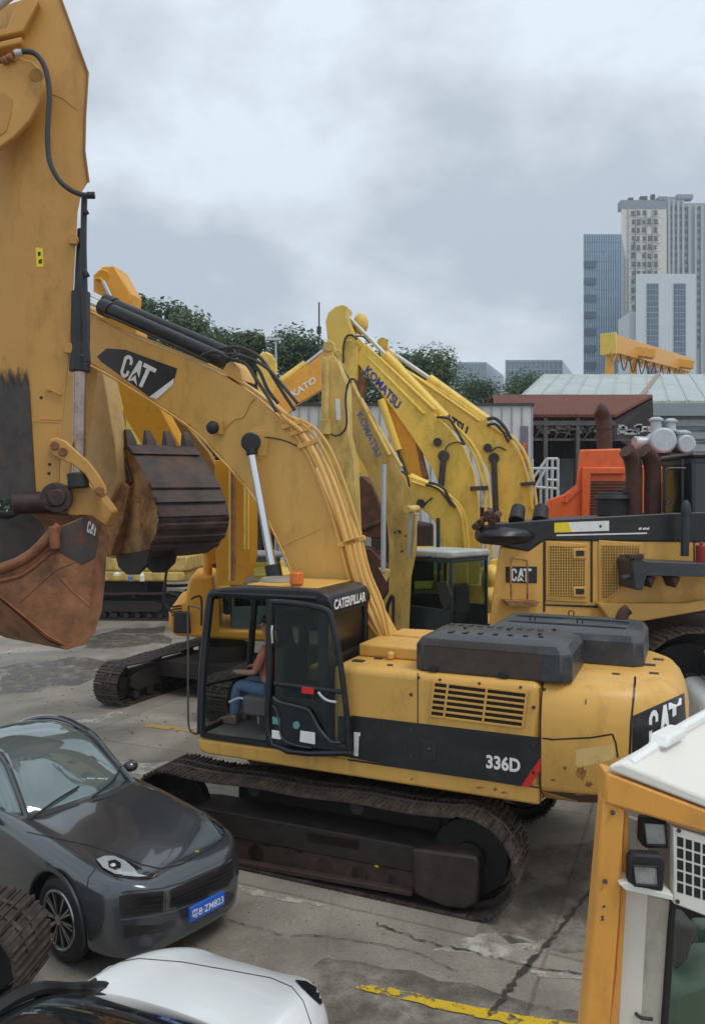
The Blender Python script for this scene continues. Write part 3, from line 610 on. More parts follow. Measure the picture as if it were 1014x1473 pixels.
m = MB(); m.cyl(G.px(378, 637, BB), G.px(378, 637, BB-.02), .24, n=32); m.cyl(G.px(378, 637, BB-.02), G.px(378, 637, BB-.035), .19, n=32); m.build('pin_boss', 'cat', boom, bevel=.006)
for b in (-.36, .55):
    m = MB(); m.cyl(G.px(362, 650, b), G.px(396, 838, b), .062, n=18); rod = m.build('boom_cylinder_rod', 'chrome', ex)
    m = MB(); m.cyl(G.px(361, 636, b-.08), G.px(361, 636, b+.14), .14, n=24); m.cyl(G.px(361, 640, b), G.px(363, 655, b), .085); m.build('rod_eye', 'black', rod, bevel=.02)
    m = MB(); m.cyl(G.px(392, 812, b), G.px(418, 958, b), .115, n=20); m.box(G, 1.25, 1.8, b-.1, b+.1, 2.98, 3.1); m.build('boom_cylinder', 'black', rod, bevel=.01)
m = MB(); m.sphere(G.px(306, 615, -.3), .095, .075, .1); m.build('work_light', 'rubber', ex); m = MB(); m.prism(P(G, [(312, 606), (318, 606), (318, 624), (314, 624)], -.26), G.n*.1); m.tube(P(G, [(320, 620), (338, 603), (350, 600), (360, 580), (366, 574)], BB-.01), .008); m.build('light_bracket', 'cat', boom)
m = MB(); m.tube(P(G, [(372, 632), (385, 629), (410, 634), (428, 642)], BB-.02), .009); m.build('grease_line', 'hose', boom)
m = MB(); m.tube(P(G, [(406, 786), (436, 772), (464, 760)], BB-.001), .006); m.tube(P(G, [(440, 790), (452, 832)], BB-.001), .005); m.build('weld_seam', 'cat', boom)
m = MB(); m.cyl(G.w(.2, -.3, 1.9), G.w(.2, .5, 1.9), .14); m.box(G, 0., .5, -.32, -.24, 1.45, 2.2); m.box(G, 0., .5, .42, .5, 1.45, 2.2); m.build('boom_pin', 'cat', ex, bevel=.02)
# hidden stick end (behind the tall stick at left)
m = MB(); m.prism(P(G, [(100, 425), (128, 445), (122, 520), (98, 700), (76, 700), (70, 520), (80, 440)], BB+.1), G.n*.35); stk = m.build('stick', 'cat', ex, bevel=.02)
# ---- operator
GO = Fr(*(G.o+G.h*.57+G.n*.04).xy, 0); GO.h = G.h; GO.n = G.n
op = MB()
pj = lambda x, y, b=-.95: G.px(x, y, b)
def skin(name, verts, edges, radii, m_, parent, root=0, loc=None, sub=2):
    me = bpy.data.meshes.new(name); base = wloc(parent) if parent else Vector(loc)
    me.from_pydata([tuple(Vector(v)-base) for v in verts], edges, []); o = bpy.data.objects.new(name, me); COL.objects.link(o)
    if parent: o.parent = parent
    else: o.location = base
    s = o.modifiers.new('skin', 'SKIN')
    for i, r_ in enumerate(radii): me.skin_vertices[0].data[i].radius = (r_, r_)
    me.skin_vertices[0].data[root].use_root = True; s.use_smooth_shade = True
    q = o.modifiers.new('sub', 'SUBSURF'); q.levels = q.render_levels = sub
    me.materials.append(M[m_]); return o
hip = GO.w(.98, -.86, 2.05); chest = GO.w(.95, -.86, 2.5); neck = GO.w(1.0, -.86, 2.68); head = GO.w(1.06, -.86, 2.86); htop = GO.w(1.06, -.86, 2.93)
V = [hip, GO.w(.96, -.86, 2.3), chest, neck, head, htop]; E_ = [(0, 1), (1, 2), (2, 3), (3, 4), (4, 5)]; Rr = [.15, .14, .165, .055, .085, .07]
def limb(start, pts, rs):
    p = start
    for q, r_ in zip(pts, rs): V.append(q); Rr.append(r_); E_.append((p, len(V)-1)); p = len(V)-1
    return p
for sgn in (-1, 1):
    bs = -.86+sgn*.19
    limb(0, [GO.w(1.02, -.86+sgn*.11, 2.0), GO.w(1.42, -.86+sgn*.13, 2.06), GO.w(1.47, -.86+sgn*.13, 1.66), GO.w(1.49, -.86+sgn*.13, 1.56), GO.w(1.62, -.86+sgn*.13, 1.55)], [.10, .075, .055, .045, .04])
    a_ = limb(2, [GO.w(.97, bs, 2.55), GO.w(1.08, bs+sgn*.05, 2.26), GO.w(1.33, bs+sgn*.03, 2.24)], [.06, .05, .035])
    hd = limb(a_, [GO.w(1.40, bs+sgn*.02, 2.24)], [.034])
    for k in range(4): limb(hd, [GO.w(1.43, bs-.03+.02*k, 2.25), GO.w(1.455, bs-.03+.02*k, 2.215)], [.010, .008])
    limb(a_, [GO.w(1.37, bs-sgn*.045, 2.26), GO.w(1.40, bs-sgn*.05, 2.235)], [.012, .009])
per = skin('person', V, E_, Rr, 'skin', None, loc=hip, sub=1)
tag(per, 'operator in orange shirt and blue jeans sitting inside the open excavator cab', 'person')
jv = [hip]; je = []; jr = [.165]
for sgn in (-1, 1):
    k = len(jv); jv += [GO.w(1.02, -.86+sgn*.11, 2.0), GO.w(1.42, -.86+sgn*.13, 2.06), GO.w(1.47, -.86+sgn*.13, 1.62)]; jr += [.115, .09, .075]; je += [(0, k), (k, k+1), (k+1, k+2)]
skin('jeans', jv, je, jr, 'jean', per)
sv = [GO.w(.98, -.86, 2.02), GO.w(.96, -.86, 2.3), chest, GO.w(.99, -.86, 2.61)]; se = [(0, 1), (1, 2), (2, 3)]; sr = [.185, .175, .185, .075]
for sgn in (-1, 1):
    bs = -.86+sgn*.19; k = len(sv); sv += [GO.w(.97, bs, 2.55), GO.w(1.08, bs+sgn*.05, 2.27)]; sr += [.075, .065]; se += [(2, k), (k, k+1)]
skin('shirt', sv, se, sr, 'shirt', per)
m = MB(); m.sphere(GO.w(1.03, -.86, 2.93), .095, .095, .07); m.build('hair', 'hair', per)
m = MB()
for sgn in (-1, 1): m.sphere(GO.w(1.14, -.86+sgn*.035, 2.88), .012); 
m.build('eye', 'hair', per); m = MB(); m.sphere(GO.w(1.155, -.86, 2.85), .018); m.sphere(GO.w(1.06, -.95, 2.86), .02, .012, .03); m.sphere(GO.w(1.06, -.77, 2.86), .02, .012, .03); m.build('nose_and_ears', 'skin', per)
m = MB()
for sgn in (-1, 1): m.prism([GO.w(a, -.91+sgn*.13, z) for a, z in ((1.42, 1.51), (1.72, 1.51), (1.74, 1.55), (1.68, 1.59), (1.52, 1.63), (1.42, 1.62))], G.n*.1)
m.build('shoes', 'shoe', per, bevel=.025, seg=3)
# ================= TALL EXCAVATOR at the left edge (boom and cab are outside the photo)
def FF(x, Y, ang=0.): 
    f = Fr(x, Y, ang); return fixn(f)
S = FF(-4.3, 10.4, R(8))
gx = thing('excavator', 'tall excavator at the left edge, vertical ochre stick with a rusty CAT bucket below', 'excavator', tuple(S.o))
sv_ = Vector((-1.0, .42, 0))
stp = [(29, 190), (20, 100), (36, 50), (62, -12), (88, -12), (128, 105), (124, 170), (123, 217), (129, 262), (120, 276), (114, 305), (103, 500), (90.5, 634), (88, 698), (57, 716), (47, 530), (44, 500)]
m = MB(); m.prism(P(S, stp, 0), sv_); gst = m.build('stick', 'giant', gx, bevel=.03, seg=3)
STM = mat('stick_stain', (.050, .038, .032), .55, var=.5, vs=3, dirt=(.15, .10, .06), da=.6, ds=3, streak=True, dth=.5)
def stain_alpha(m, z0, z1):
    t = m.node_tree; b = t.nodes['Principled BSDF']; co = t.nodes.new('ShaderNodeTexCoord'); mp = t.nodes.new('ShaderNodeMapping'); mp.inputs['Scale'].default_value = (9, 9, 1.3); t.links.new(co.outputs['Object'], mp.inputs[0])
    n = t.nodes.new('ShaderNodeTexNoise'); n.inputs['Scale'].default_value = 2.2; n.inputs['Detail'].default_value = 9; n.inputs['Roughness'].default_value = .7; t.links.new(mp.outputs[0], n.inputs[0])
    s = t.nodes.new('ShaderNodeSeparateXYZ'); t.links.new(co.outputs['Object'], s.inputs[0]); r = t.nodes.new('ShaderNodeMapRange'); r.inputs[1].default_value = z1; r.inputs[2].default_value = z0; r.inputs[3].default_value = 0; r.inputs[4].default_value = 1; t.links.new(s.outputs[2], r.inputs[0])
    a = t.nodes.new('ShaderNodeMath'); a.operation = 'ADD'; t.links.new(n.outputs[0], a.inputs[0]); t.links.new(r.outputs[0], a.inputs[1]); q = t.nodes.new('ShaderNodeValToRGB'); q.color_ramp.elements[0].position = .56; q.color_ramp.elements[1].position = .80; t.links.new(a.outputs[0], q.inputs[0]); t.links.new(q.outputs[0], b.inputs['Alpha'])
# stained wear plate on the narrow face
m = MB(); A = S.px(44.5, 522, 0); B = S.px(56.5, 718, 0); stain_alpha(STM, A.z-1.0, A.z-.02); nf = (sv_.cross(Vector((0, 0, 1)))).normalized(); nf = nf if nf.y < 0 else -nf
rr = random.Random(4); q = [A+sv_*(.04+.9*i/14)+Vector((0, 0, rr.uniform(-.12, .16))) for i in range(15)]+[B+sv_*.94, B+sv_*.04]; m.prism([p+nf*.012 for p in q], -nf*.012); m.build('stained_plate', STM, gst)
m = MB(); m.tube([S.px(x, y, -.015) for x, y in ((87, -5), (127, 105), (123, 170), (122, 217), (128, 262))], .016, smooth=1); m.build('stick_edge', mat('brown_edge', (.28, .12, .04), .5), gst)
m = MB()
for q in ([(70, 132), (92, 142), (112, 158)], [(58, 603), (90, 604)], [(48, 606), (88, 608)]): m.tube([S.px(x, y, -.003) for x, y in q], .006, smooth=1)
m.build('weld_seam', 'giant', gst)
# boom head with fork ears at upper left
m = MB(); m.prism(P(S, [(-60, 60), (0, 92), (28, 82), (48, 88), (60, 100), (66, 120), (58, 145), (44, 172), (22, 196), (0, 212), (-60, 260)], -.30), S.n*.1)
m.prism(P(S, [(-60, 60), (0, 92), (28, 82), (48, 88), (60, 100), (66, 120), (58, 145), (44, 172), (22, 196), (0, 212), (-60, 260)], .55), S.n*.1); bh = m.build('boom', 'giant', gx, bevel=.02)
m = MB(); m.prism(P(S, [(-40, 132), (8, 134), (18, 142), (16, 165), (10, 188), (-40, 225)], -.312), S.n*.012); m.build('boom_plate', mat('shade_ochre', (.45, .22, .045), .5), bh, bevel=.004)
m = MB(); m.cyl(S.px(53, 108, -.30), S.px(53, 108, -.34), .09, n=24); m.build('boom_pin', 'giant', bh, bevel=.015)
m = MB()
for x, y in ((5, 88), (13, 84), (22, 77)): m.cyl(S.px(x, y, -.33), S.px(x+5, y-3, -.36), .045)
m.build('hose_fitting', 'rustb', bh)
m = MB(); m.prism(P(S, [(-30, 60), (34, 45), (56, 0), (40, -12), (20, 10), (10, 40), (-30, 48)], -.12), S.n*.3); m.prism(P(S, [(-30, 66), (32, 52), (30, 62), (-30, 76)], -.16), S.n*.3); m.build('cylinder_bracket', 'giant', gst, bevel=.02)
m = MB(); m.cyl(S.px(-40, 35, .0), S.px(22, -14, .0), .075); m.build('cylinder_rod', 'galv', gst)
m = MB(); m.tube([S.px(x, y, -.42) for x, y in ((24, 77), (38, 74), (52, 78), (64, 94), (70, 118), (71.5, 140), (70, 170), (69, 200), (72, 232), (84, 257), (100, 272), (118, 280), (134, 281))], .034, n=10); m.build('hydraulic_hose', 'hose', gx)
m = MB(); m.cyl(S.px(22, 77, -.42), S.px(32, 75, -.42), .04); m.build('hose_collar', 'galv', gx)
m = MB(); m.cyl(S.px(126, 281, -.42), S.px(137, 281, -.42), .045); m.tube([S.px(x, y, -.3) for x, y in ((122, 282), (121, 320), (121, 400), (124, 480), (127, 520))], .042); m.build('cylinder_pipe', 'black', gx)
m = MB(); m.cyl(S.px(118, 330, .12), S.px(116, 515, .0), .06, .125, n=20); m.cyl(S.px(117, 420, 0.02), S.px(116, 520, 0.02), .125, n=20); m.cyl(S.px(116, 512, 0), S.px(115, 535, 0), .138, n=20)
for x, y in ((124, 302), (125, 392)): m.bar(S.px(x-4, y-5, -.36), S.px(x+2, y+6, -.36), .07, .06)
bc = m.build('bucket_cylinder', 'black', gx, bevel=.012)
m = MB(); m.cyl(S.px(116, 530, 0), S.px(114, 690, 0), .085, n=18); m.build('cylinder_rod', mat('worn_chrome', (.38, .30, .26), .25, .9, var=.2, dirt=(.2, .1, .06), da=.6, ds=4), bc)
m = MB(); m.cyl(S.px(112, 680, -.02), S.px(114, 702, -.02), .14, n=18); m.build('rod_end', 'rubber', bc, bevel=.02)
# brackets
m = MB()
for x, y in ((104, 343), (97, 500)):
    m.prism(P(S, [(x-5, y-6), (x+6, y-7), (x+9, y), (x+6, y+8), (x-4, y+7)], -.07), S.n*.08)
m.cyl(S.px(70, 560, 0), S.px(70, 560, -.05), .03); m.bar(S.px(68, 557, -.04), S.px(88, 568, -.04), .03); m.build('hose_bracket', 'giant', gst, bevel=.006)
m = MB(); m.prism(P(S, [(52, 356), (62, 357), (63, 384), (53, 384)], -.005), S.n*.005); m.build('yellow_label', 'ylab', gst)
m = MB(); m.prism(P(S, [(55, 362), (59, 362), (59, 368), (55, 368)], -.007), S.n*.002);m.prism(P(S, [(56, 374), (61, 372), (61, 379), (56, 379)], -.007), S.n*.002); m.build('label_marks', 'k', gst)
m = MB()
for x, y in ((72, 668), (71, 681), (60, 572)): m.cyl(S.px(x, y, .01), S.px(x, y, -.006), .022)
m.build('bolt', 'k', gst)
# rocker links
lk = [(70, 640), (73, 631), (82, 629), (95, 634), (110, 648), (128, 664), (143, 684), (152, 700), (154, 711), (147, 716), (139, 713), (133, 700), (122, 682), (104, 668), (90, 662), (78, 656), (71, 650)]
m = MB(); m.prism(P(S, lk, -.14), S.n*.09); m.prism(P(S, lk, .75), S.n*.09); lko = m.build('bucket_link', 'giant', gx, bevel=.02)
m = MB()
for x, y in ((79, 641), (91, 650), (144, 706)): m.cyl(S.px(x, y, -.18), S.px(x, y, .8), .06, n=16)
m.build('link_pin', 'rustb', lko, bevel=.01)
m = MB(); m.cyl(S.px(82, 716, -.12), S.px(82, 716, .7), .21, n=24); m.cyl(S.px(82, 716, -.16), S.px(82, 716, -.12), .12, n=20); m.cyl(S.px(20, 724, -.05), S.px(82, 722, .0), .15, n=20); m.build('bucket_hinge', mat('greasy_steel', (.05, .03, .03), .45, .4, var=.4, dirt=(.2, .1, .05), da=.6, ds=5), gx, bevel=.03)
m = MB(); m.prism(P(S, [(100, 690), (125, 690), (146, 712), (163, 735), (152, 760), (128, 745), (98, 742), (92, 716)], .05), S.n*.5); m.build('bucket_ear', 'giant', gx, bevel=.03)
# bucket
bs = [(0, 815), (24, 806), (47, 790), (70, 766), (90, 756), (120, 743), (133, 741), (151, 754), (158, 775), (153, 800), (151, 832), (147, 876), (137, 909), (121, 926), (97, 933), (67, 919), (33.5, 889), (-10, 852), (-60, 830), (-60, 815)]
bw = Vector((-1.15, .75, .03))
m = MB(); m.prism(P(S, bs, -.15), S.n*.05); bk = m.build('bucket', 'rustb', gx, bevel=.012)
m = MB(); p0 = P(S, bs, -.14); 
MB().add([p+bw for p in p0], [tuple(range(len(p0)))]).build('far_side_plate', mat('scraped_dark', (.075, .068, .06), .6, .3, var=.5, vs=3, dirt=(.18, .11, .07), da=.8, ds=2, streak=True), bk)
shell = p0[6:18]; m.add(shell+[p+bw for p in shell], [(i, i+1, i+1+len(shell), i+len(shell)) for i in range(len(shell)-1)])
sh2 = [p*.985+Vector((0, 0, .05)) for p in shell]; m.add(sh2+[p+bw for p in sh2], [(i, i+1, i+1+len(sh2), i+len(sh2)) for i in range(len(sh2)-1)])
m.build('bucket_shell', 'rustb', bk, angle=60)
m = MB(); m.prism(P(S, [(90, 757), (133, 741), (152, 755), (158, 776), (152, 795), (118, 812), (78, 790), (72, 775)], -.162), S.n*.012); m.build('side_plate', mat('dark_plate', (.065, .052, .045), .6, .3, var=.3, dirt=(.25, .1, .04), da=.9, ds=2.5, bump=.2), bk, bevel=.006)
lettering(CATF, [(128, 748), (142, 756), (139, 772), (125, 765)], 'bucket_lettering', 'w', bk, lambda x, y: S.px(x, y, -.168))
m = MB(); m.tube(P(S, [(-5, 820), (24, 810), (50, 794), (72, 771), (84, 760)], -.17), .075, smooth=2); m.tube(P(S, [(-10, 836), (30, 828), (60, 806), (76, 792)], -.14), .04, smooth=2); m.cyl(S.px(78, 757, -.22), S.px(80, 790, -.22), .07); m.prism(P(S, [(68, 770), (80, 752), (88, 757), (84, 790), (76, 798)], -.21), S.n*.06); m.build('cutting_edge', mat('bare_rust', (.25, .095, .04), .6, .2, var=.35, vs=5, dirt=(.08, .04, .03), da=.7, ds=4, bump=.25), bk, bevel=.015)
m = MB()
for q in ([(30, 865), (80, 820), (150, 790)], [(88, 832), (105, 850), (130, 872)], [(137, 800), (134, 840), (130, 872)], [(0, 858), (40, 890), (70, 915), (97, 929), (120, 922)]): m.tube(P(S, q, -.15), .012, smooth=1)
m.build('bucket_weld', 'rustb', bk)
m = MB(); m.prism(P(S, [(-40, 742), (60, 742), (62, 731), (68, 733), (72, 745), (80, 760), (20, 806), (-40, 830)], .9), S.n*.05); 
for i in range(7): m.bar(S.px(8+i*9, 748, .88), S.px(4+i*9, 800, .88), .03)
m.build('bucket_liner', mat('scraped_steel', (.09, .085, .08), .55, .4, var=.5, vs=4, dirt=(.2, .14, .1), da=.8, ds=4, streak=True), bk)
m = MB(); m.tube(P(S, [(-40, 741), (30, 740), (56, 741), (62, 728), (72, 730), (76, 742), (90, 746)], .85), .05, smooth=1); m.build('bucket_rim', 'frame', bk)
m = MB(); m.prism(P(S, [(36, 736), (56, 737), (56, 741), (36, 741)], .78), S.n*.05); m.build('white_marking', 'w', bk)

# ================= generic lower machine
def machine(root, x, y, yaw, paint, track_on=True, cab=None, zt=1.15, bl=3.2, mt='track', width=2.9, body=True):
    f = Fr(x, y, yaw)
    if track_on:
        for b0 in (-width/2-.1, width/2-.5): crawler(f, -1.6, 1.6, .45, b0, b0+.6, root, .2)
    if body:
        m = MB(); m.box(f, -bl*.9, 1.2, -width/2, width/2, zt, zt+.9); m.prism([f.w(a, b, zt-.02) for a, b in ((-bl*.62, -width/2-.02), (-bl*.85, -width*.42), (-bl*.97, -width*.2), (-bl*.97, width*.2), (-bl*.85, width*.42), (-bl*.62, width/2+.02))], Vector((0, 0, 1.15))); m.build('body', paint, root, bevel=.08, seg=3)
        m = MB(); m.cyl(f.w(0, 0, .7), f.w(0, 0, zt), .6); m.box(f, -.8, .8, -1.1, 1.1, .45, .8); m.build('car_body', 'frame', root)
    return f
def cabbox(root, f, a0, a1, b0, b1, z0, z1, mt='cabblk', roof='cabblk', gl='glass', name='cab', rooft=.1):
    m = MB(); t = .07
    for a in (a0, a1-t):
        for b in (b0, b1-t): m.box(f, a, a+t, b, b+t, z0, z1)
    for b in (b0, b1-t): m.box(f, a0, a1, b+.003, b+t-.003, z0, z0+.45*(z1-z0)*.75); m.box(f, a0, a1, b+.002, b+t-.002, z1-.1, z1)
    for a in (a0, a1-t): m.box(f, a+.004, a+t-.004, b0, b1, z0, z0+.1); m.box(f, a+.003, a+t-.003, b0, b1, z1-.1, z1)
    m.box(f, a0+.02, a1-.02, b0+.02, b1-.02, z0, z0+.05)
    c = m.build(name, mt, root, bevel=.015)
    m = MB(); m.box(f, a0-.04, a1+.06, b0-.04, b1+.04, z1, z1+rooft); m.build('cab_roof', roof, c, bevel=.05, seg=3)
    for (q, n_) in (((a0+.02, a0+.026, b0+.05, b1-.05), 'window'), ((a1-.03, a1-.024, b0+.05, b1-.05), 'windscreen'), ((a0+.05, a1-.05, b0+.02, b0+.026), 'side_window'), ((a0+.05, a1-.05, b1-.03, b1-.024), 'side_window')):
        m = MB(); m.box(f, *q, z0+.1, z1-.08); m.build(n_, gl, c)
    m = MB(); am = (a0+a1)/2; bm_ = (b0+b1)/2; m.box(f, am-.35, am+.1, bm_-.25, bm_+.25, z0+.2, z0+.45); m.box(f, am-.45, am-.3, bm_-.25, bm_+.25, z0+.4, z0+1.1); m.build('operator_seat', 'seat', c, bevel=.05)
    return c
# ---- D: excavator facing us behind the cab, its toothed bucket hangs at left
dx = thing('excavator', 'amber excavator behind the open cab with its dark toothed bucket curled up', 'excavator', (-2.9, 18.3, 0))
D = Fr(-2.9, 18.3, R(-118))
Dt = Fr(-3.1, 18.4, R(245))
for b0, nm in ((-1.75, 0), (1.1, 1)): crawler(Dt, -1.5, 2.0, .46, b0, b0+.65, dx, .2)
m = MB(); m.box(Dt, -.9, .9, -1.2, 1.2, .45, .8); m.cyl(Dt.w(0, 0, .7), Dt.w(0, 0, 1.15), .6); m.build('car_body', 'frame', dx)
m = MB(); Am = FF(-4.2, 17.6, R(8)); m.prism(P(Am, [(243, 880), (250, 869), (266, 865), (271, 837), (276, 829), (306, 829), (309, 850), (315, 862), (316, 906), (400, 908), (400, 925), (252, 915), (243, 905)], 0), Am.n*2.6); m.build('body', 'amber', dx, bevel=.08, seg=4)
m = MB(); m.cyl(Am.px(299, 838, .4), Am.px(299, 786, .4), .11); m.cyl(Am.px(299, 797, .4), Am.px(299, 788, .4), .14); m.build('hand_post', 'amber', dx, bevel=.01)
m = MB(); m.prism(P(Am, [(250, 880), (273, 880), (275, 912), (250, 911)], -.12), Am.n*.1); m.build('work_light', 'rubber', dx, bevel=.04, seg=3)
m = MB()
for i in range(4): m.prism(P(Am, [(247, 872+i*4), (262, 870+i*4), (262, 872+i*4), (247, 874+i*4)], -.01), Am.n*.02)
m.build('grille', 'k', dx)
m = MB(); m.tube([Am.px(x, y, -.2) for x, y in ((275, 862), (283, 858), (290, 862), (290, 900))], .025); m.build('mirror_arm', 'k', dx)
Dc = FF(pw(333, 800, 18.0).x, 18.0, R(10)); cabbox(dx, Dc, 0, 1.15, 0, 1.5, 1.5, 3.22, mt=mat('grey_green_cab', (.09, .12, .12), .4, var=.1), roof=mat('grey_roof', (.25, .29, .30), .5))
K2 = FF(-3.1, 12.75, R(-45)); 
def KP(pts, b=0): return P(K2, pts, b)
wv = Vector((.80, .60, .02))*1.30
side = [(157, 681), (176, 648), (181, 641), (200, 668), (214, 695), (224, 722), (229, 748), (224, 772), (213, 790), (198, 802), (176, 804), (154, 802), (152, 740)]
m = MB(); m.prism(KP(side), K2.n*.05); dbk = m.build('bucket', 'bplate', dx, bevel=.01)
spx = [(181, 641), (191, 654), (201, 669), (214, 695), (224, 722), (229, 748), (224, 772), (213, 790), (198, 802), (176, 805)]
pr = KP(spx, -.02)
rt = [Vector(p) for p in pr]
def shellpt(i, u): return pr[i]+wv*u
n_ = len(pr); m = MB(); m.add([p for p in pr]+[p+wv for p in pr], [(i, i+1, i+1+n_, i+n_) for i in range(n_-1)])
inn = [p+Vector((-.03, .06, 0)) for p in pr]; m.add(inn+[p+wv for p in inn], [(i, i+1, i+1+n_, i+n_) for i in range(n_-1)])
m.build('bucket_shell', 'rustd', dbk, angle=25)
m = MB(); sp2 = KP(side, 0); m.prism([p+wv for p in sp2], K2.n*.04); m.build('side_plate', 'rustd', dbk, bevel=.01)
def on(s): # point along profile 0..1
    k = s*(n_-1); i = min(int(k), n_-2); return pr[i].lerp(pr[i+1], k-i)
cen = sum(pr, Vector())/n_
m = MB()
for s_, h_ in ((.34, .05), (.42, .055), (.50, .055), (.58, .055), (.66, .055), (.74, .05)):
    p = on(s_); q_ = on(s_+.035); o_ = (p-cen).normalized()*h_
    m.prism([p-o_*.5, p+o_, q_+o_, q_-o_*.5], wv)
m.build('wear_strip', 'rustd', dbk, bevel=.006)
m = MB(); e0 = pr[0]; m.prism([e0+Vector((-.03, -.03, .02)), e0+Vector((.05, -.05, .02)), on(.10)+Vector((.04, -.05, 0)), on(.10)+Vector((-.03, .02, 0))], wv); m.build('cutting_edge', 'rustd', dbk, bevel=.008)
for i in range(4):
    c_ = e0+wv*(.06+.285*i); u_ = wv.normalized(); v_ = Vector((-.1, .1, 1)).normalized(); t_ = Vector((.3, -.35, 0))*.2
    m = MB(); b_ = c_+Vector((0, 0, -.06))
    m.loft([[b_-u_*.09-t_, b_+u_*.11-t_, b_+u_*.11+t_, b_-u_*.09+t_], [b_-u_*.085-t_+v_*.14, b_+u_*.10-t_+v_*.14, b_+u_*.10+t_+v_*.14, b_-u_*.085+t_+v_*.14], [b_-u_*.06-t_*.6+v_*.36, b_+u_*.04-t_*.6+v_*.36, b_+u_*.04+t_*.1+v_*.36, b_-u_*.06+t_*.1+v_*.36]])
    m.build('bucket_tooth', 'rustd', dbk, bevel=.01)
m = MB(); m.prism(KP([(158, 684), (177, 650), (190, 694), (170, 700)], -.03), K2.n*.04); sc = m.build('side_cutter', mat('cutter_brown', (.15, .075, .045), .65, var=.3, dirt=(.05, .03, .025), da=.7, ds=4), dbk, bevel=.01)
m = MB(); m.tube(KP([(158, 684), (177, 650), (190, 694)], -.04), .022, smooth=1); m.build('cutter_rim', 'rustd', sc)
m = MB()
for x, y in ((177, 671), (174, 683), (182, 692), (169, 693)): m.cyl(K2.px(x, y, -.03), K2.px(x, y, -.045), .022)
m.build('bolt', 'k', sc)
m = MB()
for u in (.25, .62):
    o_ = wv*u-wv*.35; m.prism([p+o_ for p in KP([(176, 798), (226, 790), (222, 812), (208, 826), (192, 826), (180, 815)], .1)], K2.n*.06)
m.build('bucket_ear', 'frame', dbk, bevel=.02)
DS = FF(-4.6, 13.6, R(-20))
m = MB(); m.prism(P(DS, [(112, 545), (108, 470), (130, 455), (150, 545), (166, 640), (172, 690), (160, 720), (140, 735), (112, 714), (92, 700), (90, 630)], 0), DS.n*.4); m.build('stick', mat('dusty_tan', (.50, .33, .13), .6, var=.1, dirt=(.28, .16, .06), da=.5, ds=1.5, streak=True), dx, bevel=.02)
m = MB(); m.prism(P(DS, [(130, 735), (150, 715), (172, 690), (186, 700), (178, 745), (160, 800), (150, 800), (150, 760)], .1), DS.n*.3); m.build('bucket_link', 'bplate', dx, bevel=.02)
# boom of D: from knuckle behind top down to its body
m = MB(); bpts = [pw(134, 395, 15), pw(148, 383, 15), pw(165, 382, 15), pw(188, 422, 15), pw(186, 440, 15), pw(134, 440, 15)]
m.prism(bpts, Vector((.1, .5, 0))); kn = m.build('boom_knuckle', 'amber', dx, bevel=.03)
m = MB(); m.cyl(pw(149, 397, 14.95), pw(149, 397, 15.6), .13); m.tube([pw(137, 402, 14.95), pw(146, 402, 14.95), pw(160, 425, 14.95)], .03); m.build('knuckle_pin', 'amber', kn, bevel=.02)
m = MB(); m.cyl(pw(149, 405, 14.9), pw(166, 440, 14.9), .04); m.build('cylinder_rod', 'galv', kn)
m = MB(); a_ = [pw(140, 430, 15.1), pw(186, 430, 15.1), pw(215, 560, 16), pw(345, 800, 17.6), pw(305, 812, 17.6), pw(180, 600, 16)]
m.prism(a_, Vector((.1, .5, 0))); m.build('boom', 'amber', dx, bevel=.03)
m = MB(); q = [pw(309, 662, 16.6), pw(361, 662, 16.6), pw(361, 800, 17.0), pw(352, 842, 17.2), pw(312, 842, 17.2), pw(308, 760, 17)]
m.prism(q, Vector((.1, .45, 0))); bb2 = m.build('boom_base', 'amber', dx, bevel=.02)
for x_, r__, mt_ in ((336, .055, 'rustb'), (331, .03, 'kom'), (352, .03, 'kom'), (357, .03, 'kom')):
    m = MB(); m.cyl(pw(x_, 668, 16.4), pw(x_, 835 if x_ < 340 else 790, 16.5), r__); m.build('cylinder_rod' if x_ == 336 else 'hydraulic_pipe', mt_, bb2)
m = MB(); m.tube([pw(240, 740, 16), pw(242, 800, 16.2), pw(236, 860, 16.4), pw(247, 880, 16.5)], .03); m.build('hydraulic_hose', 'hose', dx)
# ---- boom bits behind the main boom, belonging to another excavator further back
cx_ = thing('excavator', 'distant yellow excavator with brown tracks beside the parked bicycle', 'excavator', (-9.0, 31.5, 0))
Cm = Fr(-9.0, 31.5, R(176))
for b0 in (1.2, -1.8): crawler(fixn(Fr(-9.0, 31.5, R(176))), -2.0, 2.3, .52, b0 if b0 < 0 else b0, b0+.6, cx_, .22)
Cf = fixn(Fr(-9.0, 31.5, R(176)))
m = MB(); m.box(Cf, -2.6, 2.2, -1.6, 1.6, 1.5, 1.9); m.box(Cf, -2.7, .6, -1.6, 1.6, 1.9, 2.5); m.build('body', 'kom3', cx_, bevel=.08)
m = MB(); m.box(Cf, -1, 1, -1.2, 1.2, .5, 1.5); m.build('car_body', 'frame', cx_)
cabbox(cx_, Cf, .7, 2.2, -1.6, -.5, 1.9, 3.5)
m = MB(); m.prism([pw(178, 540, 24), pw(196, 548, 24), pw(248, 588, 24), pw(300, 650, 25), pw(345, 740, 26), pw(345, 800, 27), pw(310, 810, 27), pw(262, 690, 26), pw(225, 640, 25), pw(178, 600, 24)], Vector((0, .7, 0))); bmc = m.build('boom', mat('brown_orange', (.36, .17, .03), .5, var=.15), cx_, bevel=.03)
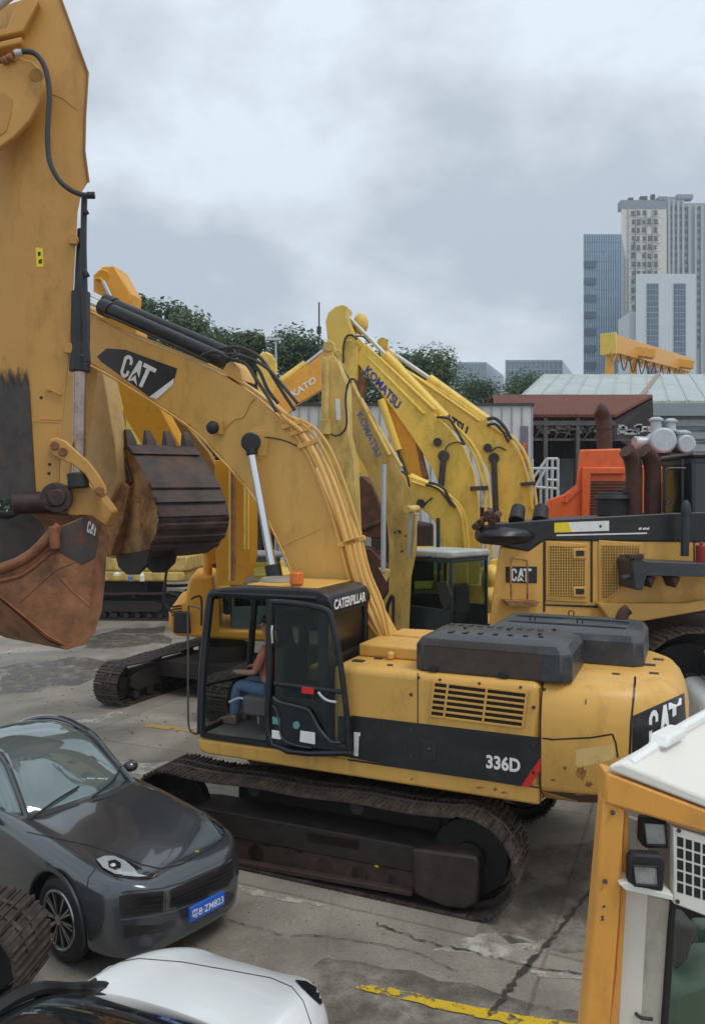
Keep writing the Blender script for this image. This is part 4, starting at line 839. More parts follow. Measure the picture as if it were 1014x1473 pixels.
m = MB(); m.prism([pw(150, 555, 23), pw(178, 552, 23), pw(180, 575, 23), pw(170, 640, 23), pw(163, 648, 23)], Vector((0, .6, 0))); m.prism([pw(182, 585, 23), pw(215, 600, 23), pw(236, 640, 23), pw(182, 640, 23)], Vector((0, .3, 0))); m.cyl(pw(185, 570, 22.8), pw(222, 612, 22.8), .12); m.build('stick', 'kom2', cx_, bevel=.03)
m = MB(); m.cyl(pw(186, 568, 22.6), pw(206, 592, 22.6), .16); m.cyl(pw(196, 614, 22.8), pw(196, 614, 22.6), .08); m.build('stick_cylinder', 'black', cx_)
# bicycle
bx = thing('bicycle', 'dark bicycle parked against the brown crawler track of the distant excavator', 'bicycle', tuple(pz(166, 887)))
Bf = FF(pz(166, 887).x, pz(166, 887).y, R(0))
for x_ in (155, 172): 
    c_ = Bf.px(x_, 871, 0); m = MB(); m.tube([c_+Vector((.36*math.cos(2*math.pi*i/20), 0, .36*math.sin(2*math.pi*i/20)-.0)) for i in range(20)], .022, closed=True, smooth=1)
    for i in range(8): m.cyl(c_, c_+Vector((.35*math.cos(math.pi*i/4), 0, .35*math.sin(math.pi*i/4))), .005, n=5)
    m.build('wheel', 'rubber', bx)
m = MB(); 
for p_, q_ in (((155, 871), (162, 871)), ((162, 871), (169, 860)), ((162, 871), (158, 858)), ((158, 858), (169, 860)), ((169, 857), (172, 871)), ((155, 871), (158, 859)), ((158, 860), (157, 853)), ((169, 860), (168, 852))): m.cyl(Bf.px(*p_, 0), Bf.px(*q_, 0), .022, n=7)
m.build('bicycle_frame', 'galv', bx)
m = MB(); m.cyl(Bf.px(165, 851, -.25), Bf.px(168, 851, .25), .02); m.build('handlebar', 'k', bx); m = MB(); m.sphere(Bf.px(157, 852, 0), .13, .07, .04); m.build('saddle', 'k', bx)
for (x_, y_, r_, h_, mt_, lb) in ((169, 828, .14, .13, 'white', 'white round cap lying on the distant brown crawler track'), (205, 836, .09, .36, 'white', 'white bottle standing on the distant brown crawler track'), (188, 836, .09, .3, 'lblue', 'blue bottle standing on the distant brown crawler track')):
    p = pw(x_, y_, 29.3); m = MB(); m.loft([[p+Vector((r_*s*math.cos(t*.524), r_*s*math.sin(t*.524), z)) for t in range(12)] for z, s in ((0, 1), (h_*.6, 1), (h_*.75, .5), (h_, .4))]); o = m.build('bottle' if h_ > .2 else 'cap', mt_, loc=p); tag(o, lb, 'bottle' if h_ > .2 else 'cap')
# ================= KOMATSU-lettered excavators
def pipes(f, pts, b, offs, r, parent, mt, nm='hydraulic_pipe', sm=3):
    m = MB()
    for ox, oy in offs: m.tube([f.px(x+ox, y+oy, b) for x, y in pts], r, n=7, smooth=sm)
    return m.build(nm, mt, parent)
# E : dull yellow, boom with its shaded belly
e_ = thing('excavator', 'dusty yellow excavator with faded blue boom lettering and a grey-roofed dark cab', 'excavator', (1.9, 19.5, 0))
E1 = FF(1.2, 17.5, R(-30))
band = [(499, 560), (504, 545), (513, 553), (518, 574), (539, 599), (553.6, 636), (575.5, 676), (588.5, 702), (600, 730), (600, 790), (592, 830), (588, 925), (582, 925), (583, 784), (580, 750), (567, 713), (545, 665), (529, 640), (512, 600), (500, 570)]
m = MB(); m.prism(P(E1, band, 0), Vector((-.36, .42, -.02))); eb = m.build('boom', 'kom3', e_, bevel=.015)
lettering(text_faces('KOMATSU', .03), [(520, 590), (549, 652), (541, 659), (513, 597)], 'boom_lettering', 'lblue', eb, lambda x, y: E1.px(x, y, -.012))
m = MB(); ES = FF(.0, 16.9, R(-8))
m = MB(); m.prism(P(ES, [(463, 512), (482, 511), (499, 553), (501, 625), (510, 665), (514, 760), (526, 850), (534, 900), (480, 900), (470, 700), (461, 640)], 0), Vector((.1, .45, 0))); es = m.build('stick', 'kom3', e_, bevel=.02)
m = MB(); m.cyl(ES.px(473, 498, -.05), ES.px(473, 498, .5), .12); m.prism(P(ES, [(464, 512), (466, 494), (474, 488), (481, 494), (482, 512)], .02), ES.n*.12); m.cyl(ES.px(487, 508, .0), ES.px(487, 508, .3), .08); m.build('stick_knuckle', 'kom3', es, bevel=.015)
m = MB(); m.cyl(ES.px(468, 516, -.1), ES.px(468, 604, -.1), .085); m.cyl(ES.px(469, 604, -.1), ES.px(468, 625, -.1), .12); m.build('bucket_cylinder', 'kom3', es, bevel=.01)
m = MB(); m.prism(P(ES, [(482, 573), (489, 574), (490, 604), (484, 604)], -.006), ES.n*.006); m.build('stick_label', 'w', es)
m = MB(); m.tube([E1.px(x, y, -.05) for x, y in ((484, 514), (494, 530), (505, 550), (516, 572), (519, 576))], .018); m.tube([ES.px(x, y, -.12) for x, y in ((499, 560), (503, 547), (510, 546), (515, 556))], .022); m.tube([ES.px(x, y, -.12) for x, y in ((500, 552), (497, 575), (499, 605), (495, 620), (484, 627), (476, 624))], .022); m.build('hydraulic_hose', 'hose', es)
m = MB(); m.cyl(ES.px(480, 512, -.1), E1.px(545, 640, .0), .03) if False else m.cyl(E1.px(506, 552, -.02), E1.px(560, 655, -.02), .05); m.cyl(E1.px(519, 574, .05), E1.px(577, 672, .05), .05); m.build('hydraulic_pipe', 'kom3', eb)
m = MB(); m.cyl(pw(552, 668, 16.6), pw(551, 822, 16.6), .055); m.build('cylinder_rod', 'galv', e_); m = MB(); m.prism([pw(545, 818, 16.6), pw(562, 820, 16.6), pw(556, 838, 16.6)], Vector((0, .3, 0))); m.build('rod_bracket', 'kom3', e_, bevel=.01)
for x_ in (592, 598):
    m = MB(); m.cyl(pw(x_, 738, 17.0), pw(x_-4, 800, 17.2), .045); m.build('boom_cylinder', 'galv' if x_ == 592 else 'kom3', e_)
m = MB(); m.cyl(pw(585, 733, 16.8), pw(600, 732, 17.3), .085); m.build('boom_pin', 'kom3', e_, bevel=.01)
m = MB()
for x, y in ((562, 766), (567, 764), (578, 771), (572, 793), (569, 765)): m.cyl(E1.px(x+6, y, -.004), E1.px(x+6, y, .03), .03)
m.build('bolt', 'k', eb)
EB = FF(.6, 18.6, R(-12))
m = MB(); m.prism(P(EB, [(512, 690), (520, 684), (535, 698), (550, 735), (560, 760), (556, 772), (540, 775), (520, 770), (512, 760)], 0), Vector((.25, .9, 0))); m.prism(P(EB, [(515, 785), (535, 790), (560, 820), (566, 838), (548, 868), (535, 862), (520, 835)], 0), Vector((.1, .7, 0))); m.prism(P(EB, [(520, 765), (560, 748), (560, 742), (518, 758)], -.05), Vector((0, .2, 0))); m.build('bucket', mat('brown_bucket', (.10, .045, .030), .75, var=.4, vs=3, dirt=(.2, .1, .06), da=.6, ds=3, bump=.3), e_, bevel=.03)
cabf = Fr(pw(649, 800, 17.0).x, 17.0, 0)   # corner of the cab nearest us
hh = (pw(586, 800, 17.9)-pw(649, 800, 17.0)); hh.z = 0; EC = Fr(cabf.o.x, cabf.o.y, math.atan2(hh.y, hh.x)); EC.n = Vector((abs(EC.n.x), abs(EC.n.y), 0))
ca = hh.length
cz0, cz1 = 1.55, 3.28
cabbox(e_, EC, 0, ca, 0, 1.42, cz0, cz1, gl='tint', mt=mat('dark_green_cab', (.02, .035, .042), .35, var=.15), roof=mat('pale_roof', (.46, .50, .49), .5, var=.12, dirt=(.2, .2, .18), da=.4, ds=4), rooft=.16)
m = MB(); m.prism(P(EC, [(628, 838), (641, 836), (650, 860), (640, 880), (632, 862)], -.25), EC.n*.05); m.tube([EC.px(x, y, -.2) for x, y in ((568, 858), (575, 840), (587, 812), (592, 803), (620, 801))], .02); m.build('mirror', 'k', e_, bevel=.01)
m = MB(); m.tube([EC.px(x, y, -.3) for x, y in ((554, 890), (558, 870), (566, 858), (566, 900))], .05); m.build('hydraulic_hose', 'hose', e_)
mE = Fr(3.4, 21.2, R(-120)); 
m = MB(); m.box(mE, -3.0, 1.2, -1.4, 1.4, 1.1, 1.5); m.box(mE, -3.0, -.1, -1.4, 1.4, 1.5, 2.3); m.build('body', 'kom', e_, bevel=.12, seg=4)
for b0 in (-1.6, 1.0): crawler(mE, -1.6, 1.7, .45, b0, b0+.6, e_, .2)
m = MB(); m.cyl(pw(700, 862, 18.6), pw(712, 860, 18.6), .3); m.sphere(pw(706, 835, 18.8), .25, .3, .4); m.build('tank', 'kom2', e_)

# F : big bright boom with dark blue lettering
f_ = thing('excavator', 'excavator whose bright yellow boom with dark blue lettering rises highest in the row', 'excavator', (4.0, 22.0, 0))
F1 = FF(2.5, 21.0, R(-14))
fb = [(500, 503), (503, 489), (514, 484), (530, 500), (620, 590), (648, 618), (668, 646), (680, 677), (687, 718), (688.6, 765), (688, 840), (662, 840), (645, 747), (633, 706), (624, 678), (595, 632), (550, 568), (511, 519)]
fbo = traced(F1, fb, 0, .5, 'boom', 'kom2', f_, bevel=.02)
lettering(text_faces('KOMATSU', .035), [(530, 525), (577.5, 578), (571, 590), (523.5, 535)], 'boom_lettering', 'blue', fbo, lambda x, y: F1.px(x, y, -.012))
traced(F1, [(468, 462), (472, 449), (483, 440), (493, 438), (500, 441), (498, 453), (507, 476), (515, 492), (513, 545), (498, 565), (478, 600), (474, 560), (471, 489)], -.1, .6, 'stick', 'kom', f_, bevel=.03)
traced(F1, [(513, 530), (526, 545), (522, 566), (510, 600), (505, 560)], .1, .3, 'stick_plate', 'rustb', f_)
traced(F1, [(549, 570), (570, 585), (597, 632), (614, 689), (608, 700), (588, 687), (576, 650), (566, 640)], .1, .3, 'rear_boom', 'amber', f_)
traced(F1, [(597, 634), (601, 632), (615, 688), (608, 690)], .07, .3, 'rust_strip', 'rustb', f_)
m = MB(); m.cyl(F1.px(548, 575, -.05), F1.px(573, 648, -.05), .11); m.build('bucket_cylinder', 'kom2', f_, bevel=.01); m = MB(); m.cyl(F1.px(571, 645, -.05), F1.px(588, 690, -.05), .05); m.build('cylinder_rod', 'steel', f_)
m = MB(); m.cyl(F1.px(497, 452, .3), F1.px(556, 512, .3), .06); m.build('cylinder_rod', 'galv', f_)
m = MB(); m.cyl(F1.px(553, 511, .3), F1.px(640, 602, .3), .16); m.cyl(F1.px(520, 505, .05), F1.px(610, 596, .0), .05); m.cyl(F1.px(527, 498, .05), F1.px(625, 590, .0), .05); m.build('stick_cylinder', 'kom2', fbo, bevel=.01)
m = MB(); m.cyl(F1.px(503, 497, -.1), F1.px(503, 497, .6), .17); m.cyl(F1.px(512, 498, -.1), F1.px(512, 498, .6), .14); m.sphere(F1.px(519, 466, .5), .22, .2, .32); m.build('stick_pin', 'kom', f_, bevel=.03)
m = MB(); m.tube([F1.px(x, y, -.2) for x, y in ((494, 522), (494, 500), (498, 485), (506, 482), (514, 488))], .03); m.tube([F1.px(x, y, -.2) for x, y in ((628, 600), (645, 602), (655, 616), (668, 640))], .035); m.tube([F1.px(x, y, -.15) for x, y in ((512, 484), (522, 484), (532, 494))], .025); m.build('hydraulic_hose', 'hose', f_)
pipes(F1, [(632, 598), (655, 618), (675, 642), (688, 672), (697, 712), (699, 760), (698, 800)], -.08, ((0, 0), (7, 2)), .045, fbo, 'kom2')
m = MB(); m.bar(F1.px(676, 703, -.15), F1.px(702, 702, -.15), .12, .12); m.cyl(F1.px(629, 636, -.02), F1.px(629, 636, -.15), .12); m.cyl(F1.px(638, 656, -.05), F1.px(638, 656, -.16), .16); m.tube([F1.px(x, y, -.08) for x, y in ((640, 648), (645, 640), (658, 636), (666, 640))], .02); m.build('boom_fitting', 'steel', fbo)
m = MB(); m.cyl(F1.px(638, 656, -.1), F1.px(633, 715, -.1), .085); m.build('boom_cylinder', 'steel', f_)
machine(f_, 4.0, 24.0, R(-110), 'kom2')
# G
g_ = thing('excavator', 'rearmost bright yellow excavator with half hidden dark lettering on its boom', 'excavator', (6.2, 27.5, 0))
G1 = FF(4.5, 25.5, R(-12))
gbo = traced(G1, [(545, 495), (556, 497), (583, 530), (650, 570), (711, 614), (737, 640), (754, 668), (765, 708), (770, 740), (770, 790), (722, 790), (719, 745), (711.5, 702), (699, 668.6), (678, 644), (640, 608), (560, 535)], 0, .5, 'boom', 'kom2', g_, bevel=.02)
lettering(text_faces('KOMATSU', .04), [(612, 572), (674, 614), (669, 629), (607, 587)], 'boom_lettering', 'k', gbo, lambda x, y: G1.px(x, y, -.012))
m = MB(); m.cyl(G1.px(556, 502, .25), G1.px(620, 546, .25), .075); m.build('cylinder_rod', 'galv', g_)
m = MB(); m.cyl(G1.px(616, 545, .25), G1.px(702, 607, .25), .19); m.cyl(G1.px(590, 537, -.1), G1.px(690, 606, -.1), .05); m.build('stick_cylinder', 'kom2', gbo, bevel=.01)
m = MB(); m.cyl(G1.px(550, 494, -.1), G1.px(550, 494, .6), .2); m.build('stick_pin', 'kom', g_)
m = MB(); m.tube([G1.px(x, y, -.1) for x, y in ((700, 603), (712, 602), (725, 614), (735, 632))], .06); m.tube([G1.px(x, y, -.1) for x, y in ((700, 612), (712, 610), (722, 620), (732, 636))], .05); m.build('hydraulic_hose', 'hose', g_)
pipes(G1, [(706, 612), (730, 630), (748, 654), (759, 690), (765, 733)], -.08, ((0, 0), (7, -1)), .05, gbo, 'kom2')
m = MB(); m.bar(G1.px(748, 697, -.15), G1.px(770, 695, -.15), .12, .12); m.cyl(G1.px(701, 644, -.02), G1.px(701, 644, -.15), .14); m.cyl(G1.px(710, 659, -.05), G1.px(710, 659, -.16), .18); m.tube([G1.px(x, y, -.08) for x, y in ((705, 650), (716, 643), (728, 648))], .025); m.build('boom_fitting', 'steel', gbo)
m = MB(); m.cyl(G1.px(710, 659, -.1), G1.px(713, 745, -.1), .1); m.build('boom_cylinder', 'steel', g_)
machine(g_, 6.5, 29.0, R(-105), 'kom2')
# H
h_ = thing('excavator', 'excavator with the lowest, short curved plain yellow boom behind the grey-roofed cab', 'excavator', (2.6, 21, 0))
H1 = FF(2.5, 19.7, R(-12))
hbo = traced(H1, [(498, 632), (505, 636), (535, 662), (588, 684), (619, 695), (645, 710), (660, 730), (669, 750), (672, 790), (672, 840), (637, 840), (635, 775), (625, 750), (614, 738), (600, 728), (580, 712), (532, 690), (500, 672)], 0, .4, 'boom', 'kom2', h_, bevel=.02)
m = MB(); m.cyl(H1.px(590, 685, .2), H1.px(640, 708, .2), .09); m.cyl(H1.px(592, 693, -.05), H1.px(630, 706, -.05), .03); m.build('stick_cylinder', 'kom2', hbo)
m = MB(); m.tube([H1.px(x, y, -.1) for x, y in ((616, 694), (628, 697), (640, 705), (646, 718), (655, 730))], .035); m.tube([H1.px(x, y, -.1) for x, y in ((612, 697), (625, 701), (635, 708), (650, 728))], .03); m.tube([H1.px(x, y, -.3) for x, y in ((577, 678), (585, 684), (589, 700))], .03); m.build('hydraulic_hose', 'hose', h_)
m = MB(); m.cyl(H1.px(605, 724, -.02), H1.px(605, 724, -.15), .11); m.tube([H1.px(x, y, -.04) for x, y in ((608, 730), (614, 722), (622, 716))], .02); m.build('work_light', 'k', h_)
pipes(H1, [(638, 708), (656, 722), (667, 745), (672, 790)], -.06, ((-3, 3), (2, 1)), .03, hbo, 'kom2')
m = MB(); m.cyl(H1.px(630, 745, -.1), H1.px(630, 800, -.1), .05); m.build('boom_cylinder', 'steel', h_)
Hf = machine(h_, 2.1, 22.8, R(-110), 'kom'); cabbox(h_, fixn(Fr(1.5, 20.8, R(5))), 0, 1.1, 0, 1.1, 1.5, 3.2, mt='cabblk', gl='glass', roof='kom2')
# I KATO
i_ = thing('excavator', 'orange-yellow excavator boom with white KATO lettering sloping up behind the row', 'excavator', (-1.6, 30, 0))
I1 = FF(-2, 28, R(5))
ib = traced(I1, [(380, 585), (395, 560), (408, 552), (458, 513), (478, 497), (500, 540), (480, 550), (459, 563), (426, 582), (400, 615)], 0, .5, 'boom', mat('kato_orange', (.78, .36, .04), .4, var=.06, dirt=(.3, .14, .04), da=.4, ds=2), i_, bevel=.02)
lettering(text_faces('KATO', .02), [(418, 563), (452, 541), (456, 549), (422, 573)], 'boom_lettering', 'w', ib, lambda x, y: I1.px(x, y, -.012))
m = MB(); m.cyl(I1.px(405, 549, .2), I1.px(440, 524, .2), .16); m.build('stick_cylinder', 'kom2', ib); m = MB(); m.cyl(I1.px(438, 525, .2), I1.px(465, 504, .2), .06); m.build('cylinder_rod', 'galv', ib)
m = MB(); m.prism(P(I1, [(370, 545), (369, 518), (374, 508), (382, 505), (392, 509), (399, 522), (398, 545), (396, 640), (372, 640)], .5), I1.n*.5); m.build('stick', 'kom', i_, bevel=.08, seg=3)
machine(i_, -3.0, 28.6, R(-60), 'kom2', width=2.4, bl=2.4)
# strip of dark clutter machines between: another excavator body behind the main boom
# ================= K : the big crawler loader/excavator at right
k_ = thing('excavator', 'large excavator on the right with mesh doors, black top band and rusty twin stacks', 'excavator', (5.5, 15.5, 0))
K1 = FF(3.0, 13.6, R(3))
m = MB(); m.prism(P(K1, [(718, 786), (760, 793), (782, 777), (964, 779), (1012, 779), (1060, 779), (1060, 860), (1012, 868), (985, 872), (930, 890), (915, 905), (860, 915), (700, 915)], 0), (K1.n*2.9+Vector((1.0, 0, 0)))); kb = m.build('body', 'cat', k_, bevel=.03)
m = MB(); m.prism(P(K1, [(694, 756), (780, 748), (966, 738), (1060, 735), (1060, 779), (964, 779), (782, 777), (759.5, 793), (717, 784), (702, 775)], -.02), (K1.n*2.9+Vector((1.0, 0, 0)))); m.build('top_band', 'k', k_, bevel=.02)
m = MB(); m.loft([[K1.px(x, 765, .2)+Vector((0, .5*math.cos(t*.5236)*s, .19*math.sin(t*.5236)*s-.06)) for t in range(12)] for x, s in ((686, .55), (692, .8), (720, 1.), (750, .85), (764, .5))]); m.build('muffler', 'black', k_, angle=60)
m = MB(); 
for x_, y_ in ((690, 752), (700, 746), (683, 758), (707, 752), (700, 740), (712, 744)): m.cyl(K1.px(x_, y_, -.05), K1.px(x_+5, y_-5, .3), .06)
m.build('manifold', 'rustp', k_, bevel=.01)
m = MB()
for x_, dx_ in ((742, 12), (776, 10)): m.cyl(K1.px(x_, 750, .6), K1.px(x_+dx_*.3, 730, .8), .15, .13); 
m.build('intake_pipe', 'rubber', k_, bevel=.02)
m = MB(); m.prism(P(K1, [(797, 752), (875.5, 749), (875.5, 763.5), (797, 766)], -.026), K1.n*.006); stq = m.build('sticker', 'w', k_); m = MB(); m.prism(P(K1, [(797, 752), (817, 751.2), (822, 765.3), (797, 766)], -.03), K1.n*.004); m.build('sticker_yellow_end', 'ylab', stq); m = MB(); m.cyl(K1.px(863, 757, -.032), K1.px(863, 757, -.02), .025); m.build('sticker_hole', 'k', stq)
m = MB(); m.prism(P(K1, [(800, 769), (930, 766), (930, 768), (800, 771)], -.024), K1.n*.006)
for x_ in (918, 924, 929): m.prism(P(K1, [(x_, 760), (x_+4, 758), (x_+4, 762), (x_, 762)], -.024), K1.n*.006)
m.build('band_marking', 'w', k_)
m = MB(); m.prism(P(K1, [(727, 815), (772, 815), (772, 839), (727, 838)], -.008), K1.n*.008); dk = m.build('decal', 'k', kb)
lettering(CATF, [(735, 817.5), (764, 818), (763, 837), (735, 836)], 'decal_lettering', 'w', dk, lambda x, y: K1.px(x, y, -.013))
mesh_m = mat('mesh_screen', (.20, .13, .04), .7, var=.3, vs=5)
for q, hz in (([(785, 778), (846, 782), (844, 867), (785, 864)], 1), ([(861, 777), (925, 781), (925, 822), (870, 868), (861, 868)], 0)):
    m = MB(); m.prism(P(K1, q, -.03), K1.n*.03); dr = m.build('mesh_door', 'cat', kb, bevel=.012)
    c_ = Vector((sum(p[0] for p in q)/len(q), sum(p[1] for p in q)/len(q))); qi = [c_+(Vector(p)-c_)*.84 for p in q]
    m = MB(); m.prism(P(K1, qi, -.036), K1.n*.006); m.build('mesh', mesh_m, dr)
    m = MB(); x0, x1 = min(p[0] for p in qi), max(p[0] for p in qi); y0, y1 = min(p[1] for p in qi), max(p[1] for p in qi)
    for i in range(15): x = x0+(x1-x0)*i/14; yy = y1 if hz else min(y1, y1-(max(0, x-873))*.85); m.bar(K1.px(x, y0, -.042), K1.px(x, yy, -.042), .012)
    for i in range(20):
        y = y0+(y1-y0)*i/19; xx = x1 if hz or y < 824 else x1-(y-824)*1.2
        m.bar(K1.px(x0, y, -.044), K1.px(xx, y, -.044), .010)
    m.build('wire', 'cat', dr)
for x_, y_ in ((833, 796), (833, 851)): 
    m = MB(); m.prism(P(K1, [(x_-9, y_-7), (x_+10, y_-7), (x_+10, y_+8), (x_-9, y_+8)], -.07), K1.n*.04); la = m.build('latch_box', 'cat', kb, bevel=.015); m = MB(); m.prism(P(K1, [(x_-5, y_-4), (x_+7, y_-4), (x_+7, y_+4), (x_-5, y_+4)], -.075), K1.n*.006); m.build('latch_recess', 'k', la)
m = MB(); m.prism(P(K1, [(781, 778), (784, 778), (784, 880), (781, 880)], -.01), K1.n*.01); m.prism(P(K1, [(849, 778), (852, 778), (852, 866), (849, 866)], -.01), K1.n*.01); m.prism(P(K1, [(784, 869), (886, 872), (886, 876), (784, 871)], -.01), K1.n*.01); m.build('panel_gap', 'k', kb)
m = MB(); m.tube([K1.px(x, y, -.12) for x, y in ((735, 865), (735, 806), (741, 803), (755, 806), (758, 812), (758, 862))], .018); m.prism(P(K1, [(727, 864), (776, 866), (771, 873), (733, 872)], -.3), K1.n*.3); m.build('step_with_handrail', 'bplate', k_, bevel=.006)
for (x_, yt, dxx) in ((911, 650, -15), (938, 655, -18)):
    m = MB(); b_ = K1.px(x_, 740, .9); t1 = K1.px(x_, 675, .9); t2 = K1.px(x_-4, 657, .85); t3 = K1.px(x_-dxx*-.7, 648, .8)
    m.tube([b_, b_.lerp(t1, .5), t1, t2, t3], [.155, .155], n=16, smooth=4); m.cyl(b_, b_+Vector((0, 0, .03)), .2); m.build('exhaust_stack', 'rustp', k_)
m = MB(); c_ = K1.px(880, 742, 1.); m.cyl(c_, K1.px(880, 716, 1.), .28, n=24); m.cyl(K1.px(880, 718, 1.), K1.px(880, 712, 1.), .34, .30, n=24); m.cyl(K1.px(880, 712, 1.), K1.px(880, 708, 1.), .24, .22, n=24); m.cyl(K1.px(896, 712, 1.), K1.px(903, 706, 1.), .12); m.build('air_cleaner', 'rubber', k_, bevel=.01)
Kc = FF(K1.px(966, 700, -.1).x, K1.px(966, 700, -.1).y, R(3))
cabbox(k_, Kc, .42, 2.4, .1, 1.3, 3.35, 5.32, mt=mat('navy_cab', (.016, .024, .034), .35, var=.3, dirt=(.05, .06, .07), da=.4, ds=5), roof='black', gl='dglass')
m = MB(); m.tube([K1.px(x, y, -.25) for x, y in ((965, 720), (957, 724), (956, 700), (957, 680), (963, 674), (985, 674))], .022); m.tube([K1.px(x, y, -.2) for x, y in ((981, 660), (981, 800))], .02); m.build('handrail', 'k', k_)
m = MB(); m.sphere(K1.px(986, 735, -.3), .09, .08, .2); m.cyl(K1.px(986, 735, -.3), K1.px(984, 800, -.3), .07); m.build('mirror', mat('blue_grey', (.025, .033, .042), .5), k_)
m = MB(); m.prism(P(K1, [(908, 808), (915, 800), (930, 807), (1060, 812), (1060, 831), (930, 828), (924, 850), (912, 848)], -.7), K1.n*.65); m.cyl(K1.px(908, 828, -.6), K1.px(893, 832, -.6), .05); m.build('platform', 'hoodg', k_, bevel=.02)
m = MB(); m.prism(P(K1, [(905, 798), (926, 797), (926, 804), (905, 804)], -.75), K1.n*.2); 
for x_ in (930, 965): m.prism(P(K1, [(x_, 830), (x_+14, 830), (x_+7, 846)], -.6), K1.n*.4)
m.build('platform_bracket', 'rustp', k_, bevel=.01)
m = MB(); m.cyl(K1.px(1008, 812, -.5), K1.px(1008, 784, -.5), .09); m.cyl(K1.px(1008, 784, -.5), K1.px(1008, 779, -.5), .03); o = m.build('extinguisher', 'redp', k_, bevel=.02, label='red extinguisher')
m = MB(); m.prism(P(K1, [(860, 868), (985, 868), (1060, 856), (1060, 870), (930, 893), (880, 896)], -.2), K1.n*.2); m.build('slope_plate', 'cat', k_, bevel=.02)
Kt = FF(6.9, 13.0, R(0))
crawler(FF(5.2, 13.9, R(3)), .6, 6.6, 1.1, -.9, -.1, k_, .34, z0=.08); crawler(FF(5.2, 16.9, R(3)), .6, 6.6, 1.1, -.9, -.1, k_, .34, z0=.08)
m = MB(); m.box(FF(4.0, 13.9, R(3)), -.6, 7, 0, 2.6, .8, 2.2); m.build('car_body', 'frame', k_)
# ================= L : orange machine
l_ = thing('excavator', 'orange excavator body behind the black band with silver air cleaners on top', 'excavator', (8.0, 22.5, 0))
L1 = FF(6.0, 20.0, R(0))
m = MB(); m.prism(P(L1, [(784, 742), (786, 719), (810, 711), (828, 697), (833, 646.5), (893, 645), (902, 668), (966, 672), (1000, 672), (1000, 760), (784, 760)], 0), (L1.n*3+Vector((1.1, 0, 0)))); m.box(L1, .4, 3.8, .1, 2.9, 1.3, 3.8); lb = m.build('body', 'orange', l_, bevel=.05, seg=3)
m = MB(); m.prism(P(L1, [(838, 672), (900, 672), (900, 682), (850, 682), (848, 745), (836, 745)], -.12), L1.n*.12); m.build('rim_panel', 'orange', lb, bevel=.03)
m = MB(); m.prism(P(L1, [(848, 692), (902, 692), (902, 742), (848, 742)], -.02), L1.n*.02); gr = m.build('grille', mat('grille_maroon', (.10, .02, .012), .7), lb)
m = MB()
for i in range(11): m.bar(L1.px(848, 695+i*4.4, -.03), L1.px(902, 695+i*4.4, -.03), .03, .02)
for i in range(4): m.bar(L1.px(944+i*4, 694, -.03), L1.px(944+i*4, 736, -.03), .02)
m.build('grille_slat', 'rustb', gr)
m = MB(); m.prism(P(L1, [(808, 722), (830, 700), (834, 704), (816, 724)], -.05), L1.n*.1); m.cyl(L1.px(818, 714, -.06), L1.px(818, 714, .1), .1); m.build('tow_bracket', 'orange', lb, bevel=.01)
m = MB(); m.cyl(L1.px(869, 648, 1.2), L1.px(868, 615, 1.2), .2); m.tube([L1.px(868, 618, 1.2), L1.px(867, 602, 1.2), L1.px(864, 592, 1.1), L1.px(858, 588, 1.1)], [.22, .19], n=14); m.build('exhaust_pipe', 'rustp', l_)
m = MB()
def can(x, y, r, tilt=(0, -1, 0), ln=.5):
    c = L1.px(x, y, .8); d = Vector(tilt).normalized(); m.cyl(c-d*ln/2, c+d*ln/2, r, n=22); m.cyl(c+d*ln/2, c+d*(ln/2+.05), r*1.06, r*.9, n=22)
can(948, 636, .33, (-.1, -1, .05), .7); can(926, 637, .17, (-1, -.2, 0), .5)
for x, y, r in ((943, 606, .19), (964, 608, .17), (962, 622, .22), (980, 625, .24)): 
    m.cyl(L1.px(x, y+22, .8), L1.px(x, y, .8), r*.75, n=20); m.cyl(L1.px(x, y, .8), L1.px(x, y-3, .8), r, r, n=22); m.cyl(L1.px(x, y-3, .8), L1.px(x, y-6, .8), r, r*.5, n=22)
can(980, 640, .24, (0, -1, 0), .6)
m.build('air_cleaner', 'galv', l_, bevel=.01)
m = MB(); m.box(L1, 2.2, 3.9, .5, 1.4, 3.8, 5.9); m.build('engine_block', 'frame', l_, bevel=.1)
crawler(L1, .8, 4.2, .55, .3, .9, l_, .25); crawler(L1, .8, 4.2, .55, 2.2, 2.8, l_, .25)
# red-marked dark machine glimpsed under the booms
r_ = thing('parked_truck', 'dark parked truck with red painted marks glimpsed between the booms behind the brown bucket', 'truck', (1.0, 25, 0))
R1 = FF(.2, 24.5, 0); m = MB(); m.box(R1, -.1, 2.4, 0, 4, .9, 3.9); m.build('body', 'frame', r_, bevel=.08)
m = MB()
for x, y, s in ((521, 757, 5), (544, 757, 8), (542, 795, 5)):
    c_ = R1.px(x, y, -.03); m.prism([c_+Vector(((s*.022)*(1 if i % 2 else .55)*math.cos(i*.628), 0, (s*.022)*(1 if i % 2 else .55)*math.sin(i*.628))) for i in range(10)], Vector((0, .02, 0)))
m.build('red_mark', 'red', r_)
m = MB(); m.prism(P(R1, [(524, 765), (534, 765), (534, 790), (524, 790)], -.02), R1.n*.02); m.build('window', 'lamp', r_)
m = MB()
for a in (.3, 2.0): m.cyl(R1.w(a, -.05, .48), R1.w(a, .3, .48), .48, n=24); m.cyl(R1.w(a, 3.6, .48), R1.w(a, 3.95, .48), .48, n=24)
m.build('wheel', 'rubber', r_, each=True)
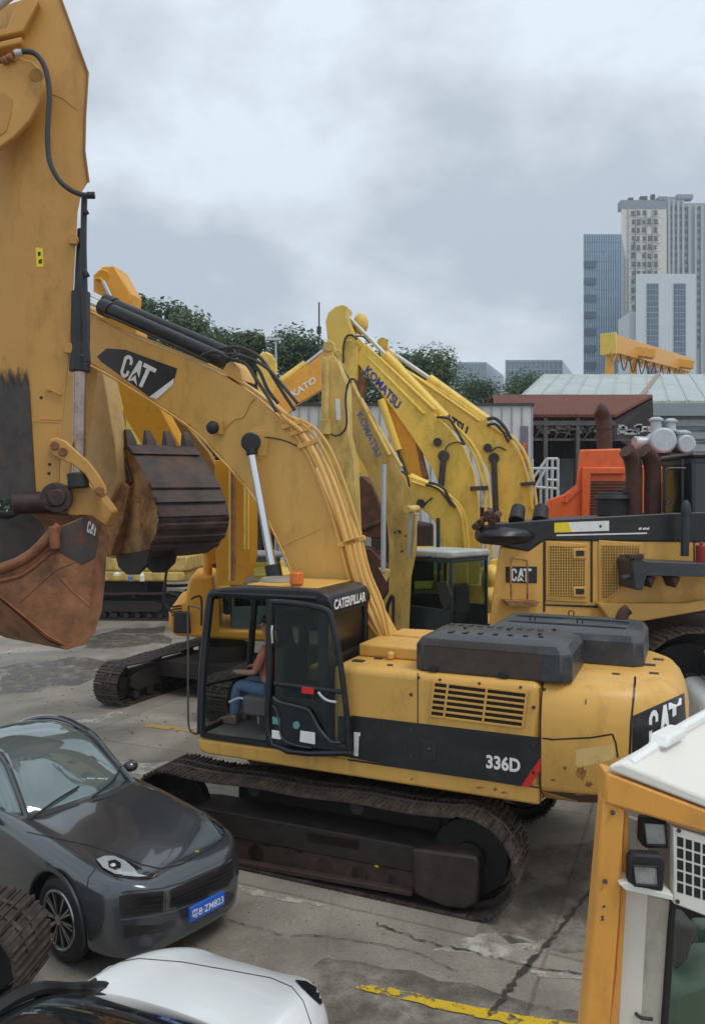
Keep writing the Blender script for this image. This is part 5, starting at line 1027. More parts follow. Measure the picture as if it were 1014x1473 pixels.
# ================= CARS
def car(name, label, pos, yaw, kind, paint, L_, W_, parent_labels=None):
    root = thing(name, label, 'car', (pos[0], pos[1], 0)); f = Fr(pos[0], pos[1], yaw)
    hw = W_/2
    w = lambda x, y, z: f.o+f.h*x+f.n*y+Vector((0, 0, z))
    if kind == 'suv':
        st = [(0.0, .60, .32, .73), (-.04, .74, .24, .86), (-.16, .88, .20, .94), (-.45, .95, .18, .97), (-.85, .99, .18, 1.02), (-1.3, 1., .2, 1.06), (-1.7, 1., .2, 1.10), (-2.4, .985, .2, 1.12), (-3.4, .99, .2, 1.14), (-4.1, 1., .25, 1.16), (-4.6, .94, .3, 1.1), (-4.85, .8, .4, .95)]
        gh = [(-1.95, .80, .74, 1.08), (-2.35, .84, .67, 1.36), (-2.68, .86, .63, 1.57), (-2.98, .87, .62, 1.635), (-3.4, .87, .61, 1.67), (-3.9, .86, .57, 1.61), (-4.4, .82, .50, 1.42), (-4.75, .76, .45, 1.12)]
        wr, wb, fx, rx = .42, 0, -1.0, -3.95; belt = 1.08
    else:
        st = [(0.0, .50, .34, .56), (-.10, .72, .25, .66), (-.3, .88, .18, .74), (-.6, .97, .16, .83), (-.95, 1., .15, .90), (-1.3, .99, .15, .93), (-1.7, .97, .15, .95), (-2.6, .97, .15, .97), (-3.3, 1., .18, 1.0), (-3.9, .99, .2, .97), (-4.3, .9, .3, .88), (-4.5, .75, .4, .75)]
        gh = [(-1.15, .74, .66, .92), (-1.5, .80, .62, 1.12), (-1.9, .82, .56, 1.36), (-2.3, .83, .53, 1.44), (-2.9, .82, .51, 1.43), (-3.5, .78, .46, 1.27), (-4.1, .70, .38, .98)]
        wr, wb, fx, rx = .34, 0, -.80, -3.3; belt = .93
    rows = []
    for x, s, zb, zt in st:
        W2 = hw*s; zm = zb+(zt-zb)*.45; fen = .035 if kind != 'suv' else .02
        half = [(0, zb), (W2*.80, zb), (W2*.97, zb+.08), (W2, zm), (W2*.985, zm+(zt-zm)*.45), (W2*(.93 if kind == 'suv' else .90), zt-(.035 if kind == 'suv' else .055)), (W2*.78, zt+fen), (W2*.50, zt-.012), (0, zt+.005)]
        rows.append([w(x-(.10 if abs(yy) > W2*.9 and x > -.3 else 0), yy, zz) for yy, zz in half]+[w(x-(.10 if abs(yy) > W2*.9 and x > -.3 else 0), -yy, zz) for yy, zz in half[-2:0:-1]])
    tmp = MB().loft(rows).build('body', paint, root, sub=2)
    cutters = []
    for x in (fx, rx):
        for s in (-1, 1):
            c = MB().cyl(w(x, s*(hw-.26), wr), w(x, s*(hw+.3), wr), wr*1.15, n=40).build('cut', paint, None); cutters.append(c)
            q = tmp.modifiers.new('b', 'BOOLEAN'); q.operation = 'DIFFERENCE'; q.object = c; q.solver = 'EXACT'
    dg = bpy.context.evaluated_depsgraph_get(); me = bpy.data.meshes.new_from_object(tmp.evaluated_get(dg)); tmp.modifiers.clear(); tmp.data = me; me.shade_smooth(); me.set_sharp_from_angle(angle=R(40))
    for c in cutters: bpy.data.objects.remove(c)
    body = tmp
    rows = []
    for x, wb_, wt, zt in gh:
        zb = belt-.10; b_ = hw*wb_; t_ = hw*wt
        half = [(0, zb), (b_, zb), (b_*.995, zb+(zt-zb)*.35), ((b_+t_)/2, zb+(zt-zb)*.72), (t_*.97, zt-.03), (t_*.7, zt), (0, zt+.02)]
        rows.append([w(x, yy, zz) for yy, zz in half]+[w(x, -yy, zz) for yy, zz in half[-2:0:-1]])
    g = MB().loft(rows).build('windows', 'carglass' if kind == 'suv' else 'dglass', root, sub=2)
    bv = bvh_of([body, g]); bb_ = bvh_of([body])
    # painted roof rails along the glass edge
    for s in (-1, 1):
        pts = []
        for x, wb_, wt, zt in gh: pts.append(w(x, s*hw*(wt*.97+.01), zt-.02))
        mm_ = MB(); mm_.tube([pts[0]+f.h*.15-Vector((0, 0, .12))]+pts, .035 if kind == 'suv' else .045, n=8); mm_.build('roof_pillar', paint if (kind == 'suv' or s < 0) else 'black', root)
        if kind != 'suv' or True:
            m = MB(); m.tube([w(x, s*hw*(wb_*.985), belt+.01) for x, wb_, wt, zt in gh], .02, n=6); m.build('window_trim', 'black', root)
        xb = gh[3][0]-.15; m = MB(); m.bar(w(xb, s*hw*.87, belt), w(xb-.02, s*hw*gh[3][2]*1.03, gh[3][3]-.05), .06, .03); m.build('door_pillar', 'black', root)
    for x in (fx, rx):
        for s in (-1, 1):
            c = w(x, s*(hw-.13), wr); d = f.n*s
            m = MB(); m.tube([c+(f.h*math.cos(2*math.pi*i/28)+Vector((0, 0, 1))*math.sin(2*math.pi*i/28))*(wr*.80) for i in range(28)], wr*.20, n=10, smooth=1, closed=True)
            m.cyl(c-d*.1, c+d*.02, wr*.72, n=28)
            wh = m.build('wheel', 'rubber', root)
            m = MB(); m.tube([c+d*.075+(f.h*math.cos(2*math.pi*i/28)+Vector((0, 0, 1))*math.sin(2*math.pi*i/28))*(wr*.655) for i in range(28)], .018, n=8, smooth=1, closed=True)
            for i in range(10):
                t = 2*math.pi*i/10
                for e_2 in (-.09, .09):
                    m.bar(c+d*.07+(f.h*math.cos(t)+Vector((0, 0, 1))*math.sin(t))*.05, c+d*.075+(f.h*math.cos(t+e_2)+Vector((0, 0, 1))*math.sin(t+e_2))*wr*.65, .018, .02)
            m.cyl(c+d*.05, c+d*.085, .05); m.build('rim', 'rim', wh)
            m = MB(); m.cyl(w(x, s*(hw-.27), wr), w(x, s*(hw-.25), wr), wr*1.1, n=30); m.build('wheel_arch', 'k', root)
            if x == fx or kind == 'suv':
                m = MB(); m.tube([w(x+wr*1.15*math.cos(t_), s*(hw*.985-.005), wr+wr*1.15*math.sin(t_)) for t_ in [R(-8+196*i/16) for i in range(17)]], .022, n=6, smooth=1); m.build('arch_trim', 'black' if kind == 'suv' else paint, root)
    for s in ((-1, 1) if kind == 'suv' else (-1,)):
        m = MB(); c = w(gh[1][0]-.15, s*(hw+.05), belt+.03); m.sphere(c, .10, .10, .075); m.bar(w(gh[1][0]-.15, s*hw*.9, belt-.02), c, .05); m.build('wing_mirror', paint, root)
    return root, f, w, body, g, bv, bb_
# SUV, heading towards the lower right
suv, sf, sw, sbody, sgl, sbv, sbb = car('parked_suv', 'dark grey SUV with blue licence plate beside the middle excavator track', (-1.53, 7.50), math.atan2(-.63, .777), 'suv', 'carpaint', 4.9, 1.86)
# nose details: traced on the body skin, front seen from the camera
def sp(poly, nm, m_, off=.006, step=3., par=None, lab=None): return patch(sbb, poly, nm, m_, par or suv, off, step, lab)
hl = sp([(137, 1236), (150, 1231), (166, 1231), (186, 1240), (209, 1253), (228, 1260), (214, 1265), (190, 1264), (165, 1261), (147, 1250)], 'headlight', 'dglass', .008)
hl2 = sp([(139, 1238), (151, 1233), (164, 1233), (180, 1240), (194, 1252), (198, 1258), (184, 1261), (166, 1259), (149, 1250)], 'headlight_lens', 'lamp', .016)
sp([(296, 1163), (306, 1168), (318, 1184), (326, 1204), (318, 1200), (306, 1184), (298, 1172)], 'headlight', 'dglass', .008)
sp([(172, 1289), (236, 1281), (234, 1311), (180, 1320), (172, 1310)], 'air_intake', 'pit', .006)
sp([(246, 1280), (335, 1240), (336, 1260), (328, 1274), (246, 1306)], 'air_intake', 'pit', .006)
sp([(178, 1332), (248, 1330), (234, 1340), (180, 1348)], 'lower_intake', 'pit', .006)
m = MB()
for q in ([(178, 1296), (234, 1290), (234, 1292), (178, 1298)], [(178, 1304), (233, 1298), (233, 1300), (178, 1306)], [(178, 1311), (232, 1305), (232, 1307), (178, 1313)], [(248, 1288), (334, 1252), (334, 1254), (248, 1290)], [(248, 1294), (332, 1258), (332, 1260), (248, 1296)]): patch(sbb, q, '', None, None, .014, 3, mb=m)
m.build('grille_slat', 'black', suv)
def nose(px, py, off=.03):
    d = Vector(((px-CX)/F_PX, 1, (CY-py)/F_PX)).normalized(); h = sbb.ray_cast(Vector((0, 0, CH)), d)
    return h[0] if h[0] else None
NP = Fr(sw(.035, 0, 0).x, sw(.035, 0, 0).y, math.atan2(sf.n.y, sf.n.x))
lc = [(287, 1297), (327, 1279), (327, 1302), (287, 1321)]
pt = nose(300, 1290) or sw(0, 0, .5)
cpl = sw(.05, 0, 0)+(sf.n if sf.n.x > 0 else -sf.n)*.10
e1 = sf.n if sf.n.x > 0 else -sf.n
zc = .50
PL_ = [cpl-e1*.22+Vector((0, 0, zc+.07)), cpl+e1*.22+Vector((0, 0, zc+.07)), cpl+e1*.22+Vector((0, 0, zc-.07)), cpl-e1*.22+Vector((0, 0, zc-.07))]
m = MB(); m.prism([p+sf.h*.004 for p in PL_], -sf.h*.03); lp_ = m.build('licence_plate', 'plate', suv, bevel=.004)
tf_ = text_faces('粤B·ZM823', .01)
MB().add([PL_[3]+e1*(.02+u*.40)+Vector((0, 0, .025+v*.09))+sf.h*.008 for u, v in tf_[0]], tf_[1]).build('plate_lettering', 'w', lp_, smooth=False)
bd = nose(284, 1224)
if bd: m = MB(); m.sphere(bd, .03, .03, .012); m.build('badge', mat('badge_gold', (.45, .32, .12), .3, .9), suv)
m = MB(); m.tube([sw(-1.88, -.7, 1.11), sw(-2.0, -.35, 1.17), sw(-2.08, .0, 1.22)], .012); m.tube([sw(-1.88, .05, 1.13), sw(-2.0, .4, 1.2), sw(-2.15, .6, 1.28)], .012); m.build('wiper', 'k', suv)
m = MB()
def sseam(pts, wpx=.8, bv_=sbb, mb_=None):
    for i in range(len(pts)-1):
        a = Vector(pts[i]); b = Vector(pts[i+1]); d = (b-a).normalized(); q = Vector((-d.y, d.x))*wpx
        patch(bv_, [a+q, b+q, b-q, a-q], '', None, None, .003, 4, mb=mb_)
sseam([(40, 1197), (90, 1208), (128, 1216), (170, 1229), (205, 1244), (232, 1250), (262, 1243), (300, 1222), (322, 1205)], .8, sbb, m)
sseam([(176, 1284), (234, 1278), (262, 1270), (336, 1238)], .9, sbb, m); sseam([(138, 1250), (128, 1262), (125, 1280)], .7, sbb, m)
if m.v: m.build('panel_gap', 'k', suv)
sp([(180, 1258), (196, 1258), (212, 1262), (200, 1263), (176, 1261)], 'daytime_light', 'galv', .014)
m = MB(); m.sphere(nose(163, 1247) or sw(-.3, -.7, .85), .035) ; m.build('headlight_bulb', 'galv', suv)
m = MB(); sseam([(174, 1323), (210, 1319), (248, 1311), (300, 1293), (337, 1276)], 1.1, sbb, m); sseam([(241, 1284), (241, 1310)], 1.8, sbb, m); sseam([(174, 1303), (236, 1296)], .9, sbb, m); sseam([(247, 1292), (334, 1256)], .9, sbb, m)
if m.v: m.build('grille_trim', mat('trim_grey', (.13, .135, .14), .35, .4), suv)
sp([(156, 1241), (166, 1239), (174, 1244), (174, 1251), (166, 1254), (157, 1250)], 'headlight_projector', 'dglass', .020)
# white coupe, nose away
wc, wf, ww, wbody, wgl, wbv, wbb = car('parked_coupe', 'white coupe with black glass roof at the bottom left, in front of the dark SUV', (-.80, 6.44), math.atan2(.92, .40), 'coupe', 'carwhite', 4.5, 1.92)
def wp(poly, nm, m_, off=.006): return patch(wbb, poly, nm, m_, wc, off, 4.)
wp([(424, 1411), (440, 1413), (458, 1424), (466, 1440), (460, 1446), (446, 1434), (432, 1420)], 'headlight', 'dglass', .01)
m = MB(); sseam([(150, 1388), (200, 1379), (262, 1384), (330, 1396), (390, 1407), (420, 1420), (436, 1440), (448, 1475)], .45, wbb, m)
if m.v: m.build('panel_gap', 'k', wc)
# track end at the left edge
tl = thing('excavator_undercarriage', 'brown crawler track end poking in beside the front wheel of the dark SUV', 'crawler track', (-3.6, 6.9, 0))
crawler(FF(-5.0, 6.85, R(-4)), -2.4, 1.75, .44, -.25, .40, tl, .19, z0=.05)
crawler(FF(-5.0, 9.3, R(-4)), -2.4, .2, .44, .8, 1.4, tl, .19, z0=.05) if False else None
# ================= LOADER at lower right
ld = thing('wheel_loader', 'orange and white loader cab corner with two square work lamps at the lower right edge', 'loader', (1.6, 3.2, 0))
Q = FF(1.2, 3.3, R(-3))
def lq(pts, b, th, nm, m_, par=ld, bevel=.008, **k): return traced(Q, pts, b, th, nm, m_, par, bevel=bevel, **k)
beam = lq([(872, 1111), (1014, 1165), (1120, 1207), (1120, 1238), (1014, 1199), (869, 1156)], 0, .14, 'roof_beam', 'loader', bevel=.012)
post = lq([(868, 1150), (899, 1165), (896, 1210), (893, 1290), (884, 1400), (874, 1520), (860, 1640), (822, 1640), (836, 1500), (848, 1380), (858, 1262)], .012, .10, 'post', 'loader', bevel=.012)
m = MB(); m.box(Q, 0, 0, 0, 0, 0, 0) if False else None
m.prism(P(Q, [(898, 1168), (904, 1172), (900, 1290), (893, 1400), (880, 1560), (870, 1640), (862, 1640), (874, 1500), (886, 1400), (893, 1290)], .08), Q.n*.25); m.build('post_side', 'loader', post)
m = MB()
for x, y in ((881, 1169), (870, 1268)): m.cyl(Q.px(x, y, .013), Q.px(x, y, -.004), .011, n=6)
m.build('bolt', 'steel', post, bevel=.001)
m = MB(); 
for x, y in ((867.5, 1303), (865.5, 1318), (865.5, 1322)): m.cyl(Q.px(x, y, .0115), Q.px(x, y, .03), .0075, n=12)
m.build('bolt_hole', 'k', post)
# roof
def qz(px, py, z): return pz(px, py, z)
zr = Q.px(875, 1104, 0).z
m = MB(); base = [Q.px(872, 1110, 0), Q.px(1014, 1164, 0), Q.px(1120, 1206, 0)]
back = [p+Q.n*1.15+Vector((.22, 0, -.0)) for p in base]
def roof_top(i0, dz): pass
m.prism([Q.px(872, 1108, 0), Q.px(1120, 1204, 0), Q.px(1120, 1190, 0), Q.px(893, 1097, 0), Q.px(876, 1100, 0)], Vector((.82, .86, 0))); rfo = m.build('roof', 'cream', ld, bevel=.02, seg=3)
m = MB(); c0 = Q.px(905, 1101, .05); m.tube([c0, c0+Vector((.40, .42, .03)), c0+Vector((.76, .80, .03))], .03, n=8); m.build('roof_rim', 'white', rfo)
m = MB(); c1 = Q.px(893, 1098, 0)+Vector((.20, .24, 0)); m.prism([c1, c1+Vector((.16, .17, 0)), c1+Vector((.18, .19, .05)), c1+Vector((.03, .04, .05))], Vector((.08, -.05, 0))); m.build('roof_bracket', 'white', rfo, bevel=.015)
m = MB(); m.prism([Q.px(960, 1131, 0)+Q.n*.1+Vector((0, 0, .004)), Q.px(968, 1134, 0)+Q.n*.1+Vector((0, 0, .004)), Q.px(968, 1134, 0)+Q.n*.12+Vector((0, 0, .004)), Q.px(960, 1131, 0)+Q.n*.12+Vector((0, 0, .004))], Vector((0, 0, .003))); m.build('roof_mark', 'k', rfo)
# inner structure
lq([(905, 1176), (932, 1186), (932, 1290), (922, 1473), (915, 1640), (878, 1640), (888, 1473), (897, 1290)], .16, .04, 'inner_post', 'cream')
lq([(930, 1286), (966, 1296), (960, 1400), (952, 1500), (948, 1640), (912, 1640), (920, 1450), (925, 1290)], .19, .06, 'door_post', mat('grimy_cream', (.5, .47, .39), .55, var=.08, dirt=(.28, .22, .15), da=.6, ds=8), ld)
lq([(966, 1290), (973, 1296), (967, 1400), (960, 1500), (955, 1640), (945, 1640), (952, 1473), (962, 1330)], .17, .08, 'door_seal', 'rubber')
lq([(890, 1272), (899, 1269), (968, 1288), (968, 1296), (899, 1281)], -.02, .2, 'lamp_shelf', 'cream', bevel=.004)
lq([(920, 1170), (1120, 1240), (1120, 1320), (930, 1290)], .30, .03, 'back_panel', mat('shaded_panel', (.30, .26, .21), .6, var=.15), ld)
for poly, ip, nm in (([(922, 1178), (959, 1180), (962, 1222), (928, 1221), (921, 1214)], [(925, 1183), (956, 1185), (959, 1216), (929, 1215)], 0), ([(905, 1236), (911, 1229), (950, 1231), (957, 1240), (954, 1283), (910, 1279), (905, 1272)], [(910, 1245), (945, 1247), (947, 1275), (913, 1272)], 1)):
    lm = lq(poly, -.02 if nm else .06, .06, 'work_lamp', 'rubber', bevel=.01)
    m = MB(); m.prism(P(Q, ip, (-.024 if nm else .056)), Q.n*.006); m.build('lamp_lens', mat('lens_glass', (.33, .33, .31), .15, var=.3, vs=20, dirt=(.2, .18, .15), da=.5, ds=20), lm, bevel=.003)
    m = MB(); cc = [Vector(p) for p in ip]; m.tube([Q.px(p.x, p.y, (-.03 if nm else .05)) for p in cc], .006, closed=True, smooth=1); m.build('lamp_rim', 'rubber', lm)
gr_ = lq([(968, 1190), (1014, 1204), (1120, 1238), (1120, 1345), (1014, 1318), (968, 1300)], .02, .05, 'vent_panel', 'cream', bevel=.006)
m = MB()
for i in range(9):
    for j in range(5):
        x = 973.5+i*12.2; y = 1203+j*16.6+(x-973)*.30
        m.prism(P(Q, [(x, y), (x+9, y+2.6), (x+9, y+16), (x, y+13.4)], .018), Q.n*.012)
m.build('vent_hole', 'k', gr_)
m = MB()
for x, y in ((976, 1193), (974, 1295)): m.cyl(Q.px(x, y+2, .02), Q.px(x, y+2, .012), .009)
m.build('bolt', 'k', gr_)
# interior glimpsed
Qb = FF(1.7, 4.1, 0)
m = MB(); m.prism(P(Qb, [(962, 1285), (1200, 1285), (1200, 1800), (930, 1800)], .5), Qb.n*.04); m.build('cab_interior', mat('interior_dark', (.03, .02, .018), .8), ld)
m = MB(); m.prism(P(Qb, [(965, 1440), (975, 1425), (1000, 1418), (1030, 1400), (1200, 1390), (1200, 1800), (950, 1800)], -.1), Qb.n*.3); m.prism(P(Qb, [(1000, 1330), (1080, 1330), (1080, 1400), (1008, 1400)], .3), Qb.n*.1); m.build('dashboard', 'green', ld, bevel=.03)
m = MB(); m.prism(P(Qb, [(975, 1330), (1004, 1335), (990, 1380), (972, 1400)], 0), Qb.n*.2); m.build('side_console', 'seat', ld, bevel=.02)
m = MB(); m.sphere(Qb.px(1006, 1408, -.02), .04, .04, .02); m.build('yellow_knob', 'kom3', ld)
m = MB(); m.tube([Q.px(x, y, .15) for x, y in ((914, 1458), (922, 1464), (938, 1466))], .008); m.build('door_latch', 'steel', ld)
# rest of the loader, below and beyond the frame
lo = FF(2.6, 4.0, R(-3)); m = MB(); m.box(lo, -.55, 1.6, -.7, 1.2, .9, 1.5); m.box(lo, .1, 4., -.4, 1.0, .9, 1.9); m.build('chassis', 'loader', ld, bevel=.06)
for a in (.6, 3.2):
    for b in (-.95, .75): m = MB(); m.cyl(lo.w(a, b, .7), lo.w(a, b+.45, .7), .7, n=32); m.build('wheel', 'rubber', ld, bevel=.08, seg=3)
# small white car roof far right
vc = thing('parked_van', 'white vehicle corner just visible at the right edge behind the yellow counterweight', 'van', (6.1, 12.2, 0)); vf = FF(5.30, 11.6, R(-12))
m = MB(); m.box(vf, 0, 3.5, 0, 1.7, .35, 1.55); m.build('body', 'white', vc, bevel=.2, seg=4); m = MB(); m.box(vf, .25, 3.2, .15, 1.55, 1.55, 1.95); m.build('windows', 'dglass', vc, bevel=.12, seg=3)
m = MB(); m.box(vf, .35, 3.1, .22, 1.48, 1.95, 2.02); m.build('roof', 'white', vc, bevel=.03)
m = MB()
for a in (.7, 2.8): m.cyl(vf.w(a, -.02, .33), vf.w(a, .2, .33), .33); m.cyl(vf.w(a, 1.5, .33), vf.w(a, 1.72, .33), .33)
m.build('wheel', 'rubber', vc, each=True)
# ================= GROUND
def nodes_ground():
    m = bpy.data.materials.new('yard_concrete'); m.use_nodes = True; t = m.node_tree; b = t.nodes['Principled BSDF']
    NN = lambda ty, **k: (lambda n: ([setattr(n, a, v) for a, v in k.items()], n)[1])(t.nodes.new(ty))
    K = t.links.new
    co = NN('ShaderNodeTexCoord'); o = co.outputs['Object']
    def noise(s, d=6, r=.6, dist=0, vec=None):
        n = NN('ShaderNodeTexNoise'); n.inputs['Scale'].default_value = s; n.inputs['Detail'].default_value = d; n.inputs['Roughness'].default_value = r; n.inputs['Distortion'].default_value = dist; K(vec or o, n.inputs[0]); return n.outputs[0]
    def ramp(i, a, ca, b_, cb):
        r = NN('ShaderNodeValToRGB'); e = r.color_ramp; e.elements[0].position = a; e.elements[0].color = tuple(ca)+(1,); e.elements[1].position = b_; e.elements[1].color = tuple(cb)+(1,); K(i, r.inputs[0]); return r.outputs[0]
    def mix(f, a, b_, bt='MIX'):
        n = NN('ShaderNodeMix', data_type='RGBA', blend_type=bt)
        if isinstance(f, float): n.inputs[0].default_value = f
        else: K(f, n.inputs[0])
        for i, v in ((6, a), (7, b_)):
            if isinstance(v, tuple): n.inputs[i].default_value = v
            else: K(v, n.inputs[i])
        return n.outputs[2]
    base = ramp(noise(.55, 8, .62, .4), .30, (.165, .145, .120), .70, (.37, .330, .275))
    fine = ramp(noise(28, 5, .7), .3, (.80,)*3, .7, (1.18,)*3)
    c = mix(1., base, fine, 'MULTIPLY')
    v = NN('ShaderNodeTexVoronoi'); v.inputs['Scale'].default_value = 34; K(o, v.inputs[0])
    agg = ramp(v.outputs['Distance'], .10, (1, 1, 1), .22, (0, 0, 0)); am = ramp(noise(.8, 4, .6), .50, (0, 0, 0), .62, (1, 1, 1))
    agg2 = mix(1., agg, am, 'MULTIPLY'); c = mix(agg2, c, (.48, .45, .40, 1))
    # damp, muddy areas
    wet = ramp(noise(.28, 7, .6, .6), .50, (0, 0, 0), .60, (1, 1, 1)); wn = mix(1., wet, (.38, .38, .38, 1), 'MULTIPLY')
    c = mix(wn, c, (.085, .072, .058, 1))
    mp_ = NN('ShaderNodeMapping'); mp_.inputs['Rotation'].default_value = (0, 0, R(23.5)); mp_.inputs['Location'].default_value = (1.25, -.34, 0); K(o, mp_.inputs[0])
    br = NN('ShaderNodeTexBrick'); br.offset = 0; br.inputs['Scale'].default_value = 1; br.inputs['Brick Width'].default_value = 4.6; br.inputs['Row Height'].default_value = 3.6; br.inputs['Mortar Size'].default_value = .022; br.inputs['Mortar Smooth'].default_value = .2
    br.inputs['Color1'].default_value = (1, 1, 1, 1); br.inputs['Color2'].default_value = (.86, .86, .86, 1); br.inputs['Mortar'].default_value = (.68, .66, .63, 1)
    dv = NN('ShaderNodeMix', data_type='VECTOR'); dn = NN('ShaderNodeTexNoise'); dn.inputs['Scale'].default_value = 2.5; K(o, dn.inputs[0]); dv.inputs[0].default_value = .03; K(mp_.outputs[0], dv.inputs[4]); K(dn.outputs['Color'], dv.inputs[5]); K(dv.outputs[1], br.inputs[0])
    c = mix(1., c, br.outputs[0], 'MULTIPLY')
    vc_ = NN('ShaderNodeTexVoronoi'); vc_.feature = 'DISTANCE_TO_EDGE'; vc_.inputs['Scale'].default_value = .35
    dv2 = NN('ShaderNodeMix', data_type='VECTOR'); dv2.inputs[0].default_value = .18; dn2 = NN('ShaderNodeTexNoise'); dn2.inputs['Scale'].default_value = 1.4; dn2.inputs['Detail'].default_value = 6; K(o, dn2.inputs[0]); K(o, dv2.inputs[4]); K(dn2.outputs['Color'], dv2.inputs[5]); K(dv2.outputs[1], vc_.inputs[0])
    cr = ramp(vc_.outputs['Distance'], .0, (.35,)*3, .006, (1,)*3); c = mix(.18, c, mix(1., c, cr, 'MULTIPLY'))
    K(c, b.inputs['Base Color'])
    K(ramp(wet, 0, (.80,)*3, 1, (.30,)*3), b.inputs['Roughness'])
    bp = NN('ShaderNodeBump'); bp.inputs['Strength'].default_value = .35; bp.inputs['Distance'].default_value = .01; K(noise(45, 6, .7), bp.inputs['Height']); K(bp.outputs[0], b.inputs['Normal'])
    return m
g0 = nodes_ground()
m = MB(); m.add([(-900, -40, 0), (900, -40, 0), (900, 1500, 0), (-900, 1500, 0)], [(0, 1, 2, 3)]); gd = m.build('ground', g0, smooth=False); gd['kind'] = 'structure'
def ground_patch(pts, z, nm, mt_, jag=.04, seed=1, n=5):
    rr = random.Random(seed); P_ = [pz(x, y, 0) for x, y in pts]; Q_ = []
    for i in range(len(P_)):
        a = P_[i]; b = P_[(i+1) % len(P_)]
        for k in range(n): q = a.lerp(b, k/n); Q_.append(Vector((q.x+rr.uniform(-jag, jag), q.y+rr.uniform(-jag, jag), z)))
    vs, fs = tri2d([(q.x, q.y) for q in Q_], 50.)
    m = MB(); m.add([(v.x, v.y, z) for v in vs], fs); o = m.build(nm, mt_, smooth=False); o['kind'] = 'structure'; return o
# worn paint: alpha breaks in the paint itself
def worn(nm, col, th, base=None, sc=9, rough=.6, sp=.03):
    m = bpy.data.materials.new(nm); m.use_nodes = True; t = m.node_tree; b = t.nodes['Principled BSDF']; b.inputs['Roughness'].default_value = rough
    co = t.nodes.new('ShaderNodeTexCoord'); n = t.nodes.new('ShaderNodeTexNoise'); n.inputs['Scale'].default_value = sc; n.inputs['Detail'].default_value = 8; n.inputs['Roughness'].default_value = .7; t.links.new(co.outputs['Object'], n.inputs[0])
    r = t.nodes.new('ShaderNodeValToRGB'); r.color_ramp.elements[0].position = th-sp; r.color_ramp.elements[1].position = th+sp; t.links.new(n.outputs[0], r.inputs[0]); t.links.new(r.outputs[0], b.inputs['Alpha'])
    n2 = t.nodes.new('ShaderNodeTexNoise'); n2.inputs['Scale'].default_value = 20; t.links.new(co.outputs['Object'], n2.inputs[0]); r2_ = t.nodes.new('ShaderNodeValToRGB'); r2_.color_ramp.elements[0].color = tuple(x*.7 for x in col)+(1,); r2_.color_ramp.elements[1].color = tuple(min(1, x*1.2) for x in col)+(1,); t.links.new(n2.outputs[0], r2_.inputs[0]); t.links.new(r2_.outputs[0], b.inputs['Base Color'])
    return m
o = ground_patch([(512, 1418), (560, 1422), (640, 1441), (720, 1456), (800, 1470), (870, 1482), (870, 1495), (780, 1482), (700, 1468), (620, 1450), (550, 1432), (515, 1424)], .012, 'painted_line', worn('line_paint', (.62, .42, .02), .44), .015)
o = ground_patch([(240, 1350), (300, 1362), (300, 1376), (240, 1370)], .008, 'painted_mark', worn('mark_paint', (.35, .22, .03), .52), .02)
o = ground_patch([(210, 1041), (280, 1049), (285, 1054), (210, 1046)], .008, 'painted_line', worn('faint_paint', (.42, .28, .06), .42), .02)
lt = worn('pale_concrete', (.46, .43, .38), .48, sc=3.5, rough=.85, sp=.10)
ground_patch([(648, 1355), (700, 1342), (775, 1352), (776, 1362), (752, 1392), (690, 1376), (620, 1368)], .004, 'pale_patch', lt, .04, 2)
ground_patch([(100, 1070), (200, 1098), (262, 1096), (190, 1120), (90, 1090)], .004, 'pale_patch', lt, .06, 3)
ground_patch([(60, 1050), (170, 1022), (178, 1027), (80, 1058)], .004, 'pale_patch', lt, .04, 4)
ground_patch([(340, 1275), (420, 1292), (470, 1302), (440, 1304), (360, 1288)], .006, 'pale_patch', lt, .03, 5)
ground_patch([(760, 1395), (870, 1404), (866, 1413), (770, 1404)], .006, 'pale_patch', lt, .03, 6)
dk_ = worn('damp_stain', (.12, .10, .084), .50, sc=2.2, rough=.3, sp=.12)
ground_patch([(470, 1375), (560, 1390), (760, 1440), (870, 1465), (870, 1560), (420, 1560), (400, 1430)], .004, 'damp_patch', worn('damp_stain3', (.13, .112, .095), .56, sc=1.6, rough=.3, sp=.16), .05, 7)
ground_patch([(180, 905), (240, 900), (250, 925), (150, 935), (100, 925)], .004, 'damp_patch', dk_, .2, 8)
ground_patch([(0, 960), (110, 945), (180, 950), (120, 985), (0, 1000)], .004, 'damp_patch', dk_, .15, 9)
ground_patch([(700, 1230), (900, 1200), (900, 1350), (800, 1370), (690, 1340)], .004, 'damp_patch', worn('dark_stain2', (.14, .125, .108), .57, sc=1.5, rough=.5, sp=.14), .1, 10)
crk = worn('crack_dark', (.045, .040, .034), .44, sc=5, rough=.9, sp=.08)
m = MB()
def crack(pts, w0, seed):
    rr = random.Random(seed); P_ = [pz(x, y, 0) for x, y in pts]; Q_ = []
    for i in range(len(P_)-1):
        for k in range(10): q = P_[i].lerp(P_[i+1], k/10); Q_.append(q+Vector((rr.uniform(-.02, .02), rr.uniform(-.02, .02), 0)))
    Q_.append(P_[-1]); L_ = []; R_ = []
    for i, q in enumerate(Q_):
        d = (Q_[min(i+1, len(Q_)-1)]-Q_[max(0, i-1)]).normalized(); nn_ = Vector((-d.y, d.x, 0)); w_ = w0*rr.uniform(.3, 1.2); L_.append(q+nn_*w_+Vector((0, 0, .0165))); R_.append(q-nn_*w_+Vector((0, 0, .0165)))
    m.add(L_+R_, [(i, i+1, i+1+len(L_), i+len(L_)) for i in range(len(L_)-1)])
crack([(704, 1462), (735, 1420), (760, 1388), (800, 1345), (830, 1305), (860, 1270)], .035, 1)
crack([(540, 1330), (600, 1352), (680, 1372), (760, 1392), (870, 1408)], .012, 2)
crack([(330, 1325), (400, 1345), (500, 1352), (600, 1372), (660, 1400)], .006, 3)
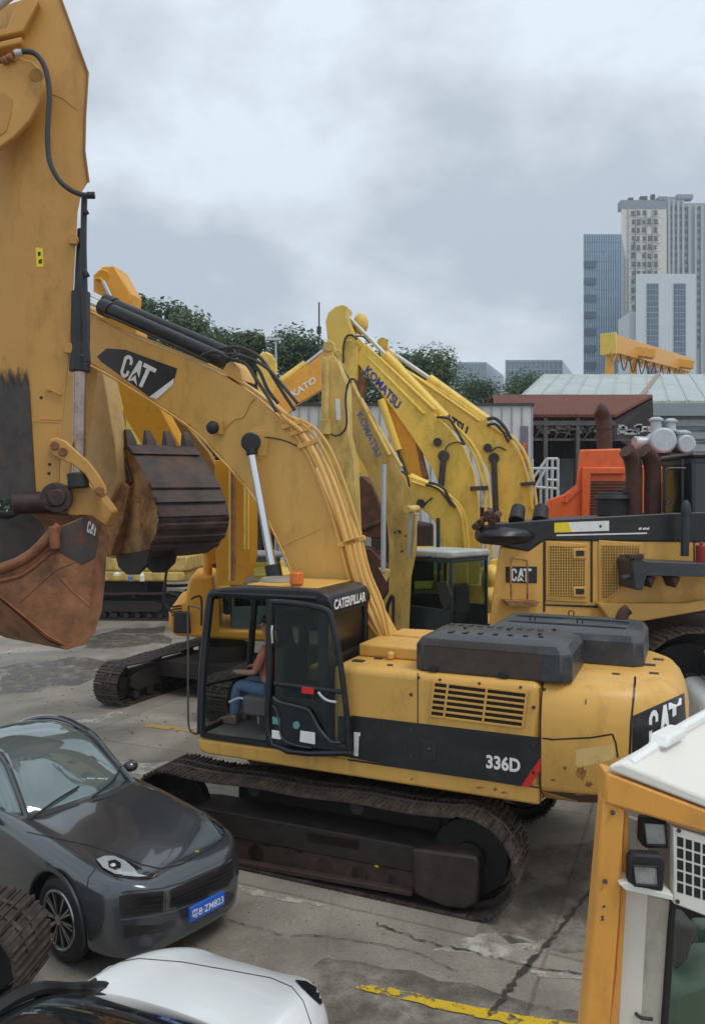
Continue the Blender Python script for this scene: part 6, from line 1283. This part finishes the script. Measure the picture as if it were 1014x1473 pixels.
crack([(60, 1300), (90, 1290)], .01, 4)
o = m.build('ground_crack', crk, smooth=False); o['kind'] = 'structure'
# pebbles
m = MB(); rr = random.Random(5)
for i in range(260):
    x = rr.uniform(330, 860); y = rr.uniform(1285, 1470); p = pz(x, y, 0); s = rr.uniform(.004, .013); m.sphere(p+Vector((0, 0, s*.4)), s, s*rr.uniform(.6, 1), s*.6, n=6)
for i in range(200):
    x = rr.uniform(0, 300); y = rr.uniform(900, 1080); p = pz(x, y, 0); s = rr.uniform(.01, .03); m.sphere(p+Vector((0, 0, s*.4)), s, s*rr.uniform(.6, 1), s*.6, n=6)
o = m.build('gravel', mat('pebble', (.22, .2, .17), .8, var=.5, vs=2)); o['kind'] = 'stuff'; o['label'] = 'loose pebbles and crumbs of concrete scattered over the yard'; o['category'] = 'gravel'
# ================= BUILDINGS
def bth(nm, label, cat, x, Y): return thing(nm, label, cat, (x, Y, 0))
zY = lambda py, Y: CH+(CY-py)/F_PX*Y
xY = lambda px, Y: (px-CX)/F_PX*Y
W0 = FF(0, 0, 0)
def wbox(x0, x1, y0, y1, z0, z1): 
    m = MB(); return m.prism([(x0, y0, z0), (x1, y0, z0), (x1, y0, z1), (x0, y0, z1)], (0, y1-y0, 0))
# white prefab wall
wl = bth('site_office', 'long white-panelled prefab building behind the yellow booms', 'building', 2, 33)
wx0, wx1, wY = xY(400, 32), xY(764, 32), 32.
wbox(wx0, wx1, wY, wY+6, 0, zY(584, wY)).build('wall', mat('white_panel', (.60, .62, .64), .5, var=.05, dirt=(.35, .34, .33), da=.3, ds=1.0, streak=True), wl)
wbox(wx0-.1, wx1+.1, wY-.1, wY+6.1, zY(584, wY), zY(580, wY)).build('roof', 'hoodg', wl)
m = MB(); 
for i in range(26): x = wx0+(wx1-wx0)*i/25; m.prism([(x, wY-.04, 0), (x+.06, wY-.04, 0), (x+.06, wY-.04, zY(586, wY)), (x, wY-.04, zY(586, wY))], (0, .04, 0))
m.prism([(wx0, wY-.045, 4.6), (wx1, wY-.045, 4.6), (wx1, wY-.045, 4.75), (wx0, wY-.045, 4.75)], (0, .045, 0))
m.build('panel_joint', mat('joint_grey', (.33, .34, .36), .5), wl)
m = MB(); m.prism([(xY(748, wY), wY-.06, 3.9), (xY(759, wY), wY-.06, 3.9), (xY(759, wY), wY-.06, zY(613, wY)), (xY(748, wY), wY-.06, zY(613, wY))], (0, .06, 0)); m.build('door', mat('door_mauve', (.16, .14, .20), .5), wl)
m = MB(); m.prism([(xY(751, wY), wY-.08, 4.5+1.9), (xY(755, wY), wY-.08, 4.5+1.9), (xY(755, wY), wY-.08, 4.5+2.6), (xY(751, wY), wY-.08, 4.5+2.6)], (0, .02, 0)); m.build('door_notice', 'orange', wl)
m = MB(); m.prism([(xY(690, wY), wY-.05, 3.2), (xY(722, wY), wY-.05, 3.2), (xY(722, wY), wY-.05, 4.4), (xY(690, wY), wY-.05, 4.4)], (0, .05, 0)); m.build('window', 'dglass', wl)
# rust-roofed open shed
def corr(nm, col, sc, rough=.5, dirt=None, axis=0, metal=.2, da=.6, ds=.6):
    m = mat(nm, col, rough, metal, var=.12, vs=.5, dirt=dirt, da=da, ds=ds)
    t = m.node_tree; b = t.nodes['Principled BSDF']; co = t.nodes.new('ShaderNodeTexCoord'); wv_ = t.nodes.new('ShaderNodeTexWave'); wv_.bands_direction = 'XYZ'[axis]; wv_.inputs['Scale'].default_value = sc; t.links.new(co.outputs['Object'], wv_.inputs[0])
    bp = t.nodes.new('ShaderNodeBump'); bp.inputs['Strength'].default_value = .9; bp.inputs['Distance'].default_value = .08; t.links.new(wv_.outputs[0], bp.inputs['Height']); t.links.new(bp.outputs[0], b.inputs['Normal']); return m
sh = bth('open_shed', 'open-sided dark shed under a rust-red corrugated roof', 'shed', 11, 36)
Ye, Yr = 33., 37.5
ez, rz = zY(600, Ye), zY(571, Yr)
ex0, ex1, rx0, rx1 = xY(712, Ye), xY(885, Ye), xY(708, Yr), xY(938, Yr)
rx1u = rx1
m = MB(); m.prism([(ex0, Ye, ez), (ex1, Ye, ez), (rx1, Yr, rz), (rx0, Yr, rz)], (0, 0, .12)); m.prism([(rx0, Yr, rz), (rx1, Yr, rz), (ex1+5.2, 42, ez-.1), (ex0, 42, ez)], (0, 0, .12))
m.build('roof', corr('rust_roof', (.21, .062, .036), 3.2, .7, (.30, .12, .07), 0), sh, smooth=False)
m = MB(); m.prism([(ex1-.1, Ye+.1, ez-.15), (rx1-.1, Yr, rz-.15), (ex1+5.0, 41.8, ez-.3), (ex1+5.0, 41.8, ez-1.2), (ex1-.1, Ye+.1, ez-.9)], (.1, .02, 0)); m.build('gable_frame', 'frame', sh, smooth=False)
m = MB()
for i in range(3):
    x = ex0+2.2+(ex1-ex0-2.4)*i/2; m.bar((x, Ye+.15, 0), (x, Ye+.15, ez), .16)
m.bar((ex0, Ye+.15, ez-.25), (ex1, Ye+.15, ez-.25), .2)
for i in range(12): x = ex0+(ex1-ex0)*i/12; m.bar((x, Ye+.15, ez-.9), (x+.4, Ye+.15, ez-.3), .04)
m.bar((ex0, Ye+.15, ez-.95), (ex1+4, Ye+.5, ez-.95), .1)
m.build('frame', mat('grey_steel', (.09, .08, .075), .6, var=.3), sh, smooth=False)
wbox(ex0, rx1+2, 41.2, 41.4, 0, ez).build('rear_wall', corr('dark_sheet', (.045, .045, .048), 2.5, .7, (.12, .11, .1), 0), sh, smooth=False)
m = MB()
for i in range(9): x = xY(800, 36)+i*.85; m.prism([(x, 36, .0), (x+.8, 36, .0), (x+.8, 36, ez-1.6), (x, 36, ez-1.6)], (0, .08, 0))
m.build('sheet_wall', mat('sheet_grey', (.09, .09, .095), .6, var=.3, dirt=(.2, .19, .17), da=.5, ds=1), sh, smooth=False)
m = MB(); rr = random.Random(3)
for i in range(70): x = rr.uniform(xY(768, 34), xY(930, 34)); z = ez-.55+rr.uniform(-.15, .15); m.box(W0, x, x+rr.uniform(.1, .35), 33.6, 33.7, z, z+rr.uniform(.05, .18))
m.build('hanging_strips', mat('pale_strips', (.5, .5, .5), .6, var=.4), sh, smooth=False)
# stair frame
sf_ = bth('scaffold_stair', 'white tubular steel stair frame standing at the open shed', 'stair frame', xY(785, 31), 31)
m = MB(); q = lambda x, y: Vector((xY(x, 31), 31, zY(y, 31)))
for a_, b_ in (((765, 690), (786, 660)), ((786, 660), (802, 660)), ((786, 660), (786, 702)), ((802, 660), (802, 704)), ((765, 660), (765, 700)), ((765, 674), (802, 674)), ((765, 700), (802, 703)), ((786, 690), (802, 691)), ((770, 700), (786, 672)), ((794, 660), (794, 703))): m.cyl(q(*a_), q(*b_), .06, n=8)
for x_ in (765, 786, 802): m.cyl(q(x_, 700), Vector((xY(x_, 31), 31, 0)), .06, n=8); m.cyl(Vector((xY(x_, 31), 32, 0)), q(x_, 674)+Vector((0, 1, 0)), .06, n=8); m.cyl(q(x_, 674), q(x_, 674)+Vector((0, 1, 0)), .05)
m.build('frame', 'galv', sf_)
# big pale metal roof
bs_ = bth('warehouse', 'warehouse with a pale green-white corrugated metal roof', 'warehouse', 22, 55)
Y1, Y2 = 48., 60.
z1, z2 = zY(580, Y1), zY(541, Y2)
x0a, x0b = xY(742, Y1), xY(783, Y2)
m = MB(); m.prism([(x0a, Y1, z1), (45, Y1, z1), (48, Y2, z2), (x0b, Y2, z2)], (0, 0, .15)); m.prism([(x0b, Y2, z2), (48, Y2, z2), (48, 72, z1), (x0b, 72, z1)], (0, 0, .15)); m.build('roof', corr('pale_roof_sheet', (.50, .56, .55), 1.3, .45, (.30, .25, .18), 0, da=.5, ds=.35), bs_, smooth=False)
m = MB()
for i in range(30): u = i/29; a = Vector((x0a, Y1, z1+.16)).lerp(Vector((45, Y1, z1+.16)), u); b = Vector((x0b, Y2, z2+.16)).lerp(Vector((48, Y2, z2+.16)), u); m.bar(a, b, .10, .08)
m.build('roof_rib', mat('rib_green', (.36, .42, .41), .5), bs_, smooth=False)
u = .27; m = MB(); m.bar(Vector((x0a, Y1, z1+.2)).lerp(Vector((45, Y1, z1+.2)), u-.05), Vector((x0b, Y2, z2+.2)).lerp(Vector((48, Y2, z2+.2)), u), .3, .08); m.build('rust_streak', mat('rust_flash', (.33, .24, .17), .7), bs_)
wbox(x0a+.5, 45, Y1+.4, Y1+.8, 0, z1-.05).build('wall', corr('wall_sheet', (.22, .25, .26), 1.2, .6, (.1, .1, .1), 2), bs_, smooth=False)
wbox(x0a, 45, Y1-.15, Y1+.3, z1-.8, z1-.02).build('gutter', mat('gutter_grey', (.24, .29, .30), .5), bs_)
m = MB()
for i in range(9): m.prism([(xY(970, Y1), Y1+.34, z1-1.4-i*.8), (xY(1040, Y1), Y1+.34, z1-1.4-i*.8), (xY(1040, Y1), Y1+.34, z1-1.0-i*.8), (xY(970, Y1), Y1+.34, z1-1.0-i*.8)], (0, .05, 0))
m.build('louvre', mat('louvre_grey', (.33, .36, .37), .5), bs_, smooth=False)
# dark fill building under the shed side
# towers --------------------------------------------------------
def tower(nm, label, cat, pxl, pxr, pyt, Y, depth, m_, zt=None):
    r = bth(nm, label, cat, xY((pxl+pxr)/2, Y), Y); h = zY(pyt, Y)
    MB().prism([(xY(pxl, Y), Y, 0), (xY(pxr, Y), Y, 0), (xY(pxr, Y), Y, h), (xY(pxl, Y), Y, h)], (depth*.42, depth, 0)).build('wall', m_, r, smooth=False); return r, h
# blue glass slab
tb, hb = tower('glass_tower', 'blue glass office tower left of the beige high-rise', 'tower', 839, 893, 337, 300, 30, mat('curtain_glass', (.16, .27, .38), .12, .2, var=.25, vs=.08))
m = MB(); xa, xb = xY(839, 300), xY(893, 300)
for i in range(17): x = xa+(xb-xa)*i/16; m.box(W0, x-.13, x+.13, 299.6, 300, 0, hb)
m.build('mullion', mat('mullion', (.34, .44, .52), .4), tb, smooth=False)
m = MB()
for k in range(32): z = hb-3.2-k*3.7; m.box(W0, xa, xb, 299.75, 300, z, z+.35)
m.build('floor_band', mat('band_blue', (.10, .17, .25), .4), tb, smooth=False)
m0 = MB().box(W0, -2.1, 2.1, -.45, 0, -1.3, 1.3); first = None
mdark = mat('slot_dark', (.05, .09, .14), .3)
for k in range(16):
    loc = Vector((xY(848, 300), 299.55, hb-12-k*6.6))
    if first is None:
        mm_ = MB(); mm_.v = [v+loc for v in m0.v]; mm_.f = m0.f; mm_.m = m0.m; first = mm_.build('window', mdark, tb); fl = loc
    else: c = first.copy(); COL.objects.link(c); c.parent = tb; c.location = loc-fl
# beige residential tower
tr, hr = tower('apartment_tower', 'tall beige apartment tower with dark rooftop and rows of small windows', 'tower', 893, 958, 300, 330, 30, mat('beige_render', (.66, .63, .56), .8, var=.05, vs=.05))
m = MB(); m.box(W0, xY(893, 330)-.2, xY(958, 330), 329.8, 334, hr, zY(288, 330)); m.box(W0, xY(946, 330), xY(958, 330), 329.6, 335, zY(288, 330), zY(283, 330)); m.build('roof_band', mat('roof_slate', (.22, .25, .28), .7), tr, smooth=False)
def rep(parent, mb, pts, nm, mt_):
    f0 = None; rq = random.Random(len(pts))
    for loc in pts:
        loc = Vector(loc)+Vector((rq.uniform(-.25, .25), 0, rq.uniform(-.15, .15)))
        if rq.random() < .08: continue
        if f0 is None: q = MB(); q.v = [v+loc for v in mb.v]; q.f = mb.f; q.m = mb.m; f0 = q.build(nm, mt_, parent, smooth=False); l0 = loc
        else: c = f0.copy(); COL.objects.link(c); c.parent = parent; sc_ = rq.uniform(.8, 1.15); c.scale = (sc_, 1, sc_); c.location = loc-l0*1.0; c.location = Vector((loc.x-wloc(parent).x, loc.y-wloc(parent).y, loc.z))-Vector(((l0.x-wloc(parent).x)*sc_, l0.y-wloc(parent).y, l0.z*sc_))
wnd = MB().box(W0, -.75, .75, -.15, .2, -.95, .95).box(W0, -.95, .95, -.6, -.1, -1.15, -.98)
pts = []
for k in range(18):
    for x_ in (910, 917.5, 925.5, 933.5, 942):
        if len(pts) < 90: pts.append((xY(x_, 330), 329.9, zY(306+k*12.3, 330)))
rep(tr, wnd, pts, 'window', mat('window_dark', (.10, .11, .12), .3))
m = MB()
for k in range(18): m.box(W0, xY(900, 330), xY(950, 330), 329.9, 330, zY(300+k*12.3, 330)-.1, zY(300+k*12.3, 330)+.1)
for x_ in (903, 914, 929, 938): m.box(W0, xY(x_, 330)-.2, xY(x_, 330)+.2, 329.5, 330, 20, hr)
m.build('facade_line', mat('facade_shade', (.42, .41, .38), .8), tr, smooth=False)
# grey wing
tg, hg = tower('apartment_tower', 'grey ribbed apartment tower right of the beige one, cut by the photo edge', 'tower', 958, 984, 283, 336, 26, mat('grey_render', (.30, .33, .36), .8, var=.1, vs=.08))
wbox(xY(984, 345), xY(1040, 345), 345, 349, 0, zY(292, 345)).build('wing', mat('grey_render2', (.32, .36, .38), .8, var=.1, vs=.08), tg, smooth=False)
wbox(xY(970, 338), xY(993, 338), 335.5, 339, hg-1, zY(280, 336)).build('roof_box', mat('roof_slate2', (.25, .29, .33), .7), tg, smooth=False)
m = MB()
for x_ in (961, 967, 974, 981): m.box(W0, xY(x_, 336)-.45, xY(x_, 336)+.45, 335.2, 336, 10, hg-2)
for x_ in (990, 999, 1008): m.box(W0, xY(x_, 345)-.5, xY(x_, 345)+.5, 344.2, 345, 10, zY(296, 345))
m.build('facade_rib', mat('rib_pale', (.42, .45, .47), .7), tg, smooth=False)
w2 = MB().box(W0, -.6, .6, -.3, .2, -.8, .8)
pts = []
for k in range(19):
    for x_, Y_ in ((964, 336), (970.5, 336), (978, 336), (986, 345), (1004, 345)): pts.append((xY(x_, Y_), Y_-.1, zY(300+k*11, Y_)))
rep(tg, w2, pts[:96], 'window', mat('window_slate', (.08, .10, .12), .3))
m = MB(); rq = random.Random(6)
for k in range(60): x = xY(rq.choice((912, 921, 930, 938, 946)), 330)+rq.uniform(-.5, .5); z = zY(306+rq.randrange(18)*12.3+7, 330); m.box(W0, x-.35, x+.35, 329.3, 329.9, z-.3, z+.3)
m.build('air_conditioner', mat('ac_grey', (.6, .6, .58), .6), tr, smooth=False)
m = MB()
for x_, a_, b_ in ((905, 2, 1.6), (922, 3, 2.2), (938, 1.5, 3)): m.box(W0, xY(x_, 330), xY(x_, 330)+a_, 331, 333, zY(288, 330), zY(288, 330)+b_)
m.build('rooftop_plant', 'hoodg', tr, smooth=False, each=True)
# white block with two glazed strips
tw, hw_ = tower('office_block', 'white office block with two vertical dark window strips in front of the apartment towers', 'office building', 914, 1000, 394, 260, 30, mat('white_clad', (.58, .63, .65), .6, var=.04, vs=.05))
wbox(xY(914, 260)-.8, xY(914, 260)+4, 264, 275, 0, zY(445, 260)).build('low_wing', mat('white_clad2', (.55, .6, .62), .6), tw, smooth=False)
for a, b in ((930, 946), (968.5, 985)):
    q = wbox(xY(a, 260), xY(b, 260), 259.7, 260.2, 5, zY(408, 260)).build('window_strip', mat('strip_glass', (.09, .14, .20), .15, var=.3, vs=.3), tw, smooth=False)
    m = MB()
    for k in range(22): m.box(W0, xY(a, 260), xY(b, 260), 259.6, 259.75, zY(408+k*8.3, 260)-.22, zY(408+k*8.3, 260))
    for k in range(1, 4): x = xY(a+(b-a)*k/4, 260); m.box(W0, x-.07, x+.07, 259.58, 259.75, 5, zY(408, 260))
    m.build('strip_bars', mat('strip_bar', (.30, .38, .44), .5), q, smooth=False)
# two low offices behind the trees
for (a, b, t, nm) in ((650, 699, 521, 'low blue-grey glass office block above the trees, the left one of two'), (727, 808, 518, 'long grey glass office block above the pale metal roof')):
    r, h_b = tower('office_block', nm, 'office building', a, b, t, 380, 40, mat('far_glass', (.22, .31, .37), .3, var=.15, vs=.06))
    m = MB()
    for k in range(8): m.box(W0, xY(a, 380), xY(b, 380), 379.7, 380, h_b-1-k*4, h_b-.5-k*4)
    for i in range(14): x = xY(a+(b-a)*i/13, 380); m.box(W0, x-.2, x+.2, 379.6, 380, 0, h_b)
    m.build('facade_grid', mat('far_grid', (.36, .43, .47), .5), r, smooth=False)
# gantry crane
gc = bth('gantry_crane', 'amber gantry crane beam rising above the pale warehouse roof', 'crane', 30, 85)
cp = Vector((xY(873, 82), 82, zY(495, 82))); cq = Vector((xY(985, 105), 105, zY(495, 82)+.0))
cq.z = zY(528, 105)+.2; 
m = MB(); m.bar(cp, cq, 1.5, 2.0); gi = m.build('girder', 'amber', gc, bevel=.08)
m = MB(); m.bar(cp+Vector((0, -.2, 0)), cp+Vector((.2, .1, 0)), 1.7, 2.3); m.build('girder_end', 'kom2', gi, bevel=.05)
m = MB()
for u_, s_ in ((.02, .0), (.28, 0), (.9, 0)):
    c = cp.lerp(cq, u_)
    for s2 in (-1, 1): m.bar(c+Vector((0, 0, -.9)), Vector((c.x+s2*2.2, c.y+s2*.9, 0)), .5, .5)
m.build('crane_leg', 'amber', gc, bevel=.03)
m = MB()
for i in range(16):
    a = cp.lerp(cq, i/16); b = cp.lerp(cq, (i+.5)/16); m.bar(a+Vector((0, -.9, -1.0)), b+Vector((0, -.9, -1.9)), .12); m.bar(b+Vector((0, -.9, -1.9)), cp.lerp(cq, (i+1)/16)+Vector((0, -.9, -1.0)), .12)
m.box(W0, 0, 0, 0, 0, 0, 0) if False else None
m.build('truss', 'amber', gc, smooth=False)
for u_ in (.3, .85):
    c = cp.lerp(cq, u_); m = MB(); m.bar(c+Vector((-1.4, -1, .0)), c+Vector((1.8, -1, -.5)), 1.0, 1.1); m.build('trolley', 'amber', gc, bevel=.08)
m = MB()
for i in range(7): c = cp.lerp(cq, .1+.1*i)+Vector((0, -1.0, -1.0)); m.tube([c, c+Vector((.4, 0, -1.8)), c+Vector((.9, 0, -.2))], .07)
m.build('festoon_cable', 'k', gc)
# poles
for (x_, yt, Y_, lb, nm) in ((459, 435, 40, 'thin grey antenna mast standing behind the highest yellow boom', 'antenna_mast'), (397, 490, 36, 'short pale lamp pole standing before the trees', 'lamp_pole')):
    m = MB(); m.cyl((xY(x_, Y_), Y_, 0), (xY(x_, Y_), Y_, zY(yt, Y_)), .07 if nm == 'lamp_pole' else .05, .04)
    if nm == 'lamp_pole': m.box(W0, xY(x_, Y_)-.5, xY(x_, Y_)+.2, Y_-.1, Y_+.1, zY(yt, Y_), zY(yt, Y_)+.12)
    else: m.cyl((xY(x_, Y_), Y_, zY(480, Y_)), (xY(x_, Y_), Y_, zY(470, Y_)), .12)
    o = m.build(nm, 'galv' if nm == 'lamp_pole' else 'steel', loc=(xY(x_, Y_), Y_, 0)); tag(o, lb, 'mast' if nm != 'lamp_pole' else 'lamp pole')
# ================= TREES
def leafmat(nm, c):
    m = mat(nm, c, .6, var=.5, vs=1.2); t = m.node_tree; b = t.nodes['Principled BSDF']; tl_ = t.nodes.new('ShaderNodeBsdfTranslucent'); tl_.inputs[0].default_value = tuple(x*1.5 for x in c)+(1,); ms = t.nodes.new('ShaderNodeMixShader'); ms.inputs[0].default_value = .35; t.links.new(b.outputs[0], ms.inputs[1]); t.links.new(tl_.outputs[0], ms.inputs[2]); t.links.new(ms.outputs[0], t.nodes['Material Output'].inputs['Surface'])
    return m
LM = [leafmat('leaf_deep', (.045, .088, .036)), leafmat('leaf_mid', (.065, .115, .046)), leafmat('leaf_olive', (.088, .125, .05))]
bark = mat('bark', (.08, .06, .045), .9, bump=.3)
def crown_mesh(seed, h, wd, conifer=False):
    rr = random.Random(seed); mb = MB(); blobs = []
    nb = 30
    for i in range(nb):
        t = rr.random(); z = h*(.28+.72*t)
        rad = wd*.5*(math.sin(math.pi*min(1, .25+.8*t))**.7 if not conifer else (1.05-t)*.9)
        an = rr.uniform(0, 6.283); q = rad*rr.uniform(.3, .95)
        blobs.append((Vector((q*math.cos(an), q*math.sin(an), z)), rr.uniform(.09, .17)*wd*(1 if not conifer else .7)))
    for c, r in blobs:
        for k in range(360):
            d = Vector((rr.gauss(0, 1), rr.gauss(0, 1), rr.gauss(0, .75))).normalized(); p = c+d*r*rr.uniform(.55, 1.12)
            s = rr.uniform(.07, .16)*h/14; nn_ = (d+Vector((rr.uniform(-.8, .8), rr.uniform(-.8, .8), rr.uniform(-.3, .9)))).normalized(); u = nn_.orthogonal().normalized(); v = nn_.cross(u)
            a = rr.uniform(0, 3.14); u2 = u*math.cos(a)+v*math.sin(a); v2 = nn_.cross(u2)
            mb.add([p-u2*s, p+v2*s*.55, p+u2*s, p-v2*s*.55], [(0, 1, 2, 3)])
    return mb, blobs
protos = []
for s, (h, wd, con) in enumerate(((14, 9, 0), (14, 8, 0), (14, 10, 0), (14, 5, 1))):
    mb, blobs = crown_mesh(s+11, h, wd, con); me = bpy.data.meshes.new('crown'); me.from_pydata([tuple(v) for v in mb.v], [], mb.f)
    mt2 = bpy.data.meshes.new('trunk'); t = MB(); t.tube([(0, 0, 0), (.15, .1, h*.3), (-.1, .1, h*.6), (0, 0, h*.92)], [.3, .06], n=8)
    for c, r in blobs[:9]: t.tube([(0, 0, c.z*.6), (c.x*.5, c.y*.5, c.z*.8), tuple(c)], [.12, .03], n=5, smooth=2)
    mt2.from_pydata([tuple(v) for v in t.v], [], t.f); mt2.materials.append(bark); protos.append((me, mt2))
tr_i = 0
def tree(px, pyt, Y, k, wscale=1., mi=0, label='', grp='trees behind the yard'):
    global tr_i
    h = zY(pyt, Y)*.955; r = thing('tree', label, 'tree', (xY(px, Y), Y, 0), grp); me, mt2 = protos[k]
    mk = me.name+str(mi)
    cm = bpy.data.meshes.get('crown_%d_%d' % (k, mi))
    if cm is None: cm = me.copy(); cm.name = 'crown_%d_%d' % (k, mi); cm.materials.append(LM[mi])
    c = bpy.data.objects.new('crown', cm); COL.objects.link(c); c.parent = r; t = bpy.data.objects.new('trunk', mt2); COL.objects.link(t); t.parent = r
    r.rotation_euler = (0, 0, tr_i*2.4); s = h/14.; r.scale = (s*wscale, s*wscale, s); tr_i += 1
TL = [(200, 416, 46, 3, 'dark tree just right of the toothed-bucket boom knuckle'), (238, 432, 50, 1, 'dark broad tree left of the highest crown above the black cylinder'), (272, 446, 48, 1, 'broad dark tree directly above the black stick cylinder'), (306, 472, 52, 1, 'rounded tree right above the end of the black cylinder'),
 (330, 474, 54, 1, 'lower rounded tree just left of the pointed tree'), (366, 468, 50, 3, 'pointed dark tree left of the short lamp pole'), (395, 488, 55, 2, 'wide tree directly behind the short lamp pole'), (425, 480, 56, 0, 'dark tree above the white KATO lettering'), (450, 488, 58, 1, 'tree at the foot of the thin antenna mast'),
 (545, 500, 58, 2, 'tree glimpsed between the two highest yellow booms'), (590, 506, 56, 1, 'tree behind the rearmost chrome rod'), (622, 506, 54, 0, 'tallest tree left of the low blue-grey office block'), (655, 535, 60, 2, 'tree in front of the low blue-grey office block'), (690, 545, 62, 1, 'lower tree just right of the low blue-grey office block'), (722, 552, 64, 2, 'lowest rounded tree between the two low office blocks'), (757, 540, 66, 0, 'small tree in front of the long grey office block'),
 (500, 520, 50, 2, 'dark tree hidden behind the steep faded boom')]
for i, (x_, y_, Y_, k, lb) in enumerate(TL): tree(x_, y_, Y_, k, 1.25 if k != 3 else 1.4, (i*2+1) % 3, lb)
m = MB(); rr = random.Random(9)
for i in range(14000):
    x = rr.uniform(-34, 22); z = rr.uniform(0, 9.5+math.sin(x*.7)+1.2*math.sin(x*1.9)); p = Vector((x, 60+rr.uniform(-1.5, 1.5), z)); s = rr.uniform(.25, .5)
    n_ = Vector((rr.uniform(-1, 1), rr.uniform(-1.5, 0), rr.uniform(-.2, 1))).normalized(); u = n_.orthogonal().normalized(); v = n_.cross(u); m.add([p-u*s, p+v*s*.6, p+u*s, p-v*s*.6], [(0, 1, 2, 3)])
o = m.build('undergrowth', LM[0], smooth=False); o['kind'] = 'stuff'; o['label'] = 'dense dark undergrowth filling the gaps beneath the tree row'; o['category'] = 'bushes'
# ---- air between us and the towers
hz = MB().add([(-140, -6, -1), (170, -6, -1), (170, 440, -1), (-140, 440, -1), (-140, -6, 150), (170, -6, 150), (170, 440, 150), (-140, 440, 150)], [(0, 3, 2, 1), (4, 5, 6, 7), (0, 1, 5, 4), (1, 2, 6, 5), (2, 3, 7, 6), (3, 0, 4, 7)])
hm = bpy.data.materials.new('haze_air'); hm.use_nodes = True; t = hm.node_tree; t.nodes.remove(t.nodes['Principled BSDF']); pv = t.nodes.new('ShaderNodeVolumePrincipled'); pv.inputs['Density'].default_value = HAZE; pv.inputs['Color'].default_value = (.86, .92, 1, 1); pv.inputs['Anisotropy'].default_value = .2; t.links.new(pv.outputs[0], t.nodes['Material Output'].inputs['Volume'])
if HAZE > 0: o = hz.build('haze', hm, smooth=False); o['kind'] = 'stuff'; o['label'] = 'thin grey haze between the yard and the far towers'; o['category'] = 'haze'
